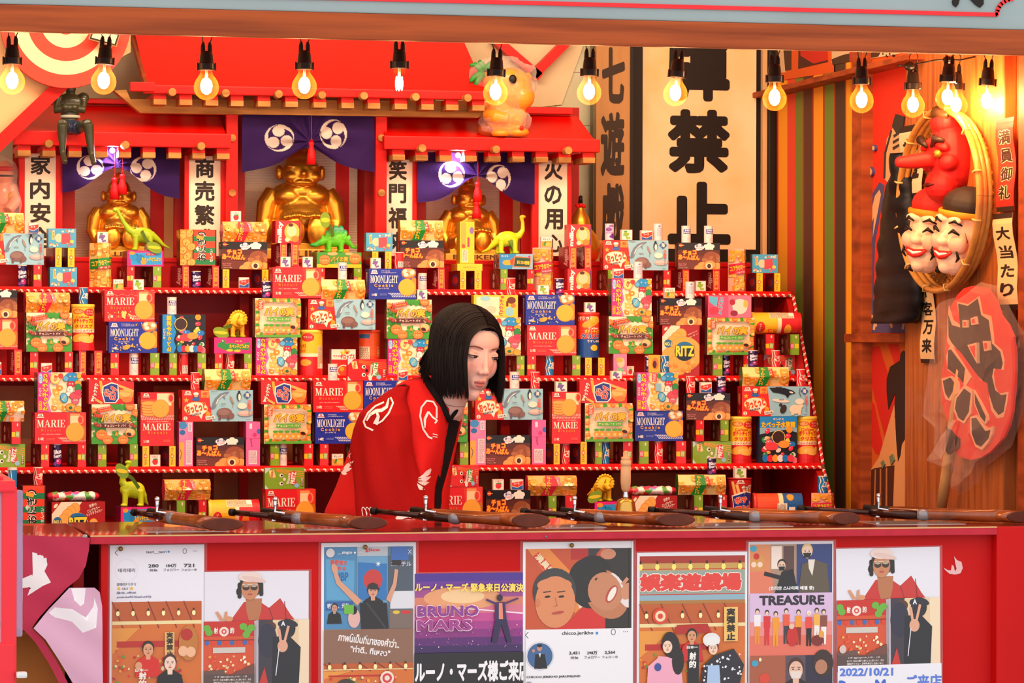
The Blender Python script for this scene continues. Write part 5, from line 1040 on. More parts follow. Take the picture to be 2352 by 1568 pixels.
for p0, p1, t in ((545, 562, 262), (838, 862, 262), (142, 172, 356), (401, 424, 356), (956, 978, 366), (1198, 1223, 366)): sbox('side_wall', p0, p1, t, 588, 8.60, 8.62, DRED)
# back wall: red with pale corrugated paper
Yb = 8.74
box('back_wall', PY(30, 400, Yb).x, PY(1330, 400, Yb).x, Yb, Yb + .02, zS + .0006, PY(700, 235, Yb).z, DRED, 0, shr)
CORR = mat('corrugated_paper', '#ece2c8', .7)
nt = CORR.node_tree; wv = nt.nodes.new('ShaderNodeTexWave'); wv.bands_direction = 'Z'; wv.inputs['Scale'].default_value = 45; tc = nt.nodes.new('ShaderNodeTexCoord'); bp = nt.nodes.new('ShaderNodeBump'); bp.inputs['Strength'].default_value = .5; bp.inputs['Distance'].default_value = .004
nt.links.new(tc.outputs['Object'], wv.inputs['Vector']); nt.links.new(wv.outputs['Fac'], bp.inputs['Height']); nt.links.new(bp.outputs[0], nt.nodes['Principled BSDF'].inputs['Normal'])
for p0, p1, m in ((172, 345, CORR), (345, 376, RED), (376, 398, BEIGE), (562, 770, CORR), (770, 800, RED), (800, 820, CORR), (978, 1146, CORR), (1146, 1176, RED), (1176, 1197, BEIGE)):
 A = PY(p0, 300, Yb); B = PY(p1, 300, Yb); box('paper_panel' if m is CORR else 'panel_strip', A.x, B.x, Yb - .008 - (.004 if m is RED else 0), Yb, zS + .0006, PY(p0, 300, Yb).z, m, 0, shr)
# name strips with brushed characters
PAPER = '#efdcc0'
def strip(name, chars, px0, px1, py0, py1, Y, label, boxes, bg=PAPER, fg='#2b221c', skew=0, off=.034):
 A = PY(px0, py0, Y); B = PY(px1, py1, Y); bm = bmesh.new(); lay = bm.loops.layers.float_color.new('Col')
 bx(bm, A.x, B.x, Y, Y + .006, B.z, A.z); bmesh.ops.recalc_face_normals(bm, faces=bm.faces); col_faces(bm, lay, bm.faces[:], bg)
 a = Art(px1 - px0, py1 - py0)
 for ch, (x0, y0, x1, y1) in zip(chars, boxes): a.text(ch, x0 - px0, y0 - py0, x1 - px0, y1 - py0, fg, 0, off)
 u = (B.x - A.x) / (px1 - px0); art_into(bm, lay, a, A.x, B.z, u, y=Y)
 me = mesh_from(name, bm); o = new_obj(name, me, None, PRN); return tag(o, label, 'sign', None)
strip('name_strip', '家内安全', 57, 128, 352, 588, 8.525, 'cream paper strip lettered 家内安全 beside the left roof pillar', [(70, 358, 116, 402), (69, 412, 114, 458), (69, 466, 116, 512), (68, 521, 116, 570)])
strip('name_strip', '商売繁盛', 434, 506, 358, 588, 8.525, 'cream paper strip lettered 商売繁 left of the tall central pillar', [(448, 366, 492, 411), (447, 418, 493, 464), (447, 472, 493, 518), (447, 526, 493, 572)])
strip('name_strip', '笑門福来', 888, 948, 366, 588, 8.525, 'cream paper strip lettered 笑門福 right of the central curtain', [(893, 374, 934, 419), (893, 427, 933, 471), (892, 479, 934, 527), (892, 534, 934, 580)])
strip('name_strip', '火の用心', 1237, 1304, 368, 588, 8.525, 'cream paper strip lettered 火の用 beneath the right roof end', [(1250, 376, 1292, 420), (1250, 432, 1290, 474), (1251, 484, 1293, 530), (1256, 540, 1292, 580)])
# ------------------------------------------------------------------ curtains
CLOTH = attr_mat('curtain_cloth', .8, bump=.15, nscale=160)
def tomoe(x, y, spin=0.3):
 r = math.hypot(x, y)
 if r > 1: return False
 t = math.atan2(y, x)
 for k in range(3):
  a = spin + k * 2 * math.pi / 3; d = (t - a) % (2 * math.pi)
  if math.hypot(x - .52 * math.cos(a), y - .52 * math.sin(a)) < .41 or (d < 2.3 and r > .62 + .40 * (d / 2.3) ** .8): return True
 return False
def curtain(name, px0, px1, py0, botf, Y, gx, gy, emb, label, top=None, amp=.012):
 nx_, nz = 190, 90; bm = bmesh.new(); g = []
 cf = []
 for j in range(nz + 1):
  row = []
  for i in range(nx_ + 1):
   u = i / nx_; v = j / nz; x = px0 + (px1 - px0) * u; yt = py0 + (top(u) if top else 0); y = yt + (botf(x) - yt) * v
   dx = (x - gx); dist = math.hypot(dx, y - gy) / 60
   pinch = math.exp(-dist * 1.1)
   a = math.atan2(y - gy, dx)
   off = amp * (math.sin(x / 17.0 + .6 * math.sin(y / 19)) * .5 * (1 - pinch) * v + 1.6 * pinch * math.sin(a * 9) * min(1, dist)) - .012 * pinch
   P = PY(x, y, Y + off); row.append(bm.verts.new(P)); 
   c = '#3c1c62'
   for ex, ey, rx, ry, sp in emb:
    if tomoe((x - ex) / rx, (y - ey) / ry, sp): c = '#f2e8dc'
   cf.append(hx(c))
  g.append(row)
 for j in range(nz):
  for i in range(nx_): f = bm.faces.new((g[j][i], g[j][i + 1], g[j + 1][i + 1], g[j + 1][i])); f.smooth = True
 bmesh.ops.solidify(bm, geom=bm.faces[:], thickness=.0012)
 me = mesh_from(name, bm); ca = me.color_attributes.new('Col', 'FLOAT_COLOR', 'POINT'); n0 = len(cf); buf = []
 for i in range(len(me.vertices)): buf.extend(cf[i % n0])
 ca.data.foreach_set('color', buf); return tag(new_obj(name, me, None, CLOTH), label, 'curtain', 'purple crested curtains in the shrine bays')
curtain('curtain', 556, 860, 263, lambda x: 396 - 62 * math.exp(-((x - 708) / 62) ** 2) - 6 * math.sin((x - 556) / 304 * math.pi * 3), 8.475, 712, 325, [(642, 317, 34, 31, .4), (766, 308, 31, 34, 1.2)], 'largest purple curtain with two white crests over the central statue')
curtain('curtain', 143, 412, 338, lambda x: 445 + (x - 143) * .045 - 66 * math.exp(-((x - 270) / 70) ** 2), 8.50, 270, 378, [(207, 384, 31, 28, .4), (329, 388, 30, 29, 1.2)], 'purple curtain with white crests left below the dangling doll')
curtain('curtain', 958, 1228, 350, lambda x: 470 - (1228 - x) * .02 - 62 * math.exp(-((x - 1098) / 62) ** 2), 8.50, 1097, 403, [(1037, 400, 30, 30, .4), (1145, 409, 28, 31, 1.2)], 'purple curtain with white crests in the right bay under the orange doll')
TAS = mat('red_silk', '#d41418', .5, bump=.3, nscale=200)
def tassel(px, py, L, topy, label, Y=8.462, n=1):
 c = PY(px, py, Y); s = .00108; e = empty('tassel', (c.x, Y, c.z), label, 'tassel', 'red tassels hanging before the statues')
 bm = bmesh.new(); lathe(bm, [(.002, .012), (.007, .010), (.0075, .004), (.006, 0), (.0065, -.004), (.011, -L * s * .5), (.0125, -L * s), (.010, -L * s)], (c.x, Y, c.z), 24)
 for v in bm.verts:
  a = math.atan2(v.co.y - Y, v.co.x - c.x)
  if v.co.z < c.z: v.co.x += .0006 * math.sin(a * 12); v.co.y += .0006 * math.cos(a * 11)
 bm_obj('fringe', bm, TAS, e, True)
 t = PY(px, topy, Y); bm = bmesh.new(); tube(bm, [(c.x, Y, c.z + .01), (c.x + .001, Y, (c.z + t.z) / 2), (t.x, Y, t.z)], .0009, 6); tube(bm, [(c.x - .003, Y - .002, c.z + .012), (c.x, Y - .003, c.z + .020), (c.x + .004, Y - .002, c.z + .012)], .0012, 6); bm_obj('cord', bm, TAS, e, True)
tassel(715, 335, 45, 262, 'red tassel hanging in front of the largest golden statue'); tassel(263, 418, 42, 345, 'lower of two red tassels before the left golden statue', 8.482); tassel(281, 410, 38, 345, 'upper of two red tassels before the left golden statue', 8.478)
tassel(1097, 428, 38, 352, 'upper red tassel before the right golden statue', 8.48); tassel(1095, 472, 32, 440, 'lower red tassel before the right golden statue', 8.476)
# lamps tucked under the eaves, one per bay
def small_lamp(px, py, Y, w, col):
 c = PY(px, py, Y); e = empty('eave_lamp', c, 'small white lamp clipped under the eave at pixel column of the curtain', 'lamp', None)
 d = bpy.data.lights.new('eave_lamp_light', 'POINT'); d.energy = w; d.color = col; d.shadow_soft_size = .01
 l = bpy.data.objects.new('lamp_light', d); COL.objects.link(l); l.parent = e; l.matrix_parent_inverse = e.matrix_basis.inverted(); l.location = c + Vector((0, -.012, -.004))
 bm = bmesh.new(); blob(bm, c + Vector((0, 0, .004)), .007); bm_obj('lamp_bulb', bm, emit_mat('white_led', '#f4f0ff', 18), e, True)
 return e
small_lamp(258, 349, 8.475, 1.0, (.85, .8, 1))['label'] = 'small white lamp under the left roof eave above the purple curtain'
small_lamp(1052, 360, 8.475, 1.5, (.85, .8, 1))['label'] = 'small white lamp under the right roof eave above the purple curtain'
# ------------------------------------------------------------------ signs and boards on the back wall
def flat(name, polys, Y, th, label, cat, m=PRN, kind=None):
 """polys: list of (list of px points, colour); each successive one lies a hair in front"""
 bm = bmesh.new(); lay = bm.loops.layers.float_color.new('Col')
 for i, (pts, c) in enumerate(polys):
  n0 = len(bm.faces); prism_y(bm, [(PY(x, y, Y).x, PY(x, y, Y).z) for x, y in pts], Y - .0006 * i, Y + (th if i == 0 else 0)); bm.faces.ensure_lookup_table(); col_faces(bm, lay, bm.faces[n0:], c)
 bmesh.ops.recalc_face_normals(bm, faces=bm.faces); o = new_obj(name, mesh_from(name, bm), None, m); tag(o, label, cat, None, kind); return o
def R4(x0, y0, x1, y1): return [(x0, y0), (x1, y0), (x1, y1), (x0, y1)]
# tall sign 彈禁止
def glyphs(parent, items, Y, m, off=.06):
 bm = bmesh.new()
 for ch, x0, y0, x1, y1 in items:
  vs, fs = bold_geo(ch, off); A = PY(x0, y0, Y); B = PY(x1, y1, Y); nv = [bm.verts.new((A.x + (v[0] + .5) * (B.x - A.x), Y - (v[2] * .00002 if len(v) > 2 else 0), B.z + (v[1] + .5) * (A.z - B.z))) for v in vs]
  for f in fs:
   try: bm.faces.new([nv[i] for i in f])
   except ValueError: pass
 me = bpy.data.meshes.new('lettering'); 
 for f in bm.faces:
  f.normal_update()
  if f.normal.y > 0: f.normal_flip()
 bm.to_mesh(me); bm.free(); return new_obj('lettering', me, parent, m)
OLDP = mat('aged_paper', '#fbe8c2', .7, noise=.25, nscale=3.2, h2='#e8c282', detail=7)
A = PY(1450, 40, 8.86); B = PY(1753, 600, 8.86)
bs = empty('tall_sign', ((A.x + B.x) / 2, 8.86, B.z), 'tall aged cream sign in a black frame reading 彈禁止', 'sign')
box('frame', A.x, B.x, 8.862, 8.88, B.z, A.z, BLACK, .002, bs)
A2 = PY(1477, 30, 8.858); B2 = PY(1736, 573, 8.858); box('paper_face', A2.x, B2.x, 8.858, 8.8625, B2.z, A2.z, OLDP, 0, bs)
glyphs(bs, [('彈', 1536, 62, 1676, 234), ('禁', 1534, 250, 1676, 399), ('止', 1534, 416, 1678, 562)], 8.8565, BLACK, .044)
box('cream_post', PY(1753, 100, 8.84).x, PY(1763, 100, 8.84).x, 8.84, 8.88, .5, 2.6, BEIGE, .001, bs)
o = st(box('trim_3', PY(1764, 100, 8.84).x, PY(1783, 100, 8.84).x, 8.83, 8.88, .3, 2.6, BLACK, .004))
# narrow wooden sign
A = PY(1370, 40, 8.80); B = PY(1446, 640, 8.80); ws = empty('wooden_sign', ((A.x + B.x) / 2, 8.8, B.z), 'narrow wooden sign with black brush characters left of the tall cream sign', 'sign')
box('board', A.x, B.x, 8.80, 8.83, B.z, A.z, mat('sign_board_wood', '#b88a56', .6, noise=.2, nscale=6, stretch=(4, 1, .4)), .002, ws); box('edge_trim', B.x, B.x + .010, 8.795, 8.83, B.z, A.z, BLACK, .001, ws)
glyphs(ws, [('七', 1383, 108, 1435, 238), ('遊', 1380, 256, 1434, 405), ('戯', 1382, 420, 1434, 575)], 8.7985, mat('faded_ink', '#3c3128', .7), .041)
st(box('trim_4', PY(1364, 100, 8.82).x, PY(1370, 100, 8.82).x, 8.82, 8.86, .5, 2.6, mat('green_grey_paint', '#77806a', .6), .001))
# cladding seams
for i, (x0, y0, x1, y1) in enumerate(((1278, 165, 1370, 166.5), (1276, 165, 1277.5, 420), (1310, 287, 1370, 288.5))):
 st(flat('trim_%d' % (5 + i), [(R4(x0, y0, x1, y1), '#8a8a70')], 8.898, .002, None, None))
st(flat('trim_8', [([(1000, 60), (1340, 60), (1340, 105), (1290, 240), (1120, 260), (1000, 240)], '#d4c6a4')], 8.893, .004, None, None, CREAMW))
# red crossed beams
bm = bmesh.new()
for p, q in (((1135, 88), (1240, 178)), ((1306, 92), (1222, 176))):
 a = PY(*p, 8.86); b = PY(*q, 8.86); d = (b - a).normalized(); n = Vector((-d.z, 0, d.x)) * .0125
 prism_y(bm, [((a + n).x, (a + n).z), ((b + n).x, (b + n).z), ((b - n).x, (b - n).z), ((a - n).x, (a - n).z)], 8.85, 8.89)
tag(bm_obj('fan_ornament', bm, RED), 'red crossed bars above the orange doll, cut by the front beam', 'ornament')
# beige gable board with a diagonal red rail, at the left
gb = flat('gable_board', [([(-90, -20), (300, -20), (300, 120), (128, 212), (-90, 402)], '#dcb07a')], 8.395, .006, 'beige gable board behind the target disc at the left', 'board')
bm = bmesh.new(); prism_y(bm, [(PY(x, y, 8.37).x, PY(x, y, 8.37).z) for x, y in [(112, 200), (175, 182), (152, 207), (-90, 433), (-90, 392)]], 8.37, 8.394); tag(bm_obj('diagonal_rail', bm, RED), 'red diagonal rail running down to the left below the target disc', 'rail')
# target disc
tc_ = PY(151, 53, 8.34); td = empty('target_disc', tc_, 'large round target of red and cream rings at the upper left', 'target')
bm = bmesh.new(); lay = bm.loops.layers.float_color.new('Col'); M = Matrix.Rotation(math.radians(90), 3, 'X'); k = 300 / 304 * (PY(301, 53, 8.34).x - PY(1, 53, 8.34).x) / 300
lathe(bm, [(152 * k, -.02), (152 * k, -.001), (151 * k, 0)], tc_, 72, M); bmesh.ops.recalc_face_normals(bm, faces=bm.faces); col_faces(bm, lay, bm.faces[:], '#e23c28')
a = Art(304, 304)
for r, c in ((152, '#e8402c'), (121, '#ead0a2'), (89, '#e8402c'), (58, '#ead0a2'), (27, '#e8402c')): a.ell(152, 152, r, r, c, 72)
art_into(bm, lay, a, tc_.x - 152 * k, tc_.z - 152 * k, k, y=tc_.y - .001, clip=False); new_obj('face', mesh_from('face', bm), td, PRN)
fp = flat('tilted_plate', [([(203, 90), (212, 66), (276, 78), (268, 108)], '#a87848'), ([(206, 89), (213, 68), (274, 79), (266, 105)], '#2a1c14'), ([(210, 86), (216, 71), (270, 81), (263, 101)], '#ead6ac')], 8.30, .012, 'small tilted cream plate with a black edge pinned on the target disc', 'plate')
# ------------------------------------------------------------------ right wall
def wflat(name, polys, X, th, label, cat, m=PRN, kind=None, group=None):
 bm = bmesh.new(); lay = bm.loops.layers.float_color.new('Col')
 for i, (pts, c) in enumerate(polys):
  n0 = len(bm.faces); prism_x(bm, [(PX(x, y, X).y, PX(x, y, X).z) for x, y in pts], X - .0004 * i, X + (th if i == 0 else 0)); bm.faces.ensure_lookup_table(); col_faces(bm, lay, bm.faces[n0:], c)
 bmesh.ops.recalc_face_normals(bm, faces=bm.faces); o = new_obj(name, mesh_from(name, bm), None, m); tag(o, label, cat, group, kind); return o
cols = [(1784, 1788, '#b83020'), (1788, 1809, '#f2a224'), (1809, 1828, '#e2482e'), (1828, 1845, '#74862c'), (1845, 1848, '#b02828'), (1848, 1868, '#5c3826'), (1868, 1871, '#b83020'), (1871, 1893, '#f2a224'), (1893, 1897, '#b02a20'), (1897, 1919, '#708a30'), (1919, 1922, '#b83020'), (1922, 1945, '#4c3628'), (1945, 1948, '#b83020'), (1948, 1957, '#f2a224')]
st(wflat('wall_right_stripes', [(R4(a, 60, b, 1330), c) for a, b, c in cols], XW - .008, .008, None, None))
def wbox(name, px0, px1, py0, py1, X0, X1, m, parent=None, bev=.002):
 A = PX(px0, py0, X0); B = PX(px1, py1, X0); return box(name, X0, X1, min(A.y, B.y), max(A.y, B.y), min(A.z, B.z), max(A.z, B.z), m, bev, parent)
o = wbox('trim_9', 1957, 1976, 60, 1400, XW - .04, XW, WOOD); st(o)
o = st(box('trim_10', XW - .03, XW, PX(2335, 500, XW).y, PX(2106, 500, XW).y, 0, 2.6, CEDAR, .003))
o = st(box('trim_11', XW - .045, XW, PX(2104, 775, XW).y, PX(1976, 775, XW).y, PX(2040, 786, XW - .04).z, PX(2040, 766, XW - .04).z, WOOD, .002))
# ledge and painted frieze
zl = PX(1745 + 10, 197, XW - .05)
za, zb_ = PX(1900, 180, XW - .06).z, PX(1900, 170, XW - .06).z
st(box('trim_12', XW - .07, XW, 7.55, 8.86, PX(1915, 181, XW - .06).z, PX(1915, 168, XW - .06).z, WOOD, .002))
wflat('frieze', [([(1762, 20), (2100, 20), (2100, 138), (1762, 189)], '#dd5a1c'), ([(1770, 60), (1818, 60), (1818, 160), (1768, 170)], '#4a2c1c'), ([(1780, 60), (1795, 60), (1804, 166), (1794, 167)], '#d9bc92'), ([(1836, 60), (1902, 60), (1902, 142), (1834, 158)], '#4a2018'), ([(1836, 60), (1902, 60), (1902, 138), (1870, 146), (1840, 128)], '#c8281c'),
 ([(1912, 60), (1990, 60), (1986, 130), (1912, 144)], '#d9bc92'), ([(1912, 136), (1938, 126), (1956, 122), (1954, 142), (1914, 149)], '#4a3020'), ([(1952, 60), (1978, 60), (1976, 136), (1954, 142)], '#b83428'), ([(1994, 60), (2068, 60), (2066, 124), (1994, 136)], '#d9bc92'), ([(1998, 122), (2028, 116), (2020, 130), (2000, 134)], '#4a3020')] +
 [([(2030 + 8 * i, 120 + (i % 2) * 5), (2032 + 8 * i, 120 + (i % 2) * 5), (2032 + 8 * i, 126 + (i % 2) * 5), (2030 + 8 * i, 126 + (i % 2) * 5)], '#3a2018') for i in range(4)], XW - .012, .01, 'orange painted frieze high on the right wall above the stripes', 'painting')
# painted panels behind the jacket
def wave(cx, cy, r, a0, a1, w, n=12):
 o_ = [(cx + r * math.cos(a0 + (a1 - a0) * i / n), cy + r * 1.9 * math.sin(a0 + (a1 - a0) * i / n)) for i in range(n + 1)]; q = r - w
 return o_ + [(cx + q * math.cos(a0 + (a1 - a0) * i / n), cy + q * 1.9 * math.sin(a0 + (a1 - a0) * i / n)) for i in range(n, -1, -1)]
up = [(R4(1976, 110, 2107, 766), '#d8301c'), ([(1982, 560), (1990, 500), (2004, 445), (2020, 418), (2032, 426), (2026, 470), (2010, 560), (2006, 700), (1996, 740), (1984, 720)], '#4c4a72'), ([(1988, 560), (1996, 510), (2010, 450), (2020, 436), (2024, 446), (2014, 500), (2002, 560), (2000, 620), (1992, 640)], '#dba878'), ([(1994, 560), (2000, 520), (2008, 500), (2004, 560), (1998, 610)], '#4c4a72'),
 ([(1985, 700), (2000, 690), (2107, 690), (2107, 764), (1984, 764)], '#4c4a72'), (wave(2000, 752, 16, 3.6, 6.2, 4), '#dba878'), (wave(2030, 764, 24, 3.3, 6.0, 5), '#dba878'), (wave(2062, 740, 20, 3.3, 6.2, 4), '#dba878'), (wave(2092, 758, 18, 3.2, 6.2, 4), '#dba878'), (wave(2076, 712, 14, 0, 6.28, 4, 16), '#dba878'),
 ([(2034, 380), (2040, 320), (2056, 290), (2070, 268), (2075, 300), (2072, 420), (2052, 430), (2034, 410)], '#d0a070'), ([(2052, 290), (2060, 262), (2080, 268), (2076, 300), (2062, 306)], '#33302c'), ([(2033, 410), (2035, 350), (2050, 298), (2053, 300), (2039, 352), (2037, 410)], '#33302c'),
 ([(2056, 310), (2074, 300), (2074, 304), (2057, 316)], '#33302c'), ([(2055, 324), (2074, 314), (2074, 318), (2056, 330)], '#33302c'), ([(2055, 338), (2074, 328), (2074, 332), (2056, 344)], '#33302c')]
for x, y, r in ((2004, 394, 6), (2012, 340, 4), (1993, 425, 3)):
 up.append((wave(x, y, r, 0, 6.28, r * .9, 14), '#4c4a72')); up.append((wave(x, y, r * .7, 0, 6.28, r * .6, 14), '#dba878'))
wflat('wave_painting', up, XW - .010, .008, 'red painted panel with blue waves behind the black jacket', 'painting')
rays = [(R4(1978, 786, 2107, 1330), '#c85a1c'), ([(1980, 800), (2020, 795), (2072, 960), (2034, 1010)], '#c8241a'), ([(2040, 790), (2062, 790), (2076, 830), (2066, 870)], '#c8241a'), ([(1980, 890), (2010, 930), (2034, 1050), (2012, 1040), (1980, 980)], '#c8241a'), ([(2055, 960), (2060, 930), (2058, 920), (2020, 1050), (1980, 1110), (1980, 1180), (2000, 1190), (2048, 1180), (2107, 1190), (2107, 900)], '#d89860'),
 ([(2070, 812), (2075, 805), (2092, 810), (2097, 830), (2107, 838), (2107, 900), (2107, 1000), (2100, 1005), (2094, 1080), (2090, 1085), (2094, 1020), (2082, 1005), (2073, 1020), (2070, 1045), (2064, 1060), (2060, 1010), (2056, 930), (2058, 900), (2048, 925), (2042, 940), (2038, 900), (2038, 870), (2046, 842), (2068, 828)], '#2a1c18'),
 ([(1982, 1090), (2010, 1075), (2056, 1068), (2052, 1180), (1980, 1180)], '#4a2418'), ([(2000, 1080), (2003, 1080), (2000, 1180), (1997, 1180)], '#b87848'), ([(2012, 1078), (2014, 1078), (2012, 1180), (2009, 1180)], '#b87848'), ([(2024, 1076), (2026, 1076), (2026, 1180), (2023, 1180)], '#b87848'), ([(2038, 1074), (2040, 1074), (2040, 1180), (2037, 1180)], '#b87848'), ([(2026, 1062), (2032, 1056), (2036, 1066), (2030, 1076)], '#6a7a58'), ([(2046, 1048), (2054, 1042), (2058, 1056), (2050, 1068)], '#6a7a58')]
wflat('ray_painting', rays, XW - .010, .008, 'lower orange and red rayed panel with a dark bird shape on the right wall', 'painting')
# paper slips
def wslip(px0, px1, py0, py1, chars, bg, fg, label, slant=0, out=None, X=XW - .034, name='paper_slip', boxes=None):
 bm = bmesh.new(); lay = bm.loops.layers.float_color.new('Col'); A = PX(px0, (py0 + py1) / 2, X); B = PX(px1, (py0 + py1) / 2, X); w = A.y - B.y; zt = PX(px0, py0, X).z; zb = PX(px0, py1, X).z; h = zt - zb; k = 60 / w
 a = Art(60, h * k); a.rect(0, 0, 60, a.h, bg); a.rect(0, 0, 60, 6, '#2a1a14'); a.rect(0, a.h - 6, 60, a.h, '#2a1a14') 
 n = len(chars); hh = (a.h - 24) / n
 for i, c in enumerate(chars): a.text(c, 9, 12 + hh * i + 3, 51, 12 + hh * (i + 1) - 3, fg, 0, .034, out, .045)
 R = Matrix.Translation((X, A.y, zb)) @ Matrix.Rotation(math.radians(-90), 4, 'Z')
 bx(bm, 0, w, 0, .001, 0, h); bmesh.ops.recalc_face_normals(bm, faces=bm.faces); col_faces(bm, lay, bm.faces[:], bg); art_into(bm, lay, a, 0, 0, w / 60)
 bmesh.ops.subdivide_edges(bm, edges=[e for e in bm.edges if abs((e.verts[0].co - e.verts[1].co).z) > h * .4], cuts=8)
 for v in bm.verts: q = v.co.z / h; v.co.x += slant * (1 - q) * .001 + .004 * math.sin(q * 7) ; v.co.y += -.004 * (1 + math.sin(q * 9))
 bmesh.ops.transform(bm, matrix=R, verts=bm.verts); return tag(new_obj(name, mesh_from(name, bm), None, PRN), label, 'paper slip')
wslip(2294, 2334, 275, 487, '満員御礼', '#d8281c', '#2a1410', 'red vertical paper slip reading 満員御礼 at the right edge', 0, '#e8d0a8')
wslip(2285, 2330, 492, 712, '大当たり', '#e8c48c', '#241812', 'cream paper slip reading 大当たり below the red slip', 40)
wslip(2116, 2148, 628, 833, '千客万来', '#e4c088', '#241812', 'cream paper slip reading 千客万来 between jacket and wrapped fan', 10)
# ------------------------------------------------------------------ festoon bulbs
GLASS = clear_mat('bulb_glass', '#e09038', .012, .03, .05)
CORE = emit_mat('bulb_filament', '#ffb878', 300)
SOCK = mat('black_socket', '#15110f', .3)
def bulb(px, py, Y, label, tilt=0, broken=False, w=1.0):
 c = PY(px, py, Y); e = empty('hanging_bulb', c, label, 'light bulb', 'clear filament bulbs hanging along the front beam')
 R = Matrix.Rotation(math.radians(tilt), 3, 'Y')
 r = .0272
 bm = bmesh.new()
 if not broken:
  prof = [(.0005, -r)] + [(r * math.sin(t), -r * math.cos(t)) for t in [i * .19 for i in range(1, 12)]] + [(r * .80, r * .62), (r * .58, r * .94), (r * .48, r * 1.15), (r * .46, r * 1.42)]
  lathe(bm, prof, c, 26, R, cap=False); bm_obj('glass_globe', bm, GLASS, e, True)
 else:
  rg = lathe(bm, [(r * .42, r * 1.0), (r * .46, r * 1.2), (r * .46, r * 1.42)], c, 14, R, cap=False)
  for i, v in enumerate(rg[0]): v.co.z += (.005 if i % 2 else -.004)
  bm_obj('broken_glass_collar', bm, GLASS, e)
 bm = bmesh.new()
 if broken:
  for i in range(4): a = i * 1.57; blob(bm, c + R @ Vector((.006 * math.cos(a), .006 * math.sin(a), .004)), (.0026, .0026, .016), u=6, v=5)
 else: blob(bm, c + R @ Vector((0, 0, .003)), (.0128, .0128, .0180), u=12, v=8)
 bm_obj('filament', bm, CORE, e)
 bm = bmesh.new(); tube(bm, [c + R @ Vector((0, 0, .018)), c + R @ Vector((0, 0, .038))], .003, 8); bm_obj('glass_stem', bm, mat('stem_glass', '#f0d8a8', .2), e, True)
 bm = bmesh.new(); z = r * 1.36
 lathe(bm, [(.0165, z), (.0175, z + .002), (.0175, z + .014), (.0155, z + .016), (.0135, z + .034), (.011, z + .040), (.009, z + .041)], c, 20, R)
 for s in (-1, 1): tube(bm, [c + R @ Vector((s * .0075, 0, z + .036)), c + R @ Vector((s * .0075, 0, z + .052)), c + R @ Vector((s * .007, 0, z + .060))], [.0052, .0048, .0025], 10)
 for s in (-1, 1): M = Matrix.Translation(c) @ R.to_4x4(); bx(bm, s * .019 - .0015, s * .019 + .0015, -.003, .003, z - .001, z + .016, 0, M)
 bm_obj('socket', bm, SOCK, e, False)
 bm = bmesh.new(); top = Vector((c.x, c.y, 1.3 + (zb1 - 1.3) * c.y / 6.55 + .012))
 for s in (-1, 1):
  p = c + R @ Vector((s * .007, 0, z + .058)); q = top + Vector((s * .004 + .003, 0, 0)); m1 = p.lerp(q, .45) + Vector((s * .005, 0, 0))
  tube(bm, [p, m1, p.lerp(q, .75) + Vector((-s * .001, 0, 0)), q], .0012, 6)
 if c.y > 7.05: top
 bm_obj('cord', bm, SOCK, e, True)
 return e
# wooden batten that carries the cord, just behind the beam
st(box('trim_13', -.9, XW, 6.9, 7.22, 1.3 + (zb1 - 1.3) * 7.22 / 6.55 + .02, 1.3 + (zb1 - 1.3) * 7.22 / 6.55 + .05, WOOD, .002))
BL = [(28, 188, 6.98, 0, 'leftmost bulb, cut close to the left picture edge'), (238, 188, 6.98, 3, 'clear bulb hanging before the target disc and its tilted plate'), (474, 201, 6.98, 0, 'clear bulb before the left part of the red centre roof'), (699, 199, 6.98, 0, 'clear bulb before the middle of the red centre roof'), (1138, 214, 6.98, 2, 'clear bulb hanging before the bagged orange doll'),
  (1353, 213, 6.98, 1, 'clear bulb before the gap left of the wooden brush sign'), (1551, 216, 6.98, 5, 'clear bulb before the first character of the tall cream sign'), (1779, 227, 6.98, 0, 'clear bulb over the left edge of the striped wall'), (1979, 232, 6.98, 0, 'clear bulb between the stripes and the wave painting'), (2097, 243, 7.1, 0, 'clear bulb left above the mask basket, partly hidden'), (2176, 226, 7.0, 3, 'clear bulb directly above the mask basket'), (2196, 243, 7.18, 0, 'clear bulb tucked behind the one above the basket'), (2266, 234, 7.0, 3, 'rightmost bulb, above the paper slips')]
for px, py, Y, t, lb in BL: bulb(px, py, Y, lb, t)
bulb(917, 196, 6.98, 'broken bulb with bare glowing filament above the right bay', 0, True)
bm = bmesh.new(); P = [PY(x, y, 7.1) for x, y in ((2060, 150), (2090, 152), (2110, 146), (2150, 138), (2178, 137), (2205, 138), (2240, 130))]; tube(bm, P, .0022, 6); blob(bm, P[1], (.014, .008, .011)); blob(bm, P[4], (.014, .008, .008)); tag(bm_obj('bundled_cable', bm, SOCK, None, True), 'black bundled cable running above the mask basket', 'cable')
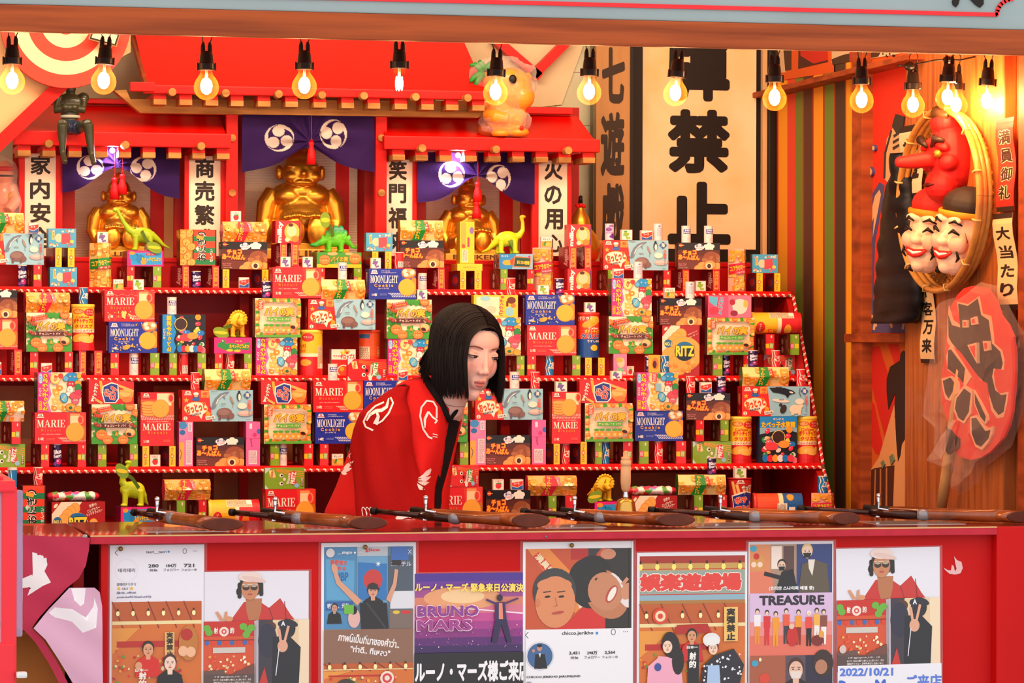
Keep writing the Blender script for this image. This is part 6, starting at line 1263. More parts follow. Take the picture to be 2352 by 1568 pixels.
# ------------------------------------------------------------------ golden seated statues
def make_statue():
 bm = bmesh.new(); B = lambda x, y, z, rx, ry, rz, M=None: blob(bm, (x, y, z), (rx, ry, rz), M, 24, 16)
 # width about 1 unit across the arms; z from the seat
 B(0, .02, .36, .36, .30, .38); B(0, -.05, .32, .34, .30, .26); B(-.17, -.10, .62, .18, .14, .13); B(.17, -.10, .62, .18, .14, .13); B(0, 0, .68, .36, .22, .14)
 B(0, -.08, .92, .245, .21, .20); B(0, -.03, 1.05, .20, .18, .17); B(0, 0, 1.22, .09, .09, .13); B(-.13, -.20, .86, .10, .08, .08); B(.13, -.20, .86, .10, .08, .08); B(0, -.27, .90, .045, .05, .05); B(0, -.24, .79, .14, .06, .04)
 for s in (-1, 1):
  B(s * .27, 0, .92, .05, .05, .10); B(s * .12, -.22, .99, .09, .04, .022)
  tube(bm, [(s * .33, .0, .68), (s * .43, -.02, .52), (s * .46, -.04, .30), (s * .40, -.12, .12), (s * .34, -.16, .04)], [.12, .125, .11, .085, .07], 16)
  B(s * .30, -.20, .05, .09, .07, .06)
  tube(bm, [(s * .28, 0, .12), (s * .26, -.25, .14), (s * .20, -.42, .16)], [.18, .16, .15], 16)
  B(s * .155, -.47, .17, .145, .09, .20)
  for i in range(5): B(s * (.03 + .062 * i), -.53, .345 + .012 * (2 - abs(i - 1.4)), .034, .045, .030); B(s * (.03 + .062 * i), -.49, .385 + .010 * (2 - abs(i - 1.4)), .033, .05, .026)
 bx(bm, -.42, .42, -.38, .25, -.06, .03)
 return remeshed('statue_body', bm, .0135, 4)
SM = make_statue()
def statue(px, pyb, wpx, Y, label, txt=True):
 c = PY(px, pyb, Y); s = wpx * .00113 ; c.z = zS + .0006
 e = empty('golden_statue', c, label, 'statue', 'golden seated statues in the shrine bays')
 bh = .13 * s
 o = new_obj('body', SM, None, GOLD); o.scale = (s, s, s); o.location = c + Vector((0, 0, bh + .05 * s)); o.parent = e; o.matrix_parent_inverse = e.matrix_basis.inverted()
 b = box('plinth', c.x - .53 * s, c.x + .53 * s, Y - .58 * s, Y + .3 * s, c.z, c.z + bh, mat('plinth_gold', '#d8a844', .4, metal=.3), .003, e)
 if txt:
  a = Art(120, 16); a.text('BILLIKEN', 12, 3, 108, 13, '#5a3410', 0, .03); bm = bmesh.new(); lay = bm.loops.layers.float_color.new('Col')
  art_into(bm, lay, a, c.x - .5 * s, c.z, s / 120, y=Y - .585 * s); new_obj('lettering', mesh_from('lettering', bm), e, PRN)
 return e
statue(689, 590, 188, 8.66, 'large golden seated figure with big soles in the central bay'); statue(272, 590, 132, 8.64, 'golden seated figure in the left bay behind a green dinosaur'); statue(1076, 590, 134, 8.64, 'golden seated figure in the right bay behind a tall yellow box')
# ------------------------------------------------------------------ toy dinosaurs
RUB = attr_mat('soft_rubber', .45, coat=.2)
def mixc(a, b, t): t = max(0, min(1, t)); a = hx(a); b = hx(b); return tuple(a[i] + (b[i] - a[i]) * t for i in range(4))
def dino_obj(name, me, loc, label, sc=1.0, rz=0.0, tagp=None, band=None, stg=None):
 e = empty(name, loc, label, 'toy dinosaur', 'rubber dinosaurs standing among the boxes'); o = new_obj('body', me, None, RUB); o.location = loc; o.rotation_euler.z = rz; o.scale = (sc,) * 3; o.parent = e; o.matrix_parent_inverse = e.matrix_basis.inverted()
 if tagp:
  (tx, tz), (bx_, bz), ang = tagp      # leaf-shaped card tag on a paper band
  bm = bmesh.new(); lay = bm.loops.layers.float_color.new('Col'); P = []
  for i in range(16): q = 2 * math.pi * i / 16; x = .0135 * math.cos(q); z = .021 * math.sin(q); P.append((tx + x * math.cos(ang) - z * math.sin(ang), tz + x * math.sin(ang) + z * math.cos(ang)))
  y0 = loc.y - .028 * sc; prism_y(bm, [(loc.x + p[0], loc.z + p[1]) for p in P], y0, y0 + .001)
  for f in bm.faces: col_faces(bm, lay, [f], '#7a9a2c')
  n0 = len(bm.faces); prism_y(bm, [(loc.x + tx + (p[0] - tx) * .85, loc.z + tz + (p[1] - tz) * .3) for p in P], y0 - .0006, y0); bm.faces.ensure_lookup_table(); col_faces(bm, lay, bm.faces[n0:], '#e0c82c')
  bmesh.ops.recalc_face_normals(bm, faces=bm.faces); new_obj('card_tag', mesh_from('card_tag', bm), e, PRN)
  bm = bmesh.new(); a = Vector((loc.x + tx, y0, loc.z + tz)); b = Vector((loc.x + bx_, y0 + .004, loc.z + bz)); d = (b - a); n = Vector((-d.z, 0, d.x)).normalized() * .0045
  m = a.lerp(b, .5) + n * 1.2
  for p, q in ((a, m), (m, b)): v = [bm.verts.new(x) for x in (p + n, q + n, q - n, p - n)]; bm.faces.new(v)
  bmesh.ops.solidify(bm, geom=bm.faces[:], thickness=.0008); bm_obj('paper_band', bm, mat('olive_paper', '#6f8c34', .6), e)
 return e
def brachio(dir_, neck, colf, tail=None):
 bm = bmesh.new(); s = dir_
 blob(bm, (0, 0, .036), (.026, .015, .018)); blob(bm, (-s * .010, 0, .034), (.018, .015, .018))
 pts = neck; tube(bm, [(x, 0, z) for x, z in pts], [.010, .008, .0055, .0045, .0042, .004][:len(pts)], 10); hx_, hz = pts[-1]; blob(bm, (hx_ + s * .004, 0, hz), (.0075, .0052, .0045))
 tl = tail or [(-s * .020, .036), (-s * .036, .026), (-s * .050, .014), (-s * .066, .006)]; tube(bm, [(x, .004 * i, z) for i, (x, z) in enumerate(tl)], [.011, .007, .004, .0015], 10)
 for x, y in ((.014, -.010), (.012, .010), (-.016, -.010), (-.018, .010)): tube(bm, [(s * x, y * .8, .034), (s * x * 1.1, y, .018), (s * x * 1.15, y, .001)], [.009, .0062, .0058], 10); blob(bm, (s * x * 1.15 + s * .002, y - .001, .0035), (.0075, .0068, .0035))
 return remeshed('brachio', bm, .0011, 3, colf)
yg = lambda p: mixc('#c8d418', '#e8a020', (p.z - .05) / .05) if p.z > .03 else mixc('#b8c81c', '#cfd820', (p.z) / .03)
b1 = brachio(-1, [(-.016, .040), (-.030, .048), (-.040, .062), (-.050, .080), (-.056, .092)], lambda p: mixc('#a8bc1c', '#9cc020', p.z / .06))
def at(px, py, Y, z=None):
 P = PY(px, py, Y)
 if z is not None: P.z = z
 return P
def topof(k, row, xa, xb):
 for d in ITEMS:
  if d['k'] == k and d['row'] == row and xa <= kx(d) <= xb: return d['zt'], d
zt, d = topof('TE', 'A', 290, 380); P = at(326, 570, d['Y'] + .03, zt)
dino_obj('toy_brachiosaurus', b1, P, 'green long-necked toy dinosaur standing on the elephant box, top shelf left', 1.12, 0, ((.028, .008), (-.004, .050), 1.1))
b2 = brachio(1, [(.014, .040), (.028, .044), (.036, .056), (.036, .074), (.032, .088)], yg, [(-.020, .036), (-.034, .022), (-.046, .010), (-.060, .004)])
zt, d = topof('TD', 'A', 1150, 1230); P = at(1166, 580, d['Y'] + .034, zt)
e = dino_obj('toy_brachiosaurus', b2, P, 'yellow long-necked toy dinosaur standing on the long blue box', 1.12)
bm = bmesh.new(); tube(bm, [P + Vector((.001, 0, .028)), P + Vector((.004, 0, .030)), P + Vector((.011, 0, .031))], [(.017, .021)] * 3, 20); bm_obj('paper_band', bm, mat('olive_paper', '#6f8c34', .6), e, True)
b3 = brachio(-1, [(-.012, .042), (-.020, .052), (-.020, .066), (-.012, .082), (-.004, .094)], lambda p: mixc('#c4cc1c', '#b4cc18', p.z / .08), [(.016, .036), (.026, .022), (.030, .010), (.036, .003)])
zt, d = topof('TE', 'D', 280, 360); P = at(303, 1160, d['Y'] + .03, zt)
dino_obj('toy_brachiosaurus', b3, P, 'lime long-necked toy dinosaur with a leaf tag on the lowest shelf left', 1.15, 0, ((-.028, .088), (.014, .046), .6))
def stego():
 bm = bmesh.new(); blob(bm, (.004, 0, .030), (.028, .015, .017)); blob(bm, (.012, 0, .034), (.018, .014, .017))
 tube(bm, [(-.018, 0, .030), (-.032, 0, .024), (-.044, 0, .019)], [.011, .008, .005], 10); blob(bm, (-.046, 0, .018), (.012, .0065, .0055))
 tube(bm, [(.024, 0, .034), (.038, .002, .024), (.048, .004, .014), (.058, .006, .010)], [.011, .007, .004, .0015], 10)
 for x, y in ((-.010, -.010), (-.012, .010), (.018, -.010), (.017, .010)): tube(bm, [(x, y * .8, .026), (x * 1.05 - .002, y, .014), (x * 1.05, y, .001)], [.009, .006, .0055], 10); blob(bm, (x * 1.05 - .003, y - .001, .003), (.007, .006, .003))
 for i, (x, z, h) in enumerate(((-.026, .036, .007), (-.016, .044, .009), (-.006, .050, .011), (.006, .054, .013), (.018, .054, .012), (.028, .047, .009), (.037, .036, .007))):
  for y in (-.004, .004): v = blob(bm, (x, y, z), (h * .65, .002, h), Matrix.Rotation(.3 * (1 if y > 0 else -1), 3, 'X'), 8, 6)
 for x in (.050, .054): tube(bm, [(x, 0, .012), (x + .004, -.006, .020)], [.002, .0006], 6)
 return remeshed('stego', bm, .001, 1, lambda p: mixc('#5cc020', '#12905c', (p.z - .042) / .012) if p.x > -.03 else mixc('#1c9040', '#4cb828', (p.x + .06) / .03))
sg_ = stego(); zt, d = topof('PF', 'A', 770, 800)
P = at(766, 577, d['Y'] + .03, zt); dino_obj('toy_stegosaurus', sg_, P, 'green toy stegosaurus with tall plates before the largest statue', 1.08, 0, ((-.027, .083), (-.006, .040), .05))
P = at(1012, 775, 8.27, SHZ['B'] + .045); 
d0 = dict(zt=P.z)
box_ = bpy.data.objects.new('long_biscuit_box', KM['TC'][0]); COL.objects.link(box_); box_.location = (P.x, 8.235, SHZ['B']); box_.scale = (1, 1, (.045) / KM['TC'][2]); tag(box_, 'long pink biscuit box behind the head of the person, under a green dinosaur', 'box', 'long biscuit boxes stacked on the shelves')
dino_obj('toy_stegosaurus', sg_, P, 'green toy dinosaur half hidden behind the black bobbed hair', 1.3, 0, ((-.030, .078), (-.01, .050), .7))
def tricera():
 bm = bmesh.new(); blob(bm, (0, .010, .034), (.017, .030, .018)); blob(bm, (0, -.006, .036), (.016, .016, .017))
 for x, y in ((-.011, -.014), (.011, -.014), (-.012, .026), (.012, .026)): tube(bm, [(x, y, .030), (x * 1.15, y - .002, .016), (x * 1.2, y - .002, .001)], [.009, .0062, .006], 10); blob(bm, (x * 1.2, y - .006, .003), (.0075, .008, .0035))
 tube(bm, [(0, .034, .034), (-.006, .052, .022), (-.016, .066, .012)], [.011, .006, .002], 10)
 blob(bm, (0, -.022, .046), (.022, .004, .021), Matrix.Rotation(-.2, 3, 'X'), 24, 12)
 for i in range(13): a = -.5 + i * (math.pi + 1.0) / 12; blob(bm, (.022 * math.cos(a), -.022, .046 + .021 * math.sin(a)), .0035, None, 8, 6)
 blob(bm, (0, -.034, .040), (.010, .014, .010)); blob(bm, (0, -.046, .034), (.006, .008, .006))
 for s in (-1, 1): tube(bm, [(s * .006, -.036, .048), (s * .008, -.050, .058)], [.003, .0008], 8); blob(bm, (s * .0085, -.040, .043), .0018, None, 8, 6)
 tube(bm, [(0, -.048, .038), (0, -.054, .045)], [.0028, .0008], 8)
 return remeshed('tricera', bm, .001, 1, lambda p: mixc('#e8a818', '#f2c428', (p.z - .02) / .03) if p.z > .012 else mixc('#d8c01c', '#c8b018', .5))
tr = tricera(); zt, d = topof('TC', 'B', 500, 570); P = at(540, 774, d['Y'] + .035, zt)
dino_obj('toy_triceratops', tr, P, 'yellow toy triceratops standing on the crocodile box', 1.0, .25, ((-.040, .012), (-.012, .030), 1.2))
zt, d = topof('TE', 'D', 1380, 1440); P = at(1383, 1150, d['Y'] + .035, zt)
dino_obj('toy_triceratops', tr, P, 'yellow frilled toy dinosaur left of the brass hand bell', 1.0, .1, ((-.026, .012), (-.010, .024), -1.0))
# ------------------------------------------------------------------ dolls on the roofs
VIN = attr_mat('vinyl', .35, coat=.3)
c = PY(160, 300, 8.40); zseat = PY(160, 307, 8.42).z; k = .00108
dl = empty('muscle_doll', Vector((c.x, 8.43, zseat)), 'dark muscular doll in blue trunks sitting on the left roof edge', 'doll')
def V(px, py, Y): return PY(px, py, Y)
bm = bmesh.new(); Y0 = 8.42
blob(bm, V(160, 262, Y0), (.024, .016, .030)); blob(bm, V(160, 236, Y0), (.034, .018, .026)); blob(bm, V(161, 290, Y0), (.024, .018, .022)); blob(bm, V(162, 203, Y0), (.014, .014, .018))
for sx in (-1, 1):
 sh = V(161 + sx * 30, 225, Y0); el = V(160 + sx * 30, 252, Y0 - .012); ha = V(161 - sx * 10, 246, Y0 - .030)
 blob(bm, sh, .0155); tube(bm, [sh, el, ha], [.0125, .0115, .008], 12); blob(bm, ha, .009)
for (kx_, ky), (fx, fy), hx0 in (((143, 290), (146, 362), 150), ((203, 290), (212, 365), 176)):
 hp = V(hx0, 295, Y0); kn = V(kx_, ky - 6, 8.355); an = V(fx - 2, fy - 12, 8.362); ft = V(fx + 3, fy + 8, 8.345)
 tube(bm, [hp, kn], [.017, .013], 12); tube(bm, [kn, kn.lerp(an, .35) + Vector((0, .002, 0)), an, ft], [.0135, .0125, .0075, .0065], 12); blob(bm, ft, (.007, .010, .008))
me = remeshed('body', bm, .0022, 2); vcolor(me, lambda p: hx('#3a3c28')); new_obj('body', me, dl, VIN)
bm = bmesh.new(); blob(bm, V(161, 291, Y0), (.0265, .021, .019)); 
for s in (-1, 1): hp = V(150 if s < 0 else 176, 295, Y0 - .004); tube(bm, [V(161, 290, Y0), hp + Vector((s * .004, -.022, .001))], [.019, .0175], 12)
me = remeshed('trunks', bm, .002, 2); vcolor(me, lambda p: hx('#26304c')); new_obj('trunks', me, dl, VIN)
bm = bmesh.new(); p = V(161, 268, Y0); lathe(bm, [(.0255, -.0035), (.0265, 0), (.0255, .0035)], (0, 0, 0), 24); bmesh.ops.transform(bm, matrix=Matrix.Translation(p) @ Matrix.Diagonal((1, .75, 1, 1)), verts=bm.verts); bm_obj('belt', bm, mat('pale_belt', '#a8a898', .5), dl, True)
# bagged orange doll
BAG = clear_mat('cellophane', '#f0e8e0', .05, .08); c = PY(1160, 312, 8.44); zb = PY(1160, 316, 8.45).z + .002
od = empty('bagged_doll', Vector((c.x, 8.46, zb)), 'big orange vinyl creature wrapped in clear plastic on the right roof', 'doll')
bm = bmesh.new(); Y0 = 8.47
blob(bm, V(1160, 278, Y0), (.058, .042, .046)); blob(bm, V(1150, 250, Y0), (.045, .036, .05)); blob(bm, V(1176, 205, Y0 - .01), (.056, .045, .058)); blob(bm, V(1196, 222, Y0 - .02), (.038, .036, .036)); blob(bm, V(1168, 186, Y0 - .035), (.034, .02, .036)); blob(bm, V(1212, 178, Y0), (.012, .010, .014)); blob(bm, V(1112, 238, Y0), (.016, .014, .020))
tube(bm, [V(1120, 262, Y0 - .02), V(1140, 268, Y0 - .05), V(1168, 272, Y0 - .055)], [.020, .018, .014], 14); tube(bm, [V(1195, 262, Y0 - .01), V(1185, 285, Y0 - .045)], [.020, .016], 14); blob(bm, V(1150, 306, Y0 - .03), (.026, .03, .013)); blob(bm, V(1190, 304, Y0 - .03), (.03, .03, .014))
me = remeshed('body', bm, .003, 3); zlow = min(v.co.z for v in me.vertices)
for v in me.vertices: v.co.z = max(v.co.z, zb)
vcolor(me, lambda p: hx('#f0962c')); new_obj('body', me, od, VIN)
bm = bmesh.new(); blob(bm, V(1130, 296, Y0 + .01), (.042, .035, .026)); me = remeshed('tail', bm, .003, 1)
for v in me.vertices: v.co.z = max(v.co.z, zb)
vcolor(me, lambda p: hx('#a84a20')); new_obj('tail', me, od, VIN)
bm = bmesh.new(); blob(bm, V(1178, 182, Y0 - .060), (.0105, .005, .0125)); bm_obj('eye', bm, BLACK, od, True); bm = bmesh.new(); blob(bm, V(1198, 294, Y0 - .06), (.006, .004, .006)); bm_obj('red_badge', bm, mat('red_badge', '#d82a1c', .4), od, True)
GRN = mat('green_vinyl', '#2f8a34', .35)
for pts in (((1108, 165), (1100, 155), (1090, 148), (1080, 150)), ((1110, 168), (1098, 172), (1086, 180), (1080, 188)), ((1112, 160), (1106, 146), (1100, 140)), ((1116, 160), (1126, 148), (1138, 142), (1150, 144)), ((1108, 170), (1096, 186), (1092, 196)), ((1160, 166), (1174, 162), (1190, 170))):
 bm = bmesh.new(); tube(bm, [V(x, y, Y0 - .02 - .002 * i) for i, (x, y) in enumerate(pts)], [.010, .009, .007, .004][:len(pts)] if len(pts) == 4 else [.010, .008, .005], 10); bm_obj('leaf', bm, GRN, od, True)
bm = bmesh.new(); tube(bm, [V(1122, 165, Y0 - .015), V(1116, 190, Y0), V(1120, 230, Y0 + .01)], [.016, .013, .014], 12); bm_obj('palm_trunk', bm, mat('orange_trunk', '#e0701c', .4), od, True)
bm = bmesh.new()
for x, y, rx, ry in ((1160, 280, 66, 40), (1150, 215, 60, 62), (1120, 170, 48, 36), (1195, 190, 42, 50), (1150, 150, 60, 22), (1205, 168, 30, 22)): blob(bm, V(x, y, Y0 - .01), (rx * k, .062 if y > 200 else .05, ry * k))
bm_ = bm; me = remeshed('plastic_bag', bm_, .006, 2)
for v in me.vertices:
 n = pnoise(v.co * 45) * .006 + pnoise(v.co * 110) * .003; v.co.x += n; v.co.y += n * .8; v.co.z = max(v.co.z + n, zb)
for p in me.polygons: p.use_smooth = False
new_obj('plastic_bag', me, od, BAG)
# wrapped pink doll at the left edge
c = PY(15, 500, 8.40); c.z = zS + .0006; pd = empty('bagged_doll', c, 'pink wrestler doll with red visor in clear plastic at the left edge', 'doll')
c.z = zS + .0006; bm = bmesh.new(); Y0 = 8.56
blob(bm, V(8, 400, Y0), (.030, .028, .036)); blob(bm, V(6, 455, Y0), (.044, .03, .05)); blob(bm, V(26, 440, Y0 - .01), (.020, .02, .024)); tube(bm, [V(28, 440, Y0 - .01), V(36, 462, Y0 - .03), V(18, 484, Y0 - .05)], [.017, .016, .013], 12); tube(bm, [V(4, 480, Y0), V(6, 588, Y0 + .0)], [.042, .034], 16)
me = remeshed('body', bm, .0028, 2); 
vcolor(me, lambda p: hx('#dc8a6a')); new_obj('body', me, pd, VIN)
bm = bmesh.new(); tube(bm, [V(29, 450, Y0 - .014), V(33, 456, Y0 - .02)], [.0195, .0195], 16); bm_obj('yellow_armband', bm, mat('yellow_vinyl', '#d8941c', .4), pd, True)
bm = bmesh.new(); blob(bm, V(10, 388, Y0 - .012), (.028, .022, .009)); bm_obj('red_visor', bm, mat('red_visor', '#c81c1c', .3), pd, True)
bm = bmesh.new(); blob(bm, V(8, 404, Y0 - .012), (.0275, .018, .005)); bm_obj('black_stripe', bm, BLACK, pd, True)
bm = bmesh.new(); blob(bm, V(6, 400, Y0 - .01), (.042, .045, .05)); blob(bm, V(8, 470, Y0 - .01), (.052, .06, .075)); me = remeshed('plastic_bag', bm, .006, 2)
for v in me.vertices: n = pnoise(v.co * 45) * .006; v.co.x += n; v.co.y += n
new_obj('plastic_bag', me, pd, BAG)
# golden gourd bottle
c = PY(1333, 590, 8.60); c.z = zS + .0006; gd = empty('gourd_bottle', c, 'golden gourd bottle with red cord right of the shrine', 'bottle')
bm = bmesh.new(); z1 = PY(1333, 450, 8.6).z - zS; lathe(bm, [(.035, 0), (.048, .012), (.054, .04), (.046, .07), (.032, .088), (.026, z1 * .52), (.027, z1 * .58), (.024, z1 * .66), (.014, z1 * .75), (.006, z1 * .86), (.0055, z1 * .90)], c, 32); bm_obj('body', bm, GOLD, gd, True)
bm = bmesh.new(); tube(bm, [c + Vector((0, 0, z1 * .89)), c + Vector((0, 0, z1 * .97)), c + Vector((.002, 0, z1))], [.0065, .0055, .004], 12); bm_obj('stopper', bm, BLACK, gd, True)
bm = bmesh.new()
for i in range(7): a = i * .9; blob(bm, c + Vector((.010 * math.cos(a), .010 * math.sin(a) - .002, z1 * .845 + .002 * (i % 2))), .0052, None, 10, 8)
bm_obj('red_cord', bm, TAS, gd, True)
# ------------------------------------------------------------------ mask basket on the right wall
Fw = Matrix.Rotation(math.radians(-90), 3, 'Z')
BC = PX(2157, 458, XW - .06); 
mb = empty('mask_basket', BC, 'round woven bamboo basket hung on the right wall behind three masks', 'basket')
def W2(px, py, X): return PX(px, py, X)
rim = []; RX = abs(W2(2065, 458, XW - .075).y - W2(2250, 458, XW - .075).y) / 2; RZ = (W2(2157, 252, XW - .075).z - W2(2157, 668, XW - .075).z) / 2; C0 = Vector((XW - .075, (W2(2065, 458, XW - .075).y + W2(2250, 458, XW - .075).y) / 2, (W2(2157, 252, XW - .075).z + W2(2157, 668, XW - .075).z) / 2))
BAM = mat('bamboo', '#c88a3c', .45, noise=.25, nscale=40, coat=.1)
def el(t, k=1.0, dx=0): return C0 + Vector((dx, -RX * k * math.cos(t), RZ * k * math.sin(t)))
bm = bmesh.new()
for kk, dx, r in ((1, 0, .0085), (.985, .014, .007), (.975, .028, .006)):
 P = [el(2 * math.pi * i / 64, kk, dx) for i in range(64)]; rings = tube(bm, P + [P[0]], [(r, r * .8)] * 65, 8, cap=False)
bm_obj('rim', bm, BAM, mb, True)
for i in range(12):
 a = 2 * math.pi * (i + .5) / 12; p = el(a, 1.0, 0); q = el(a, .97, .03); bm = bmesh.new(); tube(bm, [el(a - .0, 1.035, .004), el(a, 1.03, -.011), el(a, .97, -.011), el(a, .955, .012)], .0026, 6); bm_obj('rim_binding', bm, mat('pale_cane', '#e0b468', .5), mb, True)
bm = bmesh.new(); n = 26      # woven dish: strips running both ways with gaps
def dish(u, v): rr = u * u + v * v; return C0 + Vector((.030 + .026 * math.sqrt(max(0, 1 - rr)), -RX * .97 * u, RZ * .97 * v))
for dirn in (0, 1):
 for i in range(-n + 1, n):
  c_ = i / n; L = math.sqrt(max(0, 1 - c_ * c_)); m = 14; pts = []
  for j in range(m + 1):
   t = -L + 2 * L * j / m; a, b = ((t + c_) * .7071, (t - c_) * .7071) if dirn == 0 else ((t + c_) * .7071, (c_ - t) * .7071); p = dish(a, b); pts.append(p + Vector((-.002 * (1 if (i + j + dirn) % 2 else -1), 0, 0)))
  if L > .1: tube(bm, pts, [(.0042, .0012)] * len(pts), 4)
me = bm_obj('woven_dish', bm, BAM, mb)
MSK = attr_mat('mask_paint', .6)
def mask_obj(name, bm, C, colf, label, vox=.003, R=None, cat='mask'):
 me = remeshed(name, bm, vox, 3, colf); M = Matrix.Translation(C) @ (R or Fw).to_4x4(); me.transform(M); o = new_obj('face', me); return o
def mpaint(e, C, F, parts):
 """brows, eyes, whiskers: short tapered strokes laid on the mask"""
 for nm, pts, r, col in parts:
  bm = bmesh.new(); tube(bm, [C + F @ Vector(p) for p in pts], r if isinstance(r, list) else [r * .4] + [r] * (len(pts) - 2) + [r * .4], 8); bm_obj(nm, bm, mat('mk_' + col.strip('#'), col, .4), e, True)
def Fturn(deg): return Matrix.Rotation(math.radians(-90 + deg), 3, 'Z')
# long-nosed red mask
F = Fturn(12); C = PX(2170, 378, XW - .075)
KT = .70; tg = empty('long_nosed_mask', C, 'red long-nosed mask at the top of the bamboo basket', 'mask')
bm = bmesh.new(); blob(bm, (0, .03, .03), (.088, .085, .13)); blob(bm, (0, -.01, -.07), (.062, .06, .06)); blob(bm, (-.055, -.02, .005), (.036, .034, .03)); blob(bm, (.055, -.02, .005), (.036, .034, .03)); blob(bm, (-.042, -.04, .065), (.040, .022, .016), Matrix.Rotation(-.5, 3, 'Y')); blob(bm, (.042, -.04, .065), (.040, .022, .016), Matrix.Rotation(.5, 3, 'Y'))
tube(bm, [(0, -.02, .025), (0, -.09, .012), (0, -.14, .006), (0, -.175, .004)], [.032, .026, .0235, .019], 18); blob(bm, (0, -.175, .004), .019); blob(bm, (0, -.045, -.055), (.036, .02, .010)); blob(bm, (0, -.045, -.085), (.036, .02, .012)); blob(bm, (0, .01, .14), (.06, .06, .05))
me = remeshed('face', bm, .0035, 3, lambda p: hx('#c01a18')); F = F @ Matrix.Scale(KT, 3); me.transform(Matrix.Translation(C) @ F.to_4x4()); new_obj('face', me, tg, MSK)
mpaint(tg, C, F, [('brow', [(-.07, -.045, .075), (-.045, -.068, .085), (-.015, -.062, .058)], .011, '#2c1c14'), ('brow', [(.07, -.045, .075), (.045, -.068, .085), (.015, -.062, .058)], .011, '#2c1c14'), ('mouth', [(-.03, -.062, -.068), (0, -.070, -.070), (.03, -.062, -.068)], .006, '#4a1010'), ('hair', [(-.04, -.01, .165), (0, -.03, .172), (.05, -.02, .16)], .018, '#4a3018')])
for s in (-1, 1): bm = bmesh.new(); blob(bm, C + F @ Vector((s * .046, -.058, .032)), (.010, .012, .010)); bm_obj('eye', bm, mat('gold_eye', '#9a7a2c', .3, metal=.5), tg, True); bm = bmesh.new(); blob(bm, C + F @ Vector((s * .046, -.0665, .032)), (.0045,) * 3); bm_obj('pupil', bm, BLACK, tg, True)
def comic(px, py, X, turn, cap, label, sc=1.0, tilt=0):
 F = Fturn(turn) @ Matrix.Rotation(math.radians(tilt), 3, 'Y'); C = PX(px, py, X); e = empty('laughing_mask', C, label, 'mask', 'laughing face masks in the basket'); bm = bmesh.new(); s = sc
 S3 = lambda *a: tuple(q * s for q in a)
 blob(bm, S3(0, .02, .02), S3(.082, .075, .105)); blob(bm, S3(0, -.005, -.055), S3(.062, .055, .062)); blob(bm, S3(-.042, -.035, -.012), S3(.034, .030, .032)); blob(bm, S3(.042, -.035, -.012), S3(.034, .030, .032)); blob(bm, S3(0, -.052, .0), S3(.014, .024, .022)); blob(bm, S3(0, -.064, -.010), S3(.021, .018, .014)); blob(bm, S3(0, -.035, -.09), S3(.026, .026, .022)); blob(bm, S3(-.03, -.05, .06), S3(.03, .012, .014)); blob(bm, S3(.03, -.05, .06), S3(.03, .012, .014))
 me = remeshed('face', bm, .003 * s, 3, lambda p: mixc('#f2c8a4', '#ea9c84', .6 - ((abs(p.x) - .045 * s) ** 2 + (p.z + .015 * s) ** 2) / .0012)); me.transform(Matrix.Translation(C) @ F.to_4x4()); new_obj('face', me, e, MSK)
 bm = bmesh.new(); blob(bm, S3(0, .035, .105), S3(.092, .085, .062)); me = remeshed('cap', bm, .004 * s, 2, lambda p: hx(cap)); me.transform(Matrix.Translation(C) @ F.to_4x4()); new_obj('cap', me, e, MSK)
 bm = bmesh.new(); P = [Vector(S3(.089 * math.sin(t), .026 - .082 * math.cos(t), .078)) for t in [-1.9 + i * .19 for i in range(21)]]; tube(bm, [C + F @ p for p in P], [(.006 * s, .011 * s)] * 21, 8); bm_obj('cap_band', bm, mat('ochre_band', '#e08a1c', .5), e, True)
 mpaint(e, C, F, [('brow', [S3(-.062, -.045, .048), S3(-.042, -.060, .060), S3(-.018, -.062, .050)], .0045, '#1c1412'), ('brow', [S3(.062, -.045, .048), S3(.042, -.060, .060), S3(.018, -.062, .050)], .0045, '#1c1412'), ('eye', [S3(-.060, -.050, .018), S3(-.042, -.064, .030), S3(-.022, -.062, .018)], .0050, '#1c1412'), ('eye', [S3(.060, -.050, .018), S3(.042, -.064, .030), S3(.022, -.062, .018)], .0050, '#1c1412'),
  ('lip', [S3(-.042, -.058, -.040), S3(-.02, -.064, -.055), S3(0, -.066, -.060), S3(.02, -.064, -.055), S3(.042, -.058, -.040)], .0055, '#c8241c'), ('lip', [S3(-.040, -.060, -.036), S3(0, -.068, -.044), S3(.040, -.060, -.036)], .0035, '#c8241c'), ('teeth', [S3(-.028, -.0655, -.044), S3(0, -.070, -.051), S3(.028, -.0655, -.044)], .0042, '#f4ece0'),
  ('whisker', [S3(.055, -.052, -.030), S3(.062, -.045, -.055), S3(.050, -.042, -.068)], .0042, '#1c1412'), ('whisker', [S3(-.055, -.052, -.030), S3(-.062, -.045, -.055), S3(-.050, -.042, -.068)], .0042, '#1c1412'), ('whisker', [S3(-.018, -.058, -.092), S3(-.022, -.052, -.106), S3(-.012, -.046, -.112)], .005, '#1c1412'), ('wrinkle', [S3(.068, -.036, .028), S3(.074, -.026, .0), S3(.066, -.034, -.02)], .0014, '#5a2a20')])
 return e
comic(2133, 545, XW - .085, 32, '#d02418', 'laughing pale mask in a red cap at the lower left of the basket', .74, 8)
comic(2200, 548, XW - .07, 22, '#2c221a', 'laughing pale mask in a black cap at the lower right of the basket', .74, 10)
# printed slip inside the basket
wslip(2072, 2122, 292, 462, '勘亭', '#e2c496', '#241812', 'cream slip with heavy black characters behind the red long-nosed mask', 0, None, XW - .046)
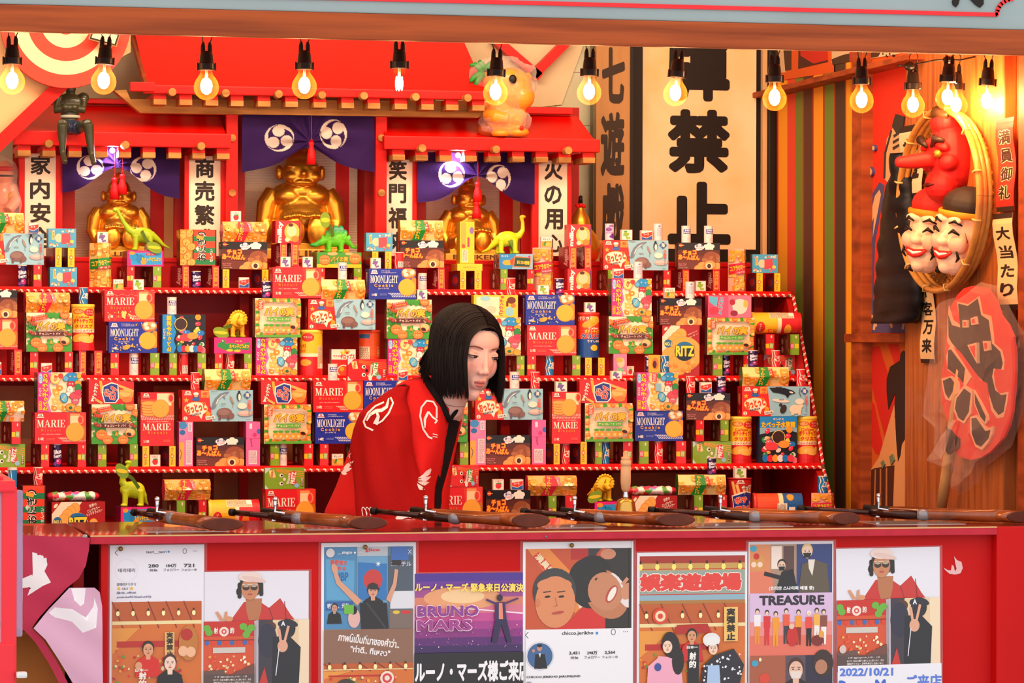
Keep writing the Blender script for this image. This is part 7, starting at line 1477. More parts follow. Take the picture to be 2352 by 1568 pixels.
# quilted black jacket hanging on the wall
bm = bmesh.new(); rows = [(352, 2056, 2070), (400, 2046, 2076), (450, 2030, 2080), (500, 2022, 2086), (560, 2016, 2092), (620, 2010, 2098), (680, 2004, 2100), (730, 1999, 2092), (742, 2002, 2084)]
prev = None; N = 20; seq = []
for a, b in zip(rows, rows[1:]):
 m = max(2, int((b[0] - a[0]) / 7))
 for j in range(m): t = j / m; seq.append(tuple(a[q] + (b[q] - a[q]) * t for q in range(3)))
seq.append(rows[-1]); rings = []
for i, (y, x0, x1) in enumerate(seq):
 A = PX(x0, y, XW - .07); B = PX(x1, y, XW - .07); puff = .006 * abs(math.sin(i * .5)); r = []
 for q in range(N):
  t = 2 * math.pi * q / N; cy = (A.y + B.y) / 2; ry = abs(A.y - B.y) / 2 + puff; rx = .034 + puff + .012 * pnoise(Vector((i * .2, q * .4, 1))); r.append(bm.verts.new((XW - .055 - rx * math.sin(t) * .9, cy - ry * math.cos(t), (A.z + B.z) / 2 + .004 * pnoise(Vector((i * .3, q * .5, 4))))))
 rings.append(r)
for a, b in zip(rings, rings[1:]):
 for q in range(N): bm.faces.new((a[q], a[(q + 1) % N], b[(q + 1) % N], b[q]))
bm.faces.new(rings[0]); bm.faces.new(rings[-1][::-1])
jk = tag(bm_obj('quilted_jacket', bm, mat('black_nylon', '#0f0e12', .45, bump=.3, nscale=60), None, True), 'black quilted jacket hanging on the wall before the wave painting', 'jacket')
# wrapped paddle fan with a painted face
X = XW - .075; T = lambda pts: [(1900 + x / 2.613, 620 + y / 2.613) for x, y in pts]
fe = empty('paddle_fan', PX(2240, 860, X), 'large red and black painted paddle fan wrapped in clear plastic on the cedar boards', 'fan')
FO = T([(780, 150), (820, 110), (870, 95), (960, 110), (1010, 180), (1040, 270), (1085, 330), (1115, 400), (1128, 500), (1130, 600), (1122, 720), (1110, 850), (1090, 930), (1060, 1000), (980, 1090), (920, 1125), (860, 1140), (800, 1120), (760, 1090), (740, 1000), (715, 900), (690, 800), (682, 700), (690, 600), (705, 520), (712, 440), (722, 330), (740, 220)])
blk_ = '#241c1a'; cr = '#e0a880'
pls = [(FO, '#d8342a'), (T([(780, 190), (845, 205), (915, 155), (935, 260), (985, 275), (1000, 380), (1005, 440), (1050, 480), (1065, 540), (1060, 600), (1010, 590), (1000, 620), (1010, 700), (1030, 740), (1090, 730), (1080, 800), (1060, 880), (1020, 890), (985, 840), (975, 780), (880, 640), (780, 520), (720, 430), (722, 330), (730, 210), (760, 300), (800, 330)]), cr), (T([(787, 200), (845, 215), (905, 170), (925, 270), (970, 300), (990, 440), (1040, 490), (1055, 560), (1045, 595), (1000, 590), (990, 640), (1010, 720), (1045, 750), (1078, 745), (1060, 850), (1030, 870), (1000, 830), (960, 700), (800, 500), (745, 430), (730, 400), (728, 270), (750, 330), (800, 345)]), blk_),
 (T([(735, 460), (770, 470), (860, 590), (960, 690), (975, 780), (930, 720), (870, 640), (830, 700), (800, 650), (725, 600), (715, 520)]), cr), (T([(730, 480), (745, 475), (830, 590), (820, 680), (800, 650), (725, 590)]), blk_), (T([(762, 462), (800, 490), (925, 660), (965, 680), (975, 775), (900, 680), (780, 490)]), '#d8342a'),
 (T([(690, 650), (750, 635), (795, 670), (800, 730), (760, 760), (745, 785), (715, 775), (700, 720)]), cr), (T([(700, 665), (745, 645), (772, 680), (765, 720), (735, 770), (715, 740)]), blk_),
 (T([(775, 760), (830, 690), (880, 720), (870, 860), (830, 920), (790, 900), (765, 840)]), cr), (T([(785, 770), (830, 710), (870, 740), (858, 850), (825, 905), (795, 885), (775, 830)]), blk_), (T([(888, 720), (930, 790), (970, 870), (975, 900), (960, 925), (930, 900), (890, 800)]), cr), (T([(895, 740), (925, 800), (962, 880), (955, 910), (930, 880), (898, 800)]), blk_),
 (T([(870, 880), (905, 870), (970, 950), (1010, 935), (1000, 990), (975, 1040), (940, 1080), (900, 1060), (870, 980)]), cr), (T([(878, 890), (905, 885), (960, 965), (992, 960), (980, 1010), (935, 1060), (905, 1045), (880, 980)]), blk_),
 (T([(825, 300), (855, 300), (855, 345), (825, 345)]), cr), (T([(832, 310), (848, 310), (848, 335), (832, 335)]), '#d8342a'), (T([(875, 290), (905, 278), (912, 325), (880, 330)]), cr), (T([(882, 298), (900, 290), (904, 318), (885, 320)]), '#d8342a'), (T([(950, 425), (985, 425), (990, 480), (960, 488)]), cr), (T([(960, 438), (976, 438), (980, 470), (964, 474)]), '#d8342a'), (T([(860, 450), (915, 435), (918, 560), (890, 510)]), cr), (T([(872, 460), (908, 450), (908, 530), (892, 500)]), '#d8342a'),
 (T([(735, 940), (770, 990), (800, 1010), (800, 1060), (745, 1105), (730, 1080)]), blk_)]
o = wflat('fan_face', pls, X, .006, None, None); o.parent = fe; o.matrix_parent_inverse = fe.matrix_basis.inverted()
bm = bmesh.new(); P = [PX(1900 + x / 2.613, 620 + y / 2.613, X + .006) for x, y in ((800, 600), (770, 800), (740, 1060), (712, 1250), (682, 1450))]; tube(bm, P, [.010, .011, .014, .0135, .0125], 12); bm_obj('handle', bm, mat('pale_bamboo', '#d09a60', .5, noise=.15, nscale=20), fe, True)
bm = bmesh.new(); BO = T([(640, 190), (760, 150), (870, 70), (970, 95), (1060, 250), (1130, 380), (1142, 600), (1130, 860), (1060, 1060), (950, 1150), (900, 1180), (880, 1260), (790, 1330), (740, 1350), (745, 1180), (690, 1210), (580, 1170), (680, 1160), (640, 1120), (640, 950), (570, 880), (610, 560), (640, 400)])
cen = Vector((0, 0, 0)); V3 = [PX(x, y, X - .012) for x, y in BO]; cen = sum(V3, Vector()) / len(V3); n = len(V3)
def ringf(k, dx): return [bm.verts.new((v.x + dx + .010 * pnoise(v * 20 + Vector((k * 3, 0, 0))), cen.y + (v.y - cen.y) * k + .006 * pnoise(v * 30 + Vector((k, 2, 0))), cen.z + (v.z - cen.z) * k)) for v in V3]
rs = [ringf(1.0, .018), ringf(.92, -.004), ringf(.75, .0), ringf(.5, -.006), ringf(.25, 0)]
for a, b in zip(rs, rs[1:]):
 for i in range(n): bm.faces.new((a[i], a[(i + 1) % n], b[(i + 1) % n], b[i]))
bm.faces.new(rs[-1]); bmesh.ops.subdivide_edges(bm, edges=bm.edges[:], cuts=2, use_grid_fill=True)
for v in bm.verts: v.co.x += .0035 * pnoise(v.co * 60)
bm_obj('plastic_wrap', bm, clear_mat('fan_cellophane', '#f4d8c8', .02, .12, .25), fe)
# ------------------------------------------------------------------ counter
zc = PY(1176, 1220, 6.70).z; zu = PY(1176, 1239, 6.70).z; xl = PY(207, 1222, 6.70).x; xr = PY(2288, 1222, 6.70).x
CTOP = mat('varnished_counter', '#a03a2c', .16, noise=.25, nscale=3, h2='#6e1c18', coat=.6)
MAG = mat('worn_red_edge', '#c2263a', .45, noise=.15, nscale=30, bump=.1); PRED = mat('front_panel_red', '#cc0608', .55, noise=.08, nscale=3)
ct = empty('counter', (1.5, 6.95, 0), 'long red shooting counter across the front of the booth', 'counter')
box('counter_top', xl, XW - .002, 6.70, 7.20, zu, zc, CTOP, .002, ct); box('front_edge', xl, xr, 6.694, 6.702, zu, zc - .0022, MAG, .001, ct); box('worn_edge_line', xl, xr, 6.6935, 6.701, zc - .0022, zc + .0002, mat('bare_edge', '#e0b078', .6), 0, ct)
box('front_panel', PY(238, 1300, 6.725).x, xr, 6.725, 6.745, 0, zu, PRED, .001, ct); box('end_post', xr, 3.3, 6.697, 6.76, 0, zc - .0004, PRED, .003, ct); box('side_post', PY(236, 1300, 6.715).x - .004, PY(248, 1300, 6.715).x, 6.712, 6.76, 0, zu, PRED, .002, ct)
box('back_board', xl, XW - .01, 7.17, 7.185, 0, zu, DRED, .001, ct)
bm = bmesh.new()
for px0, px1, ya, yb in ((330, 520, 6.80, 6.98), (700, 830, 6.82, 6.95), (1240, 1380, 6.80, 6.93), (1580, 1800, 6.78, 6.95), (2000, 2200, 6.80, 6.95)):
 x0 = PY(px0, 1215, 6.85).x; x1 = PY(px1, 1215, 6.85).x; bx(bm, x0, x1, ya, yb, zc, zc + .0008)
bm_obj('notice_sheet', bm, mat('sheet_grey', '#b8aca8', .15, coat=.6), ct)
bm = bmesh.new(); lathe(bm, [(.0022, 0), (.0022, .003), (.001, .004)], (PY(1254, 1232, 6.694).x, 6.694, PY(1254, 1232, 6.694).z), 8, Matrix.Rotation(math.radians(90), 3, 'X')); bm_obj('screw', bm, mat('grey_screw', '#708088', .4), ct)
side = empty('side_table', (0, 6.95, 0), 'left end table adjoining the counter behind the hanging cloth', 'table')
box('table_top', -.9, xl - .004, 6.71, 7.20, zu + .002, zc - .002, CTOP, .002, side); box('front_edge', -.9, xl - .004, 6.704, 6.711, zu - .004, zc - .0025, mat('worn_wood_edge', '#8e4a3c', .5, noise=.2, nscale=20), .001, side)
box('back_panel', -.9, xl, 7.0, 7.02, 0, zu, mat('recess_shade', '#3c1614', .8), 0, side); box('leg', xl - .03, xl - .008, 6.75, 6.79, 0, zu, DRED, .001, side)  # dark back sheet: shade of the recess put into its colour
# ------------------------------------------------------------------ cork rifles
GUNW = mat('gun_stock_wood', '#9c4e20', .22, noise=.35, nscale=12, stretch=(1, 1, 1), h2='#5e2a12', coat=.5); GUNM = mat('gun_metal', '#4a3430', .2, metal=.8); CHR = mat('chrome', '#c8ccd4', .15, metal=1.0); GCAP = mat('grey_cap', '#8c8c94', .3, metal=.4); BUTT = mat('butt_end', '#6a3424', .5, noise=.3, nscale=30)
def gun(xm, ym, xt, yt, xb, xs, b0, b1, by0, by1, label):
 xe = (b0 + b1) / 2; Yf = lambda x: 7.07 - (x - xm) / (xe - xm) * .255
 
 def P(x, y): v = PY(x, y, Yf(x)); v.z = max(v.z, zc + .0142); return v
 T = P(xt, yt); e = empty('cork_rifle', (T.x, T.y, zc), label, 'toy rifle', 'cork rifles lying on the counter')
 M_ = P(xm, ym); d = (T - M_)
 bm = bmesh.new(); tube(bm, [M_, M_.lerp(T, .62)], .0062, 14); bm_obj('barrel', bm, GUNM, e, True)
 bm = bmesh.new(); tube(bm, [M_ - d * .02, M_ + d * .04], .0082, 14); bm_obj('muzzle_ring', bm, BLACK, e, True)
 bm = bmesh.new(); tube(bm, [M_.lerp(T, .60), M_.lerp(T, .66)], .0088, 12); bx(bm, -.004, .004, -.005, .005, -.011, .003, .001, Matrix.Translation(M_.lerp(T, .63))); bm_obj('barrel_band', bm, CHR, e)
 bm = bmesh.new(); tube(bm, [M_.lerp(T, .58), T], [.0088, .0098], 16); bm_obj('receiver_tube', bm, GUNM, e, True)
 bm = bmesh.new(); q = d.normalized(); tube(bm, [T - q * .012, T - q * .002, T + q * .010, T + q * .015], [.0108, .0135, .0120, .007], 18); bm_obj('end_cap', bm, GCAP, e, True)
 # stock: from behind the receiver, swelling to the butt that lies flat towards the viewer
 S0 = P(xs, ym + 4) + Vector((0, .03, -.004)); B = PY(xe, (by0 + by1) / 2 + 1, 6.80); rz = (PY(xe, by0, 6.8).z - PY(xe, by1, 6.8).z) / 2; B.z = zc + rz + .001; S0.z = max(S0.z, zc + .014)
 dv = (B - S0); hw = (PY(b1, 1200, 6.8).x - PY(b0, 1200, 6.8).x) / 2; rx = hw / max(.35, abs(dv.normalized().y))
 L = [0, .12, .28, .45, .6, .75, .88, .97, 1.0]; RX = [.012, .016, .018, .017, .019, .026, .036, rx * .97, rx * .93]; RZ = [.011, .0135, .0145, .0135, .0135, .0145, rz * .98, rz, rz * .96]
 bm = bmesh.new(); pd = Vector((-dv.y, dv.x, 0)).normalized() * -1; rg = []; RX[-1] = RX[-2] = hw; RX[-3] = hw * .92; RX[-4] = hw * .62
 for t, a, c in zip(L, RX, RZ):
  k = t ** 2.5; sd = (pd * (1 - k) + Vector((1, -.12, 0)) * k).normalized(); o = S0 + dv * t; rg.append([bm.verts.new((o.x + sd.x * a * math.cos(q), o.y + sd.y * a * math.cos(q), max(zc + .0006, o.z + c * math.sin(q)))) for q in [2 * math.pi * i / 24 for i in range(24)]])
 for p, q in zip(rg, rg[1:]):
  for i in range(24): bm.faces.new((p[i], p[(i + 1) % 24], q[(i + 1) % 24], q[i]))
 bm.faces.new(rg[0]); bm.faces.new(rg[-1]); bm_obj('stock', bm, GUNW, e, True)
 bm = bmesh.new(); lp = [[bm.verts.new((B.x + hw * f * math.cos(q), B.y - d_ - .12 * hw * f * math.cos(q), max(zc + .0008, B.z + rz * f * math.sin(q)))) for q in [2 * math.pi * i / 24 for i in range(24)]] for f, d_ in ((.97, .0002), (.93, .0022), (.86, .0026))]
 for p, q in zip(lp, lp[1:]):
  for i in range(24): bm.faces.new((p[i], p[(i + 1) % 24], q[(i + 1) % 24], q[i]))
 bm.faces.new(lp[-1]); bm_obj('butt_plate', bm, BUTT, e)
 R0 = P(xs - 8, ym + 3) + Vector((0, .012, .004)); R1 = P(xt + 10, yt - 2) + Vector((0, .024, .002)); bm = bmesh.new(); tube(bm, [R0, R1], [.0085, .010], 10); bm_obj('action_block', bm, BLACK, e, True)
 a = P(xb, ym + 2) + Vector((0, .0, .002)); t = P(xb, ym - 30); bm = bmesh.new(); tube(bm, [t + Vector((0, 0, .002)), t.lerp(a, .5), a, P(xb + 22, ym + 7) + Vector((0, -.004, .004))], [.0052, .0042, .0036, .0028], 10); blob(bm, t, .0062, None, 12, 8); bm_obj('bolt_lever', bm, CHR, e, True)
gun(308, 1176, 395, 1189, 361, 352, 462, 560, 1186, 1216, 'leftmost cork rifle on the counter, before the small elephant box')
gun(532, 1176, 685, 1190, 632, 612, 802, 890, 1182, 1212, 'cork rifle before the lying yellow can and biscuit box at the left')
gun(857, 1173, 1045, 1190, 978, 955, 1175, 1263, 1182, 1216, 'cork rifle lying directly in front of the person in red')
gun(1202, 1174, 1380, 1190, 1320, 1300, 1510, 1596, 1182, 1213, 'cork rifle with its stock in front of the brass hand bell')
gun(1495, 1171, 1735, 1189, 1655, 1630, 1913, 1975, 1180, 1210, 'cork rifle between the bell and the red stick cup')
gun(1838, 1168, 2120, 1187, 2018, 1995, 2312, 2400, 1180, 1209, 'rightmost cork rifle, its butt cut by the right picture edge')
# hand bell
c = PY(1437, 1170, 7.06); c.z = zc; be = empty('hand_bell', c, 'brass hand bell with a turned wooden handle standing on the counter', 'bell'); k = .00097
bm = bmesh.new(); lathe(bm, [(.033, 0), (.0315, .003), (.027, .010), (.023, .024), (.0205, .040), (.017, .047), (.008, .050), (.006, .051)], c, 36); bm_obj('bell_cup', bm, mat('brass', '#c89a4c', .25, metal=.95), be, True)
bm = bmesh.new(); lathe(bm, [(.007, .049), (.0075, .054), (.0055, .062), (.0065, .066)], c, 18); bm_obj('ferrule', bm, CHR, be, True)
zt = PY(1437, 1035, 7.06).z - zc; bm = bmesh.new(); lathe(bm, [(.006, .064), (.0095, .070), (.0115, .085), (.0112, .120), (.0108, .1205), (.0108, .122), (.0114, .1225), (.0112, .135), (.0095, zt - .022), (.0098, zt - .020), (.0105, zt - .014), (.004, zt - .012), (.0045, zt - .004), (.003, zt)], c, 24); bm_obj('handle', bm, mat('pale_turned_wood', '#d8a878', .45, noise=.15, nscale=20), be, True)
# ------------------------------------------------------------------ hanging cloth at the left
def cloth(name, outline, patches, Y, amp, c0, m, par, seed=0):
 a = Art(300, 360); a.poly([(x, y - 1220) for x, y in outline], c0)
 for pts, c in patches: a.poly([(x, y - 1220) for x, y in pts], c)
 bm = bmesh.new(); lay = bm.loops.layers.float_color.new('Col'); A = PY(0, 1580, Y); k = (PY(300, 1400, Y).x - A.x) / 300
 art_into(bm, lay, a, A.x, A.z, k, y=Y, cuts_x=[k * i * 7 for i in range(1, 43)], cuts_z=[k * i * 8 for i in range(1, 45)], clip=False)
 for v in bm.verts: f = 2.2 * pnoise(Vector((v.co.x * 9 + v.co.z * 6, v.co.z * 5 - v.co.x * 3, seed))) + .6 * math.sin((v.co.x * .8 + v.co.z) * 60); v.co.y += amp * f
 bmesh.ops.triangulate(bm, faces=bm.faces[:])
 for f in bm.faces: f.smooth = True
 return new_obj(name, mesh_from(name, bm), par, m)
CL = attr_mat('banner_cloth', .85, bump=.1, nscale=150); ce = empty('hanging_banner', PY(140, 1240, 6.68), 'maroon and pale pink cloth banner hanging off the left table end', 'banner')
cloth('red_side', [(-20, 1226), (52, 1228), (206, 1236), (204, 1262), (196, 1300), (180, 1330), (152, 1352), (120, 1385), (88, 1420), (72, 1442), (95, 1465), (130, 1520), (160, 1580), (140, 1580), (112, 1525), (80, 1475), (55, 1448), (-20, 1420)], [([(73, 1268), (90, 1272), (106, 1282), (108, 1298), (101, 1312), (116, 1338), (98, 1345), (62, 1368), (69, 1348), (50, 1350), (50, 1328), (74, 1318)], '#eadfe0')], 6.672, .0035, '#b8304c', CL, ce, 1)
cloth('pale_side', [(158, 1351), (216, 1351), (228, 1362), (234, 1395), (236, 1580), (172, 1580), (135, 1518), (104, 1470), (76, 1443), (112, 1400), (140, 1370)], [([(162, 1352), (196, 1352), (192, 1388), (184, 1394), (170, 1380)], '#f2eaf0'), ([(112, 1408), (125, 1396), (165, 1400), (196, 1420), (214, 1395), (216, 1375), (224, 1400), (220, 1444), (190, 1456), (165, 1430), (122, 1418)], '#f2eaf0')], 6.665, .0035, '#dcaac4', CL, ce, 5)
bm = bmesh.new(); lathe(bm, [(.005, 0), (.005, .002), (.0035, .0035)], PY(195, 1232, 6.70), 16, Matrix.Rotation(math.radians(90), 3, 'X')); bm_obj('snap_button', bm, mat('grey_button', '#a8b0b0', .3, metal=.6), ce)
bxs = box('cardboard_box', PY(-60, 1500, 6.80).x, PY(150, 1500, 6.80).x, 6.80, 6.98, 0, PY(60, 1440, 6.80).z, mat('cardboard', '#a8642c', .7, noise=.1, nscale=8), .003); tag(bxs, 'brown cardboard box under the left table behind the cloth', 'box')
bm = bmesh.new(); A = PY(-60, 1500, 6.80); B = PY(150, 1440, 6.80); bx(bm, A.x, B.x, 6.71, 6.802, B.z - .004, B.z - .001); bm_obj('open_flap', bm, MATS['cardboard'], bxs)
# red dispenser close to the camera at the left edge
Yd = 5.6; de = empty('vending_cabinet', (PY(0, 1500, Yd).x, Yd, 0), 'red framed dispenser with clear door, cut by the left edge', 'vending machine')
PK = mat('dispenser_red', '#e8303c', .35)
def dbx(name, x0, x1, y0, y1, Y0, Y1, m, z0=None): A = PY(x0, y0, Y0); B = PY(x1, y1, Y0); return box(name, A.x, B.x, Y0, Y1, B.z if z0 is None else z0, A.z, m, .004, de)
dbx('front_post', 5, 38, 1118, 1568, Yd, Yd + .03, PK, 0); dbx('top_rail', -200, 36, 1105, 1130, Yd - .004, Yd + .3, PK); dbx('top_knob', -10, 8, 1092, 1106, Yd + .02, Yd + .05, PK); dbx('lower_cabinet', -200, 34, 1480, 1568, Yd - .003, Yd + .3, PK, 0)
dbx('glass_pane', -200, 5, 1130, 1480, Yd + .004, Yd + .008, clear_mat('pink_glass', '#e8b0c8', .35, .1)); dbx('inner_tray', -200, 0, 1135, 1480, Yd + .12, Yd + .14, mat('inner_grey', '#b89aa8', .5))
dbx('clear_door', 36, 52, 1126, 1462, Yd + .002, Yd + .03, clear_mat('lilac_acrylic', '#b8a8d0', .45, .1)); dbx('coin_slot', 38, 63, 1544, 1557, Yd - .02, Yd, mat('silver_plastic', '#d8d8d8', .3))
# ------------------------------------------------------------------ posters pinned to the front panel
YPo = 6.7244
def poster(x0, y0, x1, a, label, pins=(), tilt=0):
 y1 = y0 + a.h; bm = bmesh.new(); lay = bm.loops.layers.float_color.new('Col'); A = PY(x0, y0, YPo); B = PY(x1, y0, YPo); k = (B.x - A.x) / a.w; h = a.h * k
 M = Matrix.Translation((A.x, 0, A.z)) @ Matrix.Rotation(math.radians(tilt), 4, 'Y')
 bx(bm, 0, B.x - A.x, YPo - .0012, YPo, -h, 0, 0); bmesh.ops.recalc_face_normals(bm, faces=bm.faces); col_faces(bm, lay, bm.faces[:], '#dcdce4'); art_into(bm, lay, a, 0, -h, k, y=YPo - .0012); bmesh.ops.transform(bm, matrix=M, verts=bm.verts)
 o = new_obj('poster', mesh_from('poster', bm), None, PGL); tag(o, label, 'poster', 'posters pinned to the counter front')
 bm = bmesh.new(); g = .006; bx(bm, -g, B.x - A.x + g, YPo - .0010, YPo - .0004, -h, .003, 0); bmesh.ops.transform(bm, matrix=M, verts=bm.verts); bm_obj('laminate', bm, clear_mat('laminate_film', '#f4e8ec', .05, .1), o)
 for px, py in pins: c = PY(px, py, YPo - .0055); bm = bmesh.new(); lathe(bm, [(.0045, 0), (.0048, .002), (.003, .0035)], c, 16, Matrix.Rotation(math.radians(90), 3, 'X')); bm_obj('push_pin', bm, mat('dull_brass', '#8a6a3c', .4), o)
 return o
def man(a, x, y, s, skin='#e0a078', shirt='#c82020', hair='#201818', cap=None, mask=None, shades=False, body=True, tilt=0.0):
 """small printed figure: head centred at x,y with half height s"""
 if body: a.poly([(x - .4 * s, y + .9 * s), (x + .4 * s, y + .9 * s), (x + 1.5 * s, y + 1.6 * s), (x + 1.9 * s, y + 4 * s), (x - 1.9 * s, y + 4 * s), (x - 1.5 * s, y + 1.6 * s)], shirt); a.poly([(x - .35 * s, y + .5 * s), (x + .35 * s, y + .5 * s), (x + .3 * s, y + 1.5 * s), (x - .3 * s, y + 1.5 * s)], skin)
 a.ell(x, y - .15 * s, .86 * s, 1.02 * s, hair, 20, tilt); a.ell(x, y + .12 * s, .72 * s, .92 * s, skin, 20, tilt)
 if not shades:
  for q in (-1, 1): a.ell(x + q * .3 * s, y + .02 * s, .13 * s, .06 * s, '#1c1210', 8); a.line([(x + q * .46 * s, y - .15 * s), (x + q * .16 * s, y - .18 * s)], .07 * s, '#2c1a14')
 a.line([(x, y + .1 * s), (x + .06 * s, y + .36 * s), (x - .08 * s, y + .38 * s)], .05 * s, '#b87450')
 if mask: a.poly([(x - .62 * s, y + .22 * s), (x + .62 * s, y + .22 * s), (x + .45 * s, y + .95 * s), (x - .45 * s, y + .95 * s)], mask)
 else: a.ell(x, y + .58 * s, .22 * s, .08 * s, '#b8483c', 10)
 if shades:
  a.rect(x - .62 * s, y - .26 * s, x + .62 * s, y - .2 * s, '#e8dcc8')
  for q in (-.33, .33): a.ell(x + q * s, y + .02 * s, .3 * s, .25 * s, '#3a2820', 14); a.ell(x + q * s, y - .1 * s, .24 * s, .1 * s, '#b8a088', 12)
 if cap: a.ell(x, y - .62 * s, .8 * s, .5 * s, cap, 20); a.ell(x + .25 * s, y - .42 * s, .85 * s, .2 * s, cap, 14, .3)
def booth(a, x0, y0, x1, y1, seed=2):
 w, h = x1 - x0, y1 - y0; a.rect(x0, y0, x1, y1, '#d8702a'); a.rect(x0, y0, x1, y0 + h * .22, '#c05a24')
 for i in range(5): a.line([(x0 + w * i / 5, y0), (x0 + w * (i + .6) / 5, y0 + h * .3)], 3, '#8c3018')
 a.rect(x0, y0 + h * .22, x1, y0 + h * .26, '#f0dca0'); a.poly([(x0, y0 + h * .3), (x0 + w * .3, y0 + h * .3), (x0, y0 + h * .6)], '#e8983c'); a.rect(x0 + w * .05, y0 + h * .45, x0 + w * .75, y0 + h * .52, '#c02418')
 a.confetti(x0, y0 + h * .54, x0 + w * .8, y1, 60, ['#d83020', '#f0a030', '#f4e0b0', '#c02020', '#6a9a30', '#e85030'], 2, 4.5, seed)
 for i in range(6): a.ell(x0 + w * (.06 + i * .17), y0 + h * .13, 4, 6, '#fff2b0'); a.ell(x0 + w * (.06 + i * .17), y0 + h * .13 - 8, 2, 3, '#2a1a10')
def feed(a, x, y, cols, names):
 for i, (t, u) in enumerate(zip(cols, names)): cx = x + i * 41; a.text(t, cx - 12, y, cx + 12, y + 8, '#38343a', 0, .03); a.text(u, cx - (18 if len(u) > 3 else 9), y + 11, cx + (18 if len(u) > 3 else 9), y + 17, '#68646c')
a = Art(217, 330, '#eceaf4'); a.line([(18, 11), (12, 17), (18, 23)], 1.4, '#303038'); a.text('taeri__taeri', 83, 13, 130, 20, '#303038', 0, .02); a.ell(135, 16, 2.6, 2.6, '#3a8ad8'); a.ring(172, 15, 5, 6, 1.2, '#404048'); a.text('…', 192, 14, 200, 16, '#303038')
a.ring(38, 58, 26, 26, .6, '#d8d4e4'); a.text('태리태리', 19, 53, 58, 62, '#58545c'); feed(a, 100, 44, ('280', '184万', '721'), ('投稿', 'フォロワー', 'フォロー中')); a.text('강태리テリテリ', 16, 86, 60, 93, '#404048'); a.text('CILY', 28, 97, 43, 102, '#404048', 0, .02); a.ell(21, 99, 3.5, 3.5, '#f0b83a'); a.ell(50, 99, 3.5, 3.5, '#f0b83a'); a.text('@cily_official', 16, 106, 60, 112, '#50587c'); a.text('youtu.be/KHGezI-urHQ', 16, 116, 95, 122, '#50587c')
booth(a, 6, 130, 211, 330); a.rect(126, 200, 148, 260, '#e8b870'); a.vtext('実彈禁止', 130, 200, 145, 256, '#2a1c14', .04); a.ell(180, 226, 22, 40, '#c07830'); a.ell(176, 206, 14, 14, '#b82418'); a.ell(168, 244, 11, 12, '#f0b890'); a.ell(186, 246, 11, 12, '#f0b890')
man(a, 88, 238, 16, shirt='#d82018', hair='#241c18'); a.ell(66, 276, 8, 9, '#e0a078'); a.vtext('射的', 66, 290, 84, 326, '#f4ece0', .05); a.text('日本一', 58, 282, 88, 290, '#f4ece0', 0, .04); man(a, 138, 270, 18, '#f4d4c0', '#18141a', '#4a2418')
poster(252, 1252, 469, a, 'poster with a profile page above a photo of two people', [(277, 1260)])
a = Art(242, 270, '#e6e4ee'); a.poly([(60, 114), (92, 70), (124, 66), (150, 84), (176, 62), (200, 100), (210, 112)], '#c8302c'); a.line([(150, 84), (160, 112)], 2, '#8a1c1c'); a.line([(186, 70), (190, 112)], 2, '#8a1c1c'); a.poly([(96, 62), (134, 62), (132, 90), (126, 112), (104, 112), (98, 90)], '#b8744c')
for x in range(80, 134, 7): a.ell(x, 34 + (x % 3) * 6, 6, 9, '#241c1a', 8); a.ell(82, 30 + (x - 80) * .55, 5, 5, '#241c1a', 8); a.ell(132, 30 + (x - 80) * .45, 5, 5, '#241c1a', 8)
man(a, 106, 36, 28, '#c8845c', hair='#241c1a', shades=True, body=False); a.ell(106, 12, 27, 12, '#ecd4cc', 20); a.ell(114, 18, 28, 6, '#e4c4bc', 20, .2)
for p in ([(38, 112), (26, 92), (32, 90), (46, 110)], [(46, 112), (48, 92), (54, 90), (54, 112)]): a.poly(p, '#d8946c')
a.ell(58, 108, 9, 6, '#d8946c'); tb = a
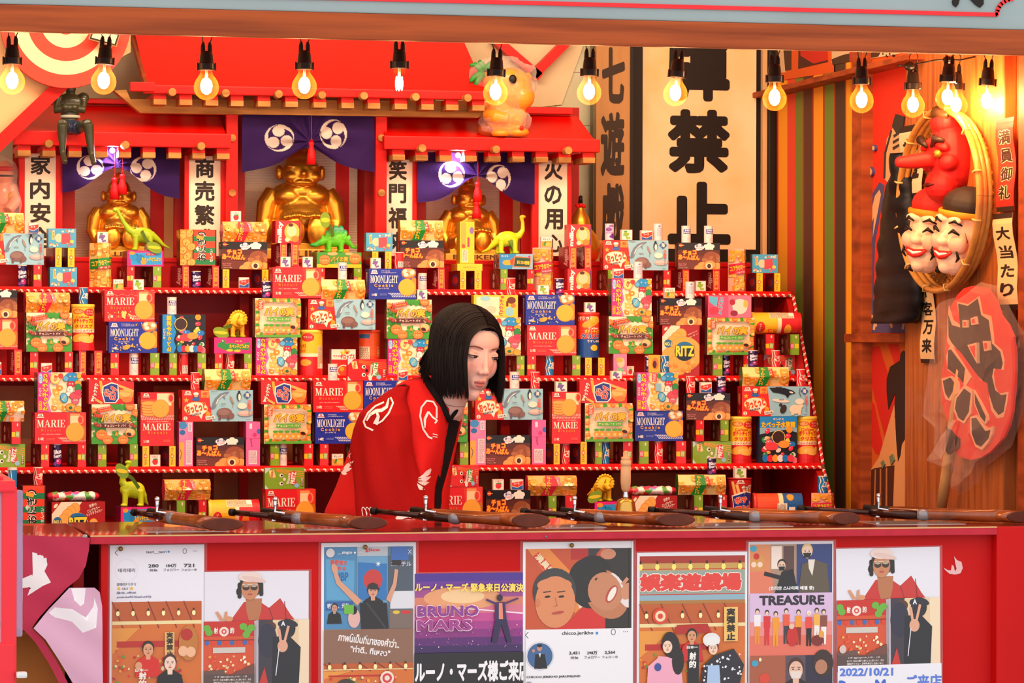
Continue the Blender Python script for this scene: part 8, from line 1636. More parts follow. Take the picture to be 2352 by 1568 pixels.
def booth2(a, x0, y0, x1, y1):
 w, h = x1 - x0, y1 - y0; a.rect(x0, y0, x1, y1, '#d8502a'); a.rect(x0, y0, x1, y0 + h * .22, '#c8281c'); a.ell(x0 + w * .4, y0 + h * .15, 11, 11, '#f0dcd0'); a.ell(x0 + w * .4, y0 + h * .15, 6, 6, '#d8403c'); a.ell(x0 + w * .4, y0 + h * .15, 3, 3, '#f0dcd0'); a.text('射', x0 + w * .2, y0 + h * .09, x0 + w * .28, y0 + h * .18, '#f4ece0', 0, .04); a.text('的', x0 + w * .52, y0 + h * .09, x0 + w * .6, y0 + h * .18, '#f4ece0', 0, .04)
 for x, y in ((.06, .1), (.1, .16), (.78, .08), (.88, .14), (.84, .2), (.94, .1)): a.ell(x0 + w * x, y0 + h * y, 9, 8, '#6ab03a', 10)
 for i in range(8): a.ell(x0 + w * (.06 + i * .125), y0 + h * .31, 5, 6, '#e03a28' if i % 2 else '#3a68b8')
 a.rect(x0, y0 + h * .27, x1, y0 + h * .28, '#6a2018'); a.rect(x0 + w * .18, y0 + h * .38, x1 - w * .18, y0 + h * .46, '#d0c8c0'); a.confetti(x0 + w * .1, y0 + h * .5, x1 - w * .1, y0 + h * .75, 40, ['#f4d8a0', '#f0a050', '#e85a30', '#fff0d0'], 2, 4, 3); a.poly([(x0, y0 + h * .72), (x0 + w * .4, y0 + h * .7), (x0 + w * .5, y0 + h), (x0, y0 + h)], '#6a4c44'); a.poly([(x0 + w * .6, y0 + h * .75), (x1, y0 + h * .62), (x1, y0 + h), (x0 + w * .5, y0 + h)], '#74443c'); a.rect(x0, y0 + h * .77, x1, y1, '#5a4440')
 a.text('ぐぎ @Jungkook_9121 · 1日', x0 + 24, y0 + h * .79, x0 + w * .85, y0 + h * .82, '#d8d0d0')
 for i, t in enumerate(('まじで一生分の運使い果たしたと思います…今日', '道頓堀でブルーノマーズ様に出会いまし', 'た目が合って！！って照したらしぃー', 'ってされて…そのまま射的してるところを遠く…')): a.text(t, x0 + 22, y0 + h * (.835 + i * .04), x0 + w * .93, y0 + h * (.865 + i * .04), '#e8e0dc')
def vsign(a, x0, y0, x1, y1):
 w, h = x1 - x0, y1 - y0; a.rect(x0, y0, x1, y1, '#e8c8a0'); a.rect(x0 + w * .8, y0, x1, y1, '#f0d8b8'); a.rect(x0, y0, x0 + w * .30, y1, '#3a3440'); a.rect(x0 - 2, y0, x0 + 3, y1, '#b8b0bc'); a.ell(x0 + w * .25, y0 + h * .1, 14, 12, '#5a3428'); a.ell(x0 + w * .2, y0 + h * .3, 22, 40, '#2c2c40'); a.poly([(x0 + w * .3, y0 + h * .25), (x0 + w * .6, y0 + h * .22), (x0 + w * .84, y0 + h * .4), (x0 + w * .8, y1), (x0 + w * .28, y1)], '#1c1c26'); a.ell(x0 + w * .58, y0 + h * .13, 19, 22, '#20202a'); a.ell(x0 + w * .52, y0 + h * .06, 15, 9, '#242634'); a.text('A', x0 + w * .46, y0 + h * .02, x0 + w * .54, y0 + h * .09, '#e8e8f0', 0, .05); a.ell(x0 + w * .66, y0 + h * .05, 16, 7, '#242634', 12, .4)
 for q in ((.42, .14, .46, .34), (.60, .10, .52, .34)): a.line([(x0 + w * q[0], y0 + h * q[1]), (x0 + w * q[2], y0 + h * q[3])], 6, '#e0a488')
 a.ell(x0 + w * .49, y0 + h * .38, 12, 14, '#e0a488'); a.line([(x0 + w * .42, y0 + h * .42), (x0 + w * .36, y0 + h * .8)], 2, '#e8e4f0'); a.poly([(x0, y1), (x0 + w * .14, y0 + h * .68), (x0 + w * .24, y1)], '#c83028')
booth2(tb, 0, 113, 116, 270); vsign(tb, 122, 111, 242, 270); poster(468, 1313, 709, tb, 'left of two posters showing a person in cap and sunglasses', ())
a = Art(217, 330, '#eceaf0'); a.rect(6, 9, 211, 195, '#5a7894'); a.rect(6, 9, 80, 195, '#4a88b8'); a.rect(82, 9, 152, 140, '#6aa0c8'); a.rect(82, 9, 152, 30, '#b8c0c8'); a.text('glico', 100, 12, 134, 22, '#d83028', 0, .04); a.poly([(10, 36), (76, 40), (74, 130), (12, 128)], '#5aa0cc'); a.text('骨密度を', 20, 38, 60, 50, '#d84838', 4, .04); a.text('高める', 26, 52, 56, 62, '#d84838', 4, .04); a.text('MBP', 32, 66, 62, 86, '#2868a8', 0, .04); a.rect(10, 132, 72, 152, '#2c5ca0'); a.text('明日も、元気。', 14, 136, 66, 148, '#eef0f6')
a.poly([(84, 44), (150, 48), (150, 130), (84, 128)], '#2c74b8'); a.ell(118, 84, 22, 24, '#c83838'); a.star(130, 48, 7, '#e8f4fc', .3, 8); a.rect(154, 30, 211, 110, '#4c5866'); a.rect(160, 9, 200, 40, '#3a6ab8'); a.text('エステル', 160, 44, 206, 54, '#e0d8f0'); a.rect(158, 110, 211, 150, '#dcdce4'); a.rect(156, 152, 211, 195, '#7a6860'); a.ell(172, 158, 8, 4, '#e0c040'); a.ell(194, 158, 12, 4, '#d03030')
man(a, 30, 146, 9, '#c89880', '#181818', '#181414'); a.ell(75, 170, 14, 22, '#e0b0a8'); a.ell(74, 152, 8, 10, '#181414'); a.rect(52, 140, 74, 160, '#6ab83a')
for p in ([(26, 64), (34, 92), (82, 142), (92, 130), (44, 86), (34, 60)], [(168, 60), (176, 62), (172, 96), (158, 136), (148, 128), (164, 92)]): a.poly(p, '#d89c80')
a.ell(30, 58, 7, 12, '#d89c80', 12, -.3); a.rect(162, 40, 182, 52, '#2a1c20'); man(a, 118, 108, 15, '#d89c80', '#1c1a20', '#201818', cap='#2a2426'); a.poly([(88, 136), (150, 136), (154, 195), (92, 195)], '#1c1a20'); a.line([(104, 136), (146, 192)], 5, '#38343c')
a.ell(20, 22, 10, 10, '#d8d0d0'); a.text('__singto', 36, 18, 70, 26, '#f4f4f8', 0, .03); a.ell(76, 22, 2.4, 2.4, '#f4f4f8'); a.text('6分', 84, 19, 94, 25, '#d8dce4'); a.line([(198, 16), (206, 26)], 1, '#f4f4f8'); a.line([(206, 16), (198, 26)], 1, '#f4f4f8')
a.rect(6, 195, 211, 272, '#8c6450'); a.text('ภาพนี้เป็นที่มาของคำว่า..', 38, 210, 180, 230, '#f4ecec', 8, .03); a.text('"ท่าดี.. ทีเหลว"', 66, 236, 158, 252, '#f4ecec', 8, .03); booth(a, 6, 272, 211, 330, 6); a.ell(150, 306, 16, 16, '#f0dcd0'); a.ell(150, 306, 11, 11, '#d83838'); a.ell(150, 306, 6, 6, '#f0dcd0'); a.ell(56, 324, 22, 18, '#3a302c')
poster(738, 1247, 955, a, 'poster with Thai lettering below a person raising both arms', [(839, 1256)], .0)
a = Art(249, 260, '#7a2a88'); 
for i, c in enumerate(('#4a2a90', '#6a3098', '#a04890', '#d88068', '#d8708a', '#c84a94', '#a8388c', '#8a2c80', '#5a2070', '#3a1c5c')): a.rect(0, i * 18, 249, i * 18 + 19, c)
a.ell(110, 56, 90, 26, '#e8a070', 24); a.ell(110, 52, 50, 16, '#f4cc98', 24); a.line([(100, 78), (249, 92)], 3, '#fbe4f4'); a.confetti(0, 100, 249, 168, 90, ['#e878b0', '#f8c8e0', '#b83088', '#d85098'], .6, 1.6, 7); a.rect(0, 178, 249, 260, '#18141c')
a.text('ルーノ・マーズ 緊急来日公演決', 0, 22, 249, 42, '#f8dc60', 1, .045); 
for t, y in (('BRUNO', 70), ('MARS', 102)): a.text(t, 3, y, 148 if y == 70 else 132, y + 28, '#f0d8e8', 0, .05); a.text(t, 5, y + 1.5, 146 if y == 70 else 130, y + 26.5, '#8c3a94' if y == 70 else '#a03a8c', 0, .035)
a.ell(194, 56, 7, 8, '#241a38'); a.poly([(184, 66), (206, 66), (210, 104), (182, 104)], '#302458'); a.poly([(192, 68), (200, 68), (202, 104), (192, 104)], '#e88870'); a.line([(186, 70), (164, 60)], 5, '#48286c'); a.line([(204, 70), (236, 58)], 4, '#48286c'); a.poly([(184, 104), (210, 104), (222, 156), (212, 158), (198, 116), (188, 158), (176, 156)], '#281c48')
a.text('ルーノ・マーズ様ご来店', 0, 196, 262, 244, '#f4f2f6', 0, .045); poster(952, 1317, 1201, a, 'purple concert poster with yellow Japanese heading', ())
a = Art(254, 330, '#f0eef4'); a.rect(6, 15, 250, 195, '#c8502a'); a.poly([(10, 15), (60, 15), (160, 120), (120, 160)], '#e8883c'); a.poly([(22, 32), (36, 22), (86, 74), (66, 84)], '#d83a2c'); a.text('満員御', 22, 42, 80, 58, '#f0dcb0', 48, .04); a.rect(110, 15, 170, 40, '#b82420'); a.poly([(150, 15), (180, 15), (150, 50)], '#383438'); a.rect(190, 15, 250, 195, '#2c2624'); a.ell(196, 28, 18, 12, '#d08868'); a.poly([(118, 118), (150, 100), (158, 134), (130, 150)], '#e8d8c0'); a.text('大', 128, 116, 146, 134, '#241812', 40, .03)
a.poly([(60, 195), (110, 175), (150, 135), (185, 150), (190, 195)], '#d42822'); a.ell(158, 90, 50, 60, '#211d1f', 26, .2); a.ell(192, 118, 46, 60, '#c07a54', 26, -.6); a.ell(150, 86, 46, 50, '#231f22', 24); a.ell(190, 112, 40, 44, '#c88460', 24, -.5); a.ell(224, 110, 14, 44, '#e8dcdc', 18, -.5); a.ell(196, 108, 30, 42, '#c88460', 20, -.5); a.ell(204, 118, 11, 22, '#b8483c', 16, .5); a.ell(205, 118, 7, 18, '#f4e8dc', 14, .5)
for x, y in ((168, 84), (184, 66)): a.ell(x, y, 4, 2, '#241412', 8, -.8)
a.ell(240, 112, 14, 20, '#d08c6c', 14, .4); a.line([(230, 96), (240, 84)], 8, '#d08c6c'); a.rect(244, 15, 250, 195, '#2c2624')
a.ell(72, 110, 50, 52, '#3c3a3c', 26); a.ell(74, 134, 46, 58, '#dc8a5c', 28); a.ell(34, 136, 6, 10, '#d07a50'); a.ell(72, 96, 40, 16, '#dc8a5c')
for x in (56, 88): a.ell(x, 122, 7, 2.6, '#2a1a16', 10, -.1); a.line([(x - 9, 112), (x + 8, 110)], 2.4, '#3a2820')
a.line([(74, 124), (78, 142), (70, 144)], 1.6, '#b86844'); a.ell(80, 158, 15, 3.4, '#b84a3c', 12, -.15); a.rect(250, 0, 254, 330, '#f0eef4'); a.rect(6, 195, 250, 330, '#f0eef4')
a.line([(12, 200), (6, 207), (12, 214)], 1.4, '#303038'); a.text('chicco.jerikho', 89, 200, 162, 210, '#303038', 0, .03); a.ell(170, 205, 3.2, 3.2, '#3a8ad8'); a.ring(208, 203, 5.5, 7, 1.3, '#404048'); a.text('…', 231, 202, 242, 204, '#303038')
a.ring(39, 254, 32, 32, 1, '#c8c8d4'); a.ell(39, 254, 29, 29, '#3c6498', 30); a.poly([(28, 250), (50, 250), (56, 282), (26, 282)], '#14161e'); a.ell(38, 236, 6, 7, '#c88a6c'); a.ell(38, 231, 6, 3.4, '#181414'); a.poly([(36, 248), (41, 248), (39, 258)], '#e8e8f0'); a.ell(24, 242, 3.4, 4, '#c88a6c')
feed(a, 118, 245, ('3,451', '298万', '2,564'), ('投稿', 'フォロワー', 'フォロー中')); a.text('CHICCO JERIKHO JARUMILIND', 8, 298, 132, 304, '#303038', 0, .03); a.text('俳優', 8, 310, 25, 319, '#50688c')
poster(1201, 1245, 1454, a, 'poster with two smiling faces above a profile page', [(1313, 1252)])
a = Art(253, 310, '#eceaf0'); a.rect(6, 8, 248, 310, '#a83420'); a.rect(6, 8, 248, 30, '#a82c1c'); a.rect(6, 24, 248, 40, '#c89c50'); a.rect(6, 40, 248, 92, '#98a498'); a.rect(6, 36, 248, 38, '#c83028'); a.rect(6, 92, 248, 94, '#c83028'); a.rect(6, 94, 248, 106, '#8cb0c0'); a.rect(6, 106, 248, 114, '#b07838')
for i in range(7): a.ell(8 + i * 38, 32, 5, 7, '#fbe878'); a.ell(8 + i * 38, 22, 2.4, 4, '#3a2010')
a.text('娯楽遊戯場', 6, 46, 240, 86, '#e23c34', 0, .07, '#f4e8d8', .05); booth(a, 6, 114, 248, 310, 9); a.ell(52, 140, 18, 18, '#d84028'); a.ell(52, 140, 12, 12, '#f0d8b0'); a.ell(52, 140, 6, 6, '#d84028'); a.poly([(90, 160), (160, 158), (170, 178), (84, 180)], '#b42018'); a.rect(198, 122, 230, 198, '#f0c068'); a.vtext('実彈禁止', 204, 124, 224, 196, '#2a1c14', .045)
man(a, 124, 184, 14, '#d89870', '#cc2020', '#241c18'); a.rect(115, 204, 140, 290, '#1c181c'); a.vtext('射的', 118, 220, 134, 256, '#f4f0ec', .05); a.text('日本一', 112, 206, 138, 213, '#f4f0ec', 0, .04)
a.poly([(20, 310), (24, 250), (50, 228), (96, 232), (106, 310)], '#f0a8c0'); a.ell(76, 204, 20, 30, '#241a1c', 18, -.2); a.ell(92, 240, 14, 30, '#241a1c', 16); man(a, 68, 206, 15, '#f4d0b8', hair='#241a1c', body=False); a.ell(46, 252, 8, 9, '#384c98')
a.poly([(140, 310), (150, 250), (176, 228), (220, 214), (244, 250), (230, 310)], '#242230'); a.confetti(150, 226, 238, 306, 44, ['#f0eef4'], 1.6, 3.4, 12); a.poly([(160, 250), (186, 250), (190, 310), (156, 310)], '#a8c4e8'); a.ell(168, 194, 20, 16, '#e8e4e4'); man(a, 172, 212, 14, '#f2ccb4', hair='#4a2c24', body=False); a.ell(168, 196, 18, 10, '#eceaea')
poster(1463, 1269, 1716, a, 'poster photographing the booth front with three people and red sign lettering', ())
a = Art(195, 330, '#e0d8e0'); a.rect(3, 6, 192, 113, '#a88a74'); a.rect(110, 6, 192, 113, '#2c3c78'); a.rect(3, 6, 50, 113, '#dc8a58'); a.rect(3, 66, 56, 113, '#e07a5c'); a.ell(20, 44, 16, 18, '#d8964c'); a.ell(18, 32, 7, 7, '#c82820'); a.ell(12, 50, 6, 6, '#f4d4bc'); a.ell(26, 50, 6, 6, '#f4d4bc'); a.rect(52, 10, 76, 60, '#f0dcd0'); a.ell(11, 15, 8, 7, '#3ca0c0'); a.rect(80, 10, 104, 70, '#5a3c38')
a.poly([(60, 113), (76, 66), (102, 60), (114, 113)], '#1c1820'); a.line([(76, 80), (38, 70)], 9, '#1c1820'); man(a, 76, 52, 12, '#e8c0a8', hair='#1a1618', mask='#141216', body=False); a.poly([(114, 113), (122, 50), (150, 40), (180, 50), (186, 113)], '#5c5040'); a.poly([(136, 40), (152, 40), (146, 76), (138, 60)], '#e8dcd0'); man(a, 134, 22, 15, '#f0ccb4', hair='#e0bc80', mask='#1a1a1c', body=False); a.text('(코리안 스나이퍼 예열 중)', 46, 98, 150, 108, '#f4f2f4', 0, .04)
a.rect(3, 113, 192, 250, '#d8b8dc'); a.rect(3, 176, 192, 250, '#e88c88'); a.rect(3, 206, 192, 250, '#e4705c'); a.text('TREASURE', 24, 118, 174, 140, '#28202c', 0, .05)
for i, (x, c1, c2) in enumerate(((20, '#f0e8ec', '#e89028'), (42, '#d82c30', '#d82c30'), (62, '#f09a20', '#f09a20'), (86, '#e8583c', '#3a3440'), (114, '#f0981c', '#8c1c14'), (138, '#e8483c', '#181418'), (156, '#f0b048', '#f0e8e0'), (172, '#8a4838', '#f0ece8'))):
 y = 152 + (i % 3) * 3; a.ell(x, y, 5, 6, '#2a2020' if i != 5 else '#f0e8e4'); a.ell(x, y + 2, 3.6, 4.4, '#f0c8ac'); a.poly([(x - 8, y + 8), (x + 8, y + 8), (x + 7, y + 34), (x - 7, y + 34)], c1); a.poly([(x - 6, y + 33), (x + 6, y + 33), (x + 5, y + 72), (x + 1, y + 72), (x, y + 42), (x - 2, y + 72), (x - 6, y + 72)], c2)
a.ell(100, 208, 13, 22, '#c82420'); a.ell(98, 186, 6, 6, '#e8c0a8'); a.ell(158, 218, 14, 12, '#7a2420'); a.ell(166, 204, 6, 8, '#e8a040')
a.rect(3, 250, 192, 330, '#a8583c'); a.rect(84, 250, 130, 330, '#5a4854'); a.rect(130, 250, 192, 330, '#28243c'); man(a, 108, 280, 22, '#e8b8a0', '#241a1c', '#4a2a20', mask='#e8d8d0'); a.ell(170, 268, 24, 30, '#382420'); a.ell(166, 276, 14, 16, '#b87c60'); a.ell(36, 300, 12, 12, '#d8442c'); a.ell(50, 322, 8, 9, '#e0a078'); a.ell(14, 266, 8, 7, '#3ca0c0'); a.ell(26, 258, 3, 4, '#fff0c0')
poster(1719, 1244, 1914, a, 'narrow poster with a row of standing figures under bold black capitals', ())
tb2 = Art(240, 320); tb2.P = [([(q[0] * 238 / 242,) + tuple(q[1:]) for q in v], f, c, L) for v, f, c, L in tb.P]; tb2.L = tb.L + .2; a = tb2; a.rect(0, 256, 240, 320, '#ecebf4'); a.ell(12, 220, 8, 9, '#d8c0b8')
for t, x in (('55', 22), ('2024', 56)): a.text(t, x, 250, x + 4 * len(t), 254, '#f0ece8')
a.text('2022/10/21', 4, 262, 128, 280, '#5a7cd8', 1, .045); a.text('BrunoMars', 2, 288, 152, 320, '#3a68d0', 0, .05); a.text('ご来店', 158, 280, 240, 312, '#5a7cd8', 0, .03)
poster(1920, 1260, 2158, a, 'right poster of the person in cap and sunglasses, dated 2022/10/21', (), -.5)
bm = bmesh.new(); prism_y(bm, [(PY(x, y, YPo).x, PY(x, y, YPo).z) for x, y in [(2191, 1277), (2198, 1286), (2208, 1290), (2211, 1304), (2206, 1316), (2194, 1319), (2180, 1317), (2170, 1308), (2167, 1303), (2177, 1309), (2184, 1309), (2186, 1297), (2190, 1299), (2193, 1312), (2197, 1306), (2194, 1294)]], YPo - .001, YPo); tag(bm_obj('torn_sticker', bm, mat('old_white_paper', '#e8b8b8', .7)), 'torn remains of a white round sticker on the red counter front', 'sticker')
# ------------------------------------------------------------------ the person in the red coat
from mathutils.bvhtree import BVHTree
SKIN = attr_mat('skin', .5, sss=.15); HAIR = mat('black_hair', '#1a1312', .55, noise=.35, nscale=200); BLK = mat('black_cotton', '#100e12', .85, bump=.2, nscale=90); COAT = attr_mat('coat_cotton', .8, bump=.2, nscale=120)
HS = .95; FW = Vector((math.sin(TH), math.cos(TH), 0))
HR = Matrix.Rotation(math.radians(5), 3, FW) @ Matrix.Rotation(-TH + math.radians(36), 3, 'Z') @ Matrix.Rotation(math.radians(13), 3, 'X')
HO = PY(1116, 820, 7.43) - HR @ Vector((0, -.080, .0)) * HS; HR = HR @ Matrix.Scale(HS, 3)
pe = empty('person', (HO.x - .12, 7.58, 0), 'person with a black bob leaning forward in a red coat with white crests', 'person')
H4 = Matrix.Translation(HO) @ HR.to_4x4()
L = lambda *p: HO + HR @ Vector(p)
bm = bmesh.new(); B = lambda c, r, M=None: blob(bm, c, r, M, 24, 16)
B((0, .018, .026), (.072, .087, .070)); B((0, -.022, -.020), (.062, .060, .072)); B((0, -.030, -.062), (.043, .046, .038)); B((0, -.058, -.088), (.019, .018, .017)); B((0, -.028, .028), (.061, .050, .049))
for s in (-1, 1): B((s * .034, -.044, -.028), (.026, .028, .030)); B((s * .040, -.02, -.064), (.018, .03, .026)); B((s * .029, -.0640, .003), (.0170, .0130, .0100)); B((s * .0095, -.0850, -.0335), (.0062, .0080, .0058)); B((s * .073, .015, -.005), (.009, .018, .028))
tube(bm, [(0, -.068, .022), (0, -.078, -.002), (0, -.0900, -.027)], [.0085, .0075, .0070], 12); B((0, -.0915, -.0300), (.0090, .0085, .0078)); B((0, -.0690, -.058), (.024, .014, .020)); B((0, -.0818, -.0562), (.0125, .0046, .0032)); B((0, -.0804, -.0632), (.0105, .0050, .0036))
nb = HR.inverted() @ (PY(1026, 925, 7.54) - HO); tube(bm, [(0, .012, -.045), Vector((0, .02, -.08)).lerp(nb, .5), nb, HR.inverted() @ (PY(1008, 965, 7.64) - HO)], [.050, .044, .046, .06], 20)
me = remeshed('face_skin', bm, .0022, 3)
for v in me.vertices:
 p = v.co
 if p.y < -.02:
  for s in (-1, 1): g = math.exp(-(((p.x - s * .030) / .014) ** 2 + ((p.z - .009) / .006) ** 2)); p.y += .0035 * g
  p.y += .004 * math.exp(-((p.z + .0598) / .0016) ** 2 - (p.x / .017) ** 4); p.y += .002 * math.exp(-((p.z + .076) / .006) ** 2 - (p.x / .02) ** 2)
def sk(p):
 if p.y < -.070 and abs(p.x) < .0160:
  w = (p.x / .0160) ** 2
  if -.0672 + .005 * w < p.z < -.0520 - .004 * w - .0012 * math.exp(-(p.x / .003) ** 2): return hx('#cc7c72')
 return mixc('#f2c4b4', '#e6a394', .8 * math.exp(-(((abs(p.x) - .036) / .018) ** 2 + ((p.z + .025) / .016) ** 2)))
vcolor(me, sk)
for v in me.vertices: v.co.z *= 1.13 if -.13 < v.co.z < 0 else 1
me.transform(H4); new_obj('head', me, pe, SKIN)
def stroke(nm, pts, r, m):
 bm = bmesh.new(); tube(bm, [L(*p) for p in pts], r, 8); bm_obj(nm, bm, m, pe, True)
BR = mat('brow_brown', '#6a4238', .7)
for s in (-1, 1):
 stroke('eyebrow', [(s * .013, -.0790, .0190), (s * .024, -.0800, .0225), (s * .036, -.0750, .0235), (s * .048, -.0645, .0195)], [(.0006, .0012), (.0009, .0018), (.0008, .0016), (.0004, .0008)], BR)
 stroke('eyelash', [(s * .0165, -.0735, -.0030), (s * .022, -.0770, .0002), (s * .030, -.0775, .0012), (s * .038, -.0735, .0008), (s * .0475, -.0655, -.0004)], [.0004, .0008, .0010, .0011, .0005], HAIR)
 for nm, c, r, m in (('eyeball', (s * .0300, -.0735, -.0030), (.0115, .0035, .0034), mat('eye_white', '#a08078', .3)), ('iris', (s * .030 + .0015, -.0760, -.0026), (.0056, .0020, .0034), mat('dark_iris', '#1c100e', .15, coat=.5))):
  bm = bmesh.new(); blob(bm, c, r); bmesh.ops.transform(bm, matrix=H4, verts=bm.verts); bm_obj(nm, bm, m, pe, True)
 stroke('eyelid_crease', [(s * .018, -.0730, .0045), (s * .029, -.0762, .0068), (s * .043, -.0675, .0050)], [.0002, .0005, .0002], mat('crease', '#b07868', .6))
# hair: an under-cap and some 900 strands parted in the middle
bm = bmesh.new(); blob(bm, (0, .022, .030), (.0785, .0955, .0745), None, 28, 18); blob(bm, (0, .050, -.02), (.074, .065, .075)); me = remeshed('hair_cap', bm, .004, 1); me.transform(H4); hc = new_obj('hair_cap', me, pe, HAIR)
bm = bmesh.new(); rr = random.Random(21); a_, b_, c_ = .081, .098, .0775; C0_ = Vector((0, .018, .025)); dn = HR.inverted() @ Vector((0, 0, -1)); zend_w = PY(1100, 914, 7.45).z
for i in range(2600):
 u = rr.uniform(-.93, .97); s = 1 if rr.random() < .5 else -1
 if i < 160: u = rr.uniform(-.93, -.78)
 rho = math.sqrt(max(.02, 1 - u * u)); k = 1 + rr.uniform(-.03, .05); pts = []
 tm = math.radians(rr.uniform(76, 92)) if u < -.5 else math.radians(rr.uniform(70, 95))
 for j in range(8):
  t = .02 + tm * j / 7; back = max(0, u) * .5
  pts.append(C0_ + Vector((s * a_ * k * max(rho, .62 if u < 0 else .25) * math.sin(t), u * b_ * k * (1 if u > 0 else .96), c_ * k * (rho if u > -.7 else max(rho, .60)) * math.cos(t))))
 p = pts[-1].copy(); d = (pts[-1] - pts[-2]).normalized(); ze = zend_w + rr.uniform(-.006, .010) + .060 * max(0, u + .2) ** 1.2 - (.010 if s > 0 and u < -.3 else 0); n = 9
 wp = L(*p); Lh = max(.03, wp.z - ze) / n * 1.04; side = Vector((s, 0, 0))
 for j in range(n):
  d = (d * .45 + dn * .55 + side * (.05 if j < 3 else -.05)).normalized()
  if u > .35 and j > 3: d = (d + Vector((-.12, .85 * (u - .2), 0))).normalized()
  p = p + d * Lh; pts.append(p.copy())
 R = .0009 if i % 3 else .0007
 tube(bm, [L(*q) for q in pts], [R * (.7 if j < 1 else (1 if j < len(pts) - 4 else max(.25, (len(pts) - j) / 5))) for j in range(len(pts))], 3, cap=False)
tag(bm_obj('hair', bm, HAIR, hc, True), None)
# body: coat opening over a black top. Rows: y px, outer left, black from, black to, outer right, depth of the middle, half depth
rows = [(868, 948, 985, 1032, 1040, 7.62, .05), (884, 918, 1002, 1046, 1052, 7.62, .075), (905, 893, 1007, 1058, 1061, 7.62, .095), (935, 858, 1011, 1057, 1062, 7.61, .11), (975, 826, 1009, 1046, 1054, 7.60, .12), (1020, 812, 1003, 1034, 1044, 7.59, .125), (1070, 794, 995, 1018, 1034, 7.58, .13), (1120, 775, 988, 1000, 1029, 7.57, .13), (1170, 752, 984, 990, 1026, 7.56, .135), (1230, 735, 980, 984, 1026, 7.56, .14), (1330, 720, 976, 980, 1020, 7.56, .14)]
seq = []
for r0, r1 in zip(rows, rows[1:]):
 m = max(2, int((r1[0] - r0[0]) / 8))
 for j in range(m): t = j / m; seq.append([x + (y - x) * t for x, y in zip(r0, r1)])
seq.append(list(rows[-1])); N1, N2, N3, NB = 26, 8, 6, 24
bmR = bmesh.new(); bmK = bmesh.new(); gR = []; gK = []; lastr = None
for y, x0, k0, k1, x1, Ym, hd in seq:
 P0 = PY(x0, y, Ym); P1 = PY(x1, y, Ym); cx = (P0.x + P1.x) / 2; rx = (P1.x - P0.x) / 2; z = P0.z
 def fr(px, inset=0):
  q = max(-1, min(1, (px - (x0 + x1) / 2) / ((x1 - x0) / 2))); f = .012 * math.sin(px / 17 + y / 60) * min(1, (y - 868) / 120) * (1 - abs(q) ** 4) + .006 * math.sin(px / 9 - y / 35) * min(1, (y - 868) / 200) * (1 - abs(q) ** 4)
  return Vector((cx + rx * q, Ym - (hd - inset) * math.sqrt(max(0, 1 - q * q)) + f * (0 if inset else 1), z))
 w1 = [fr(x0 + (k0 - x0) * i / N1) for i in range(N1 + 1)]; w3 = [fr(k1 + (x1 - k1) * i / N3) for i in range(N3 + 1)]; w2 = [fr(k0 - 5 + (k1 - k0 + 10) * i / N2, .004 + .05 * max(0, (942 - y) / 74)) for i in range(N2 + 1)]
 bk = [Vector((cx + rx * math.cos(math.pi * i / NB), Ym + hd * math.sin(math.pi * i / NB), z)) for i in range(1, NB)]
 gR.append([bmR.verts.new(p) for p in w3 + bk + w1]); gK.append([bmK.verts.new(p) for p in w2])
for g, b_m in ((gR, bmR), (gK, bmK)):
 for a, b in zip(g, g[1:]):
  for i in range(len(a) - 1): b_m.faces.new((a[i], a[i + 1], b[i + 1], b[i]))
top = gR[0]; vt = bmR.verts.new(PY(990, 862, 7.64)); 
for i in range(len(top) - 1): bmR.faces.new((top[i], top[i + 1], vt))
bmesh.ops.remove_doubles(bmR, verts=bmR.verts, dist=1e-5); bmesh.ops.solidify(bmR, geom=bmR.faces[:], thickness=.003)
me = mesh_from('coat', bmR); me.polygons.foreach_set('use_smooth', [True] * len(me.polygons)); vcolor(me, lambda p: hx('#c80c0e')); coat = new_obj('coat', me, pe, COAT)
bm_obj('black_top', bmK, BLK, pe, True)
# collar band of the black top behind and round the neck
bm = bmesh.new(); tube(bm, [PY(x, y, Y) for x, y, Y in ((972, 858, 7.60), (985, 880, 7.54), (1004, 910, 7.515), (1022, 946, 7.50), (1034, 968, 7.495))], [(.006, .012), (.008, .014), (.009, .012), (.008, .010), (.004, .006)], 12); tube(bm, [PY(x, y, Y) for x, y, Y in ((975, 856, 7.66), (1000, 850, 7.69), (1030, 865, 7.68), (1058, 893, 7.63), (1058, 915, 7.56), (1048, 942, 7.52), (1034, 966, 7.50))], [(.008, .016)] * 5 + [(.006, .010), (.003, .006)], 12); bm_obj('black_collar', bm, BLK, pe, True)
# near sleeve
bm = bmesh.new(); SL = [(926, 886, 7.58, 14, .03), (913, 898, 7.57, 22, .045), (902, 912, 7.55, 29, .06), (892, 930, 7.53, 44, .07), (885, 950, 7.51, 57, .078), (884, 985, 7.50, 66, .08), (882, 1040, 7.48, 72, .08), (886, 1100, 7.45, 76, .075), (892, 1160, 7.42, 80, .07), (898, 1196, 7.40, 80, .065)]; g = []
seq = []
for r0, r1 in zip(SL, SL[1:]):
 for j in range(6): t = j / 6; seq.append([x + (y - x) * t for x, y in zip(r0, r1)])
seq.append(list(SL[-1]))
for x, y, Y, w, hd in seq:
 c = PY(x, y, Y); wx = PY(x + w, y, Y).x - c.x; r = []
 for i in range(40): t = 2 * math.pi * i / 40; f = 1 + .07 * math.sin(3 * t + y / 55) * max(0, min(1, (y - 925) / 90)) + .045 * math.sin(7 * t - y / 40) * max(0, min(1, (y - 925) / 90)); r.append(bm.verts.new((c.x + wx * f * math.cos(t), Y + hd * f * math.sin(t), c.z)))
 g.append(r)
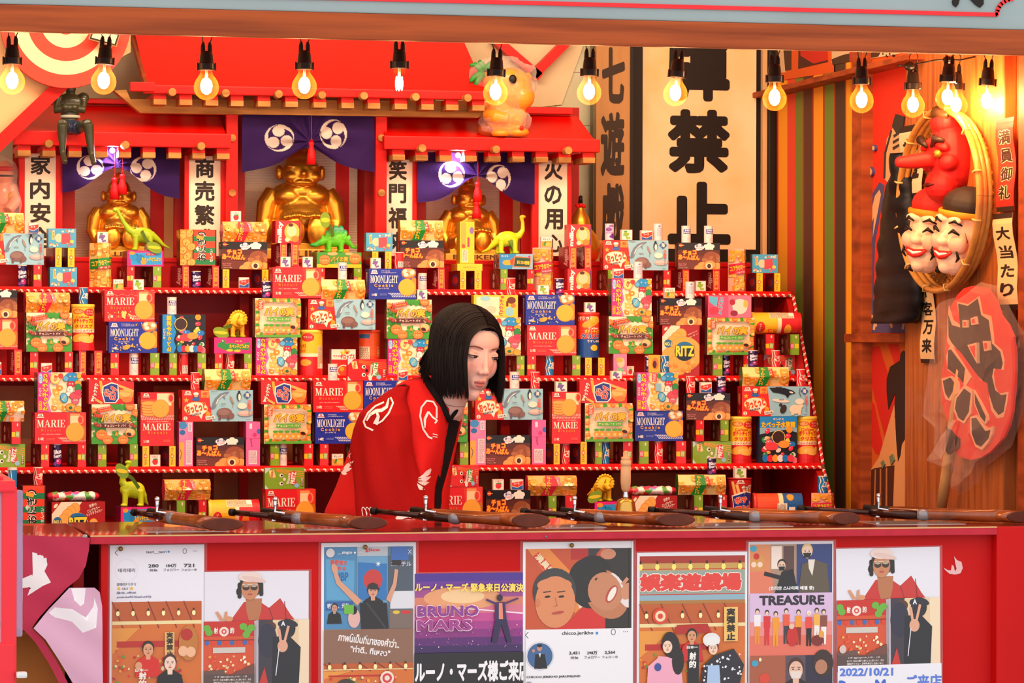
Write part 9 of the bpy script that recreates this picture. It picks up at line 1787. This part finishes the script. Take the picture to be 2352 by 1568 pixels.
for a, b in zip(g, g[1:]):
 for i in range(40): bm.faces.new((a[i], a[(i + 1) % 40], b[(i + 1) % 40], b[i]))
vt = bm.verts.new(PY(930, 880, 7.59))
for i in range(40): bm.faces.new((g[0][i], g[0][(i + 1) % 40], vt))
bmesh.ops.solidify(bm, geom=bm.faces[:], thickness=.003); me = mesh_from('sleeve', bm); me.polygons.foreach_set('use_smooth', [True] * len(me.polygons)); vcolor(me, lambda p: hx('#c80c0e')); slv = new_obj('sleeve', me, pe, COAT)
# white printed crests and feather fans lying on the cloth
bt = []
for o in (coat, slv): bt.append(BVHTree.FromPolygons([v.co.copy() for v in o.data.vertices], [tuple(p.vertices) for p in o.data.polygons]))
def onto(px, py):
 d = ray(px, py); best = None
 for t in bt:
  h = t.ray_cast(CAMP, d)
  if h[0] is not None and (best is None or h[3] < best[1]): best = (h[0], h[3])
 return None if best is None else best[0] - d * .0016
def cprint(name, pts, w):
 bm = bmesh.new(); P = []
 for (xa, ya), (xb, yb) in zip(pts, pts[1:]):
  m = max(1, int(math.hypot(xb - xa, yb - ya) / 2))
  for j in range(m): P.append((xa + (xb - xa) * j / m, ya + (yb - ya) * j / m))
 P.append(pts[-1]); n = len(P); prev = None
 for i, (x, y) in enumerate(P):
  xa, ya = P[max(0, i - 1)]; xb, yb = P[min(n - 1, i + 1)]; dx, dy = xb - xa, yb - ya; l = math.hypot(dx, dy) or 1; ww = (w(i / (n - 1)) if callable(w) else w) / 2
  A = onto(x - dy / l * ww, y + dx / l * ww); B_ = onto(x + dy / l * ww, y - dx / l * ww)
  if A is None or B_ is None: prev = None; continue
  cur = (bm.verts.new(A), bm.verts.new(B_))
  if prev and (A - prev[0].co).length < .03: bm.faces.new((prev[0], prev[1], cur[1], cur[0]))
  prev = cur
 if bm.faces: bm_obj(name, bm, mat('white_print', '#f0dede', .8), coat)
 else: bm.free()
E = lambda cx, cy, rx, ry, rot, t0, t1: [(cx + rx * math.cos(t) * math.cos(rot) - ry * math.sin(t) * math.sin(rot), cy + rx * math.cos(t) * math.sin(rot) + ry * math.sin(t) * math.cos(rot)) for t in [t0 + (t1 - t0) * i / 24 for i in range(25)]]
cprint('crest', [(882, 923), (862, 932), (845, 948), (835, 968), (840, 980), (857, 988)], 4); cprint('crest', [(897, 912), (903, 925), (893, 948), (878, 966), (864, 974)], 4); cprint('crest', [(893, 914), (888, 934), (876, 942), (864, 943), (850, 952), (842, 966)], lambda t: 3 + 5 * math.sin(t * 3.1)); cprint('crest', [(864, 943), (869, 956), (862, 974)], lambda t: 4 + 7 * t)
cprint('crest', [(1003, 960), (1003, 935), (995, 922), (980, 920), (968, 935), (965, 955), (972, 985), (984, 1003), (993, 1007)], 4); cprint('crest', [(976, 983), (976, 962), (984, 945)], lambda t: 2 + 9 * t * (1.3 - t)); cprint('crest', [(984, 945), (994, 958), (1004, 965), (999, 972)], 4); cprint('crest', [(994, 996), (1006, 999)], 2); cprint('crest', [(994, 1002), (1005, 1004)], 2)
F_ = lambda t: 1 + 10 * math.sin(math.pi * min(1, t * 1.02)) ** 1.2 * (.5 + t * .6)
for pts in ([(783, 1080), (790, 1045), (797, 1025)], [(784, 1080), (797, 1056), (806, 1040)], [(784, 1082), (800, 1068), (812, 1058)], [(784, 1084), (798, 1078), (808, 1075)], [(783, 1086), (790, 1086), (797, 1088)], [(781, 1085), (782, 1092), (781, 1097)], [(960, 1098), (975, 1092), (990, 1075)], [(960, 1102), (978, 1100), (990, 1094)], [(959, 1106), (974, 1110), (986, 1107)], [(958, 1110), (966, 1120), (976, 1124)], [(968, 1096), (984, 1086), (991, 1078)]): cprint('feather_print', pts, F_)
for x in (836, 845, 854): cprint('feather_print', E(x + 2, 1180, 5, 16, -.3, 3.0, 6.4), 1.8)
cprint('crest', [(912, 1196), (920, 1186), (938, 1180), (952, 1184), (957, 1194)], lambda t: 14)
# hands, resting just behind the counter edge
def hand(C, rz, flip):
 M = Matrix.Translation(C) @ Matrix.Rotation(rz, 4, 'Z'); bm = bmesh.new(); blob(bm, (0, 0, 0), (.036, .042, .014)); tube(bm, [(0, .035, .004), (0, .09, .03), (0, .2, .1)], [.026, .027, .035], 14)
 for i, (x, l) in enumerate(((-.027, .062), (-.009, .074), (.009, .070), (.026, .056))): tube(bm, [(x, -.028, 0), (x * 1.1, -.035 - l * .35, .007), (x * 1.12, -.035 - l * .7, .001), (x * 1.1, -.035 - l * .9, -.012)], [.0095, .0088, .0078, .0062], 10)
 tube(bm, [(flip * .028, .012, -.002), (flip * .048, -.012, -.004), (flip * .052, -.040, -.008)], [.012, .0095, .0075], 10)
 me = remeshed('hand', bm, .003, 2, lambda p: hx('#d39a86')); me.transform(M); new_obj('hand', me, pe, SKIN)
hand(PY(905, 1215, 7.36) + Vector((0, 0, -.05)), -.2, 1); hand(PY(985, 1225, 7.40) + Vector((0, 0, -.05)), .1, -1)
# legs below the coat, hidden by the counter
bm = bmesh.new(); cxw = PY(860, 1300, 7.56).x
for s in (-1, 1): tube(bm, [(cxw + s * .08, 7.58, PY(860, 1300, 7.56).z), (cxw + s * .09, 7.56, .48), (cxw + s * .09, 7.60, .09)], [.085, .06, .045], 16)
bm_obj('trousers', bm, BLK, pe, True)
for s in (-1, 1): bm = bmesh.new(); blob(bm, (cxw + s * .09, 7.55, .045), (.045, .12, .045)); bm_obj('shoe', bm, BLACK, pe, True)
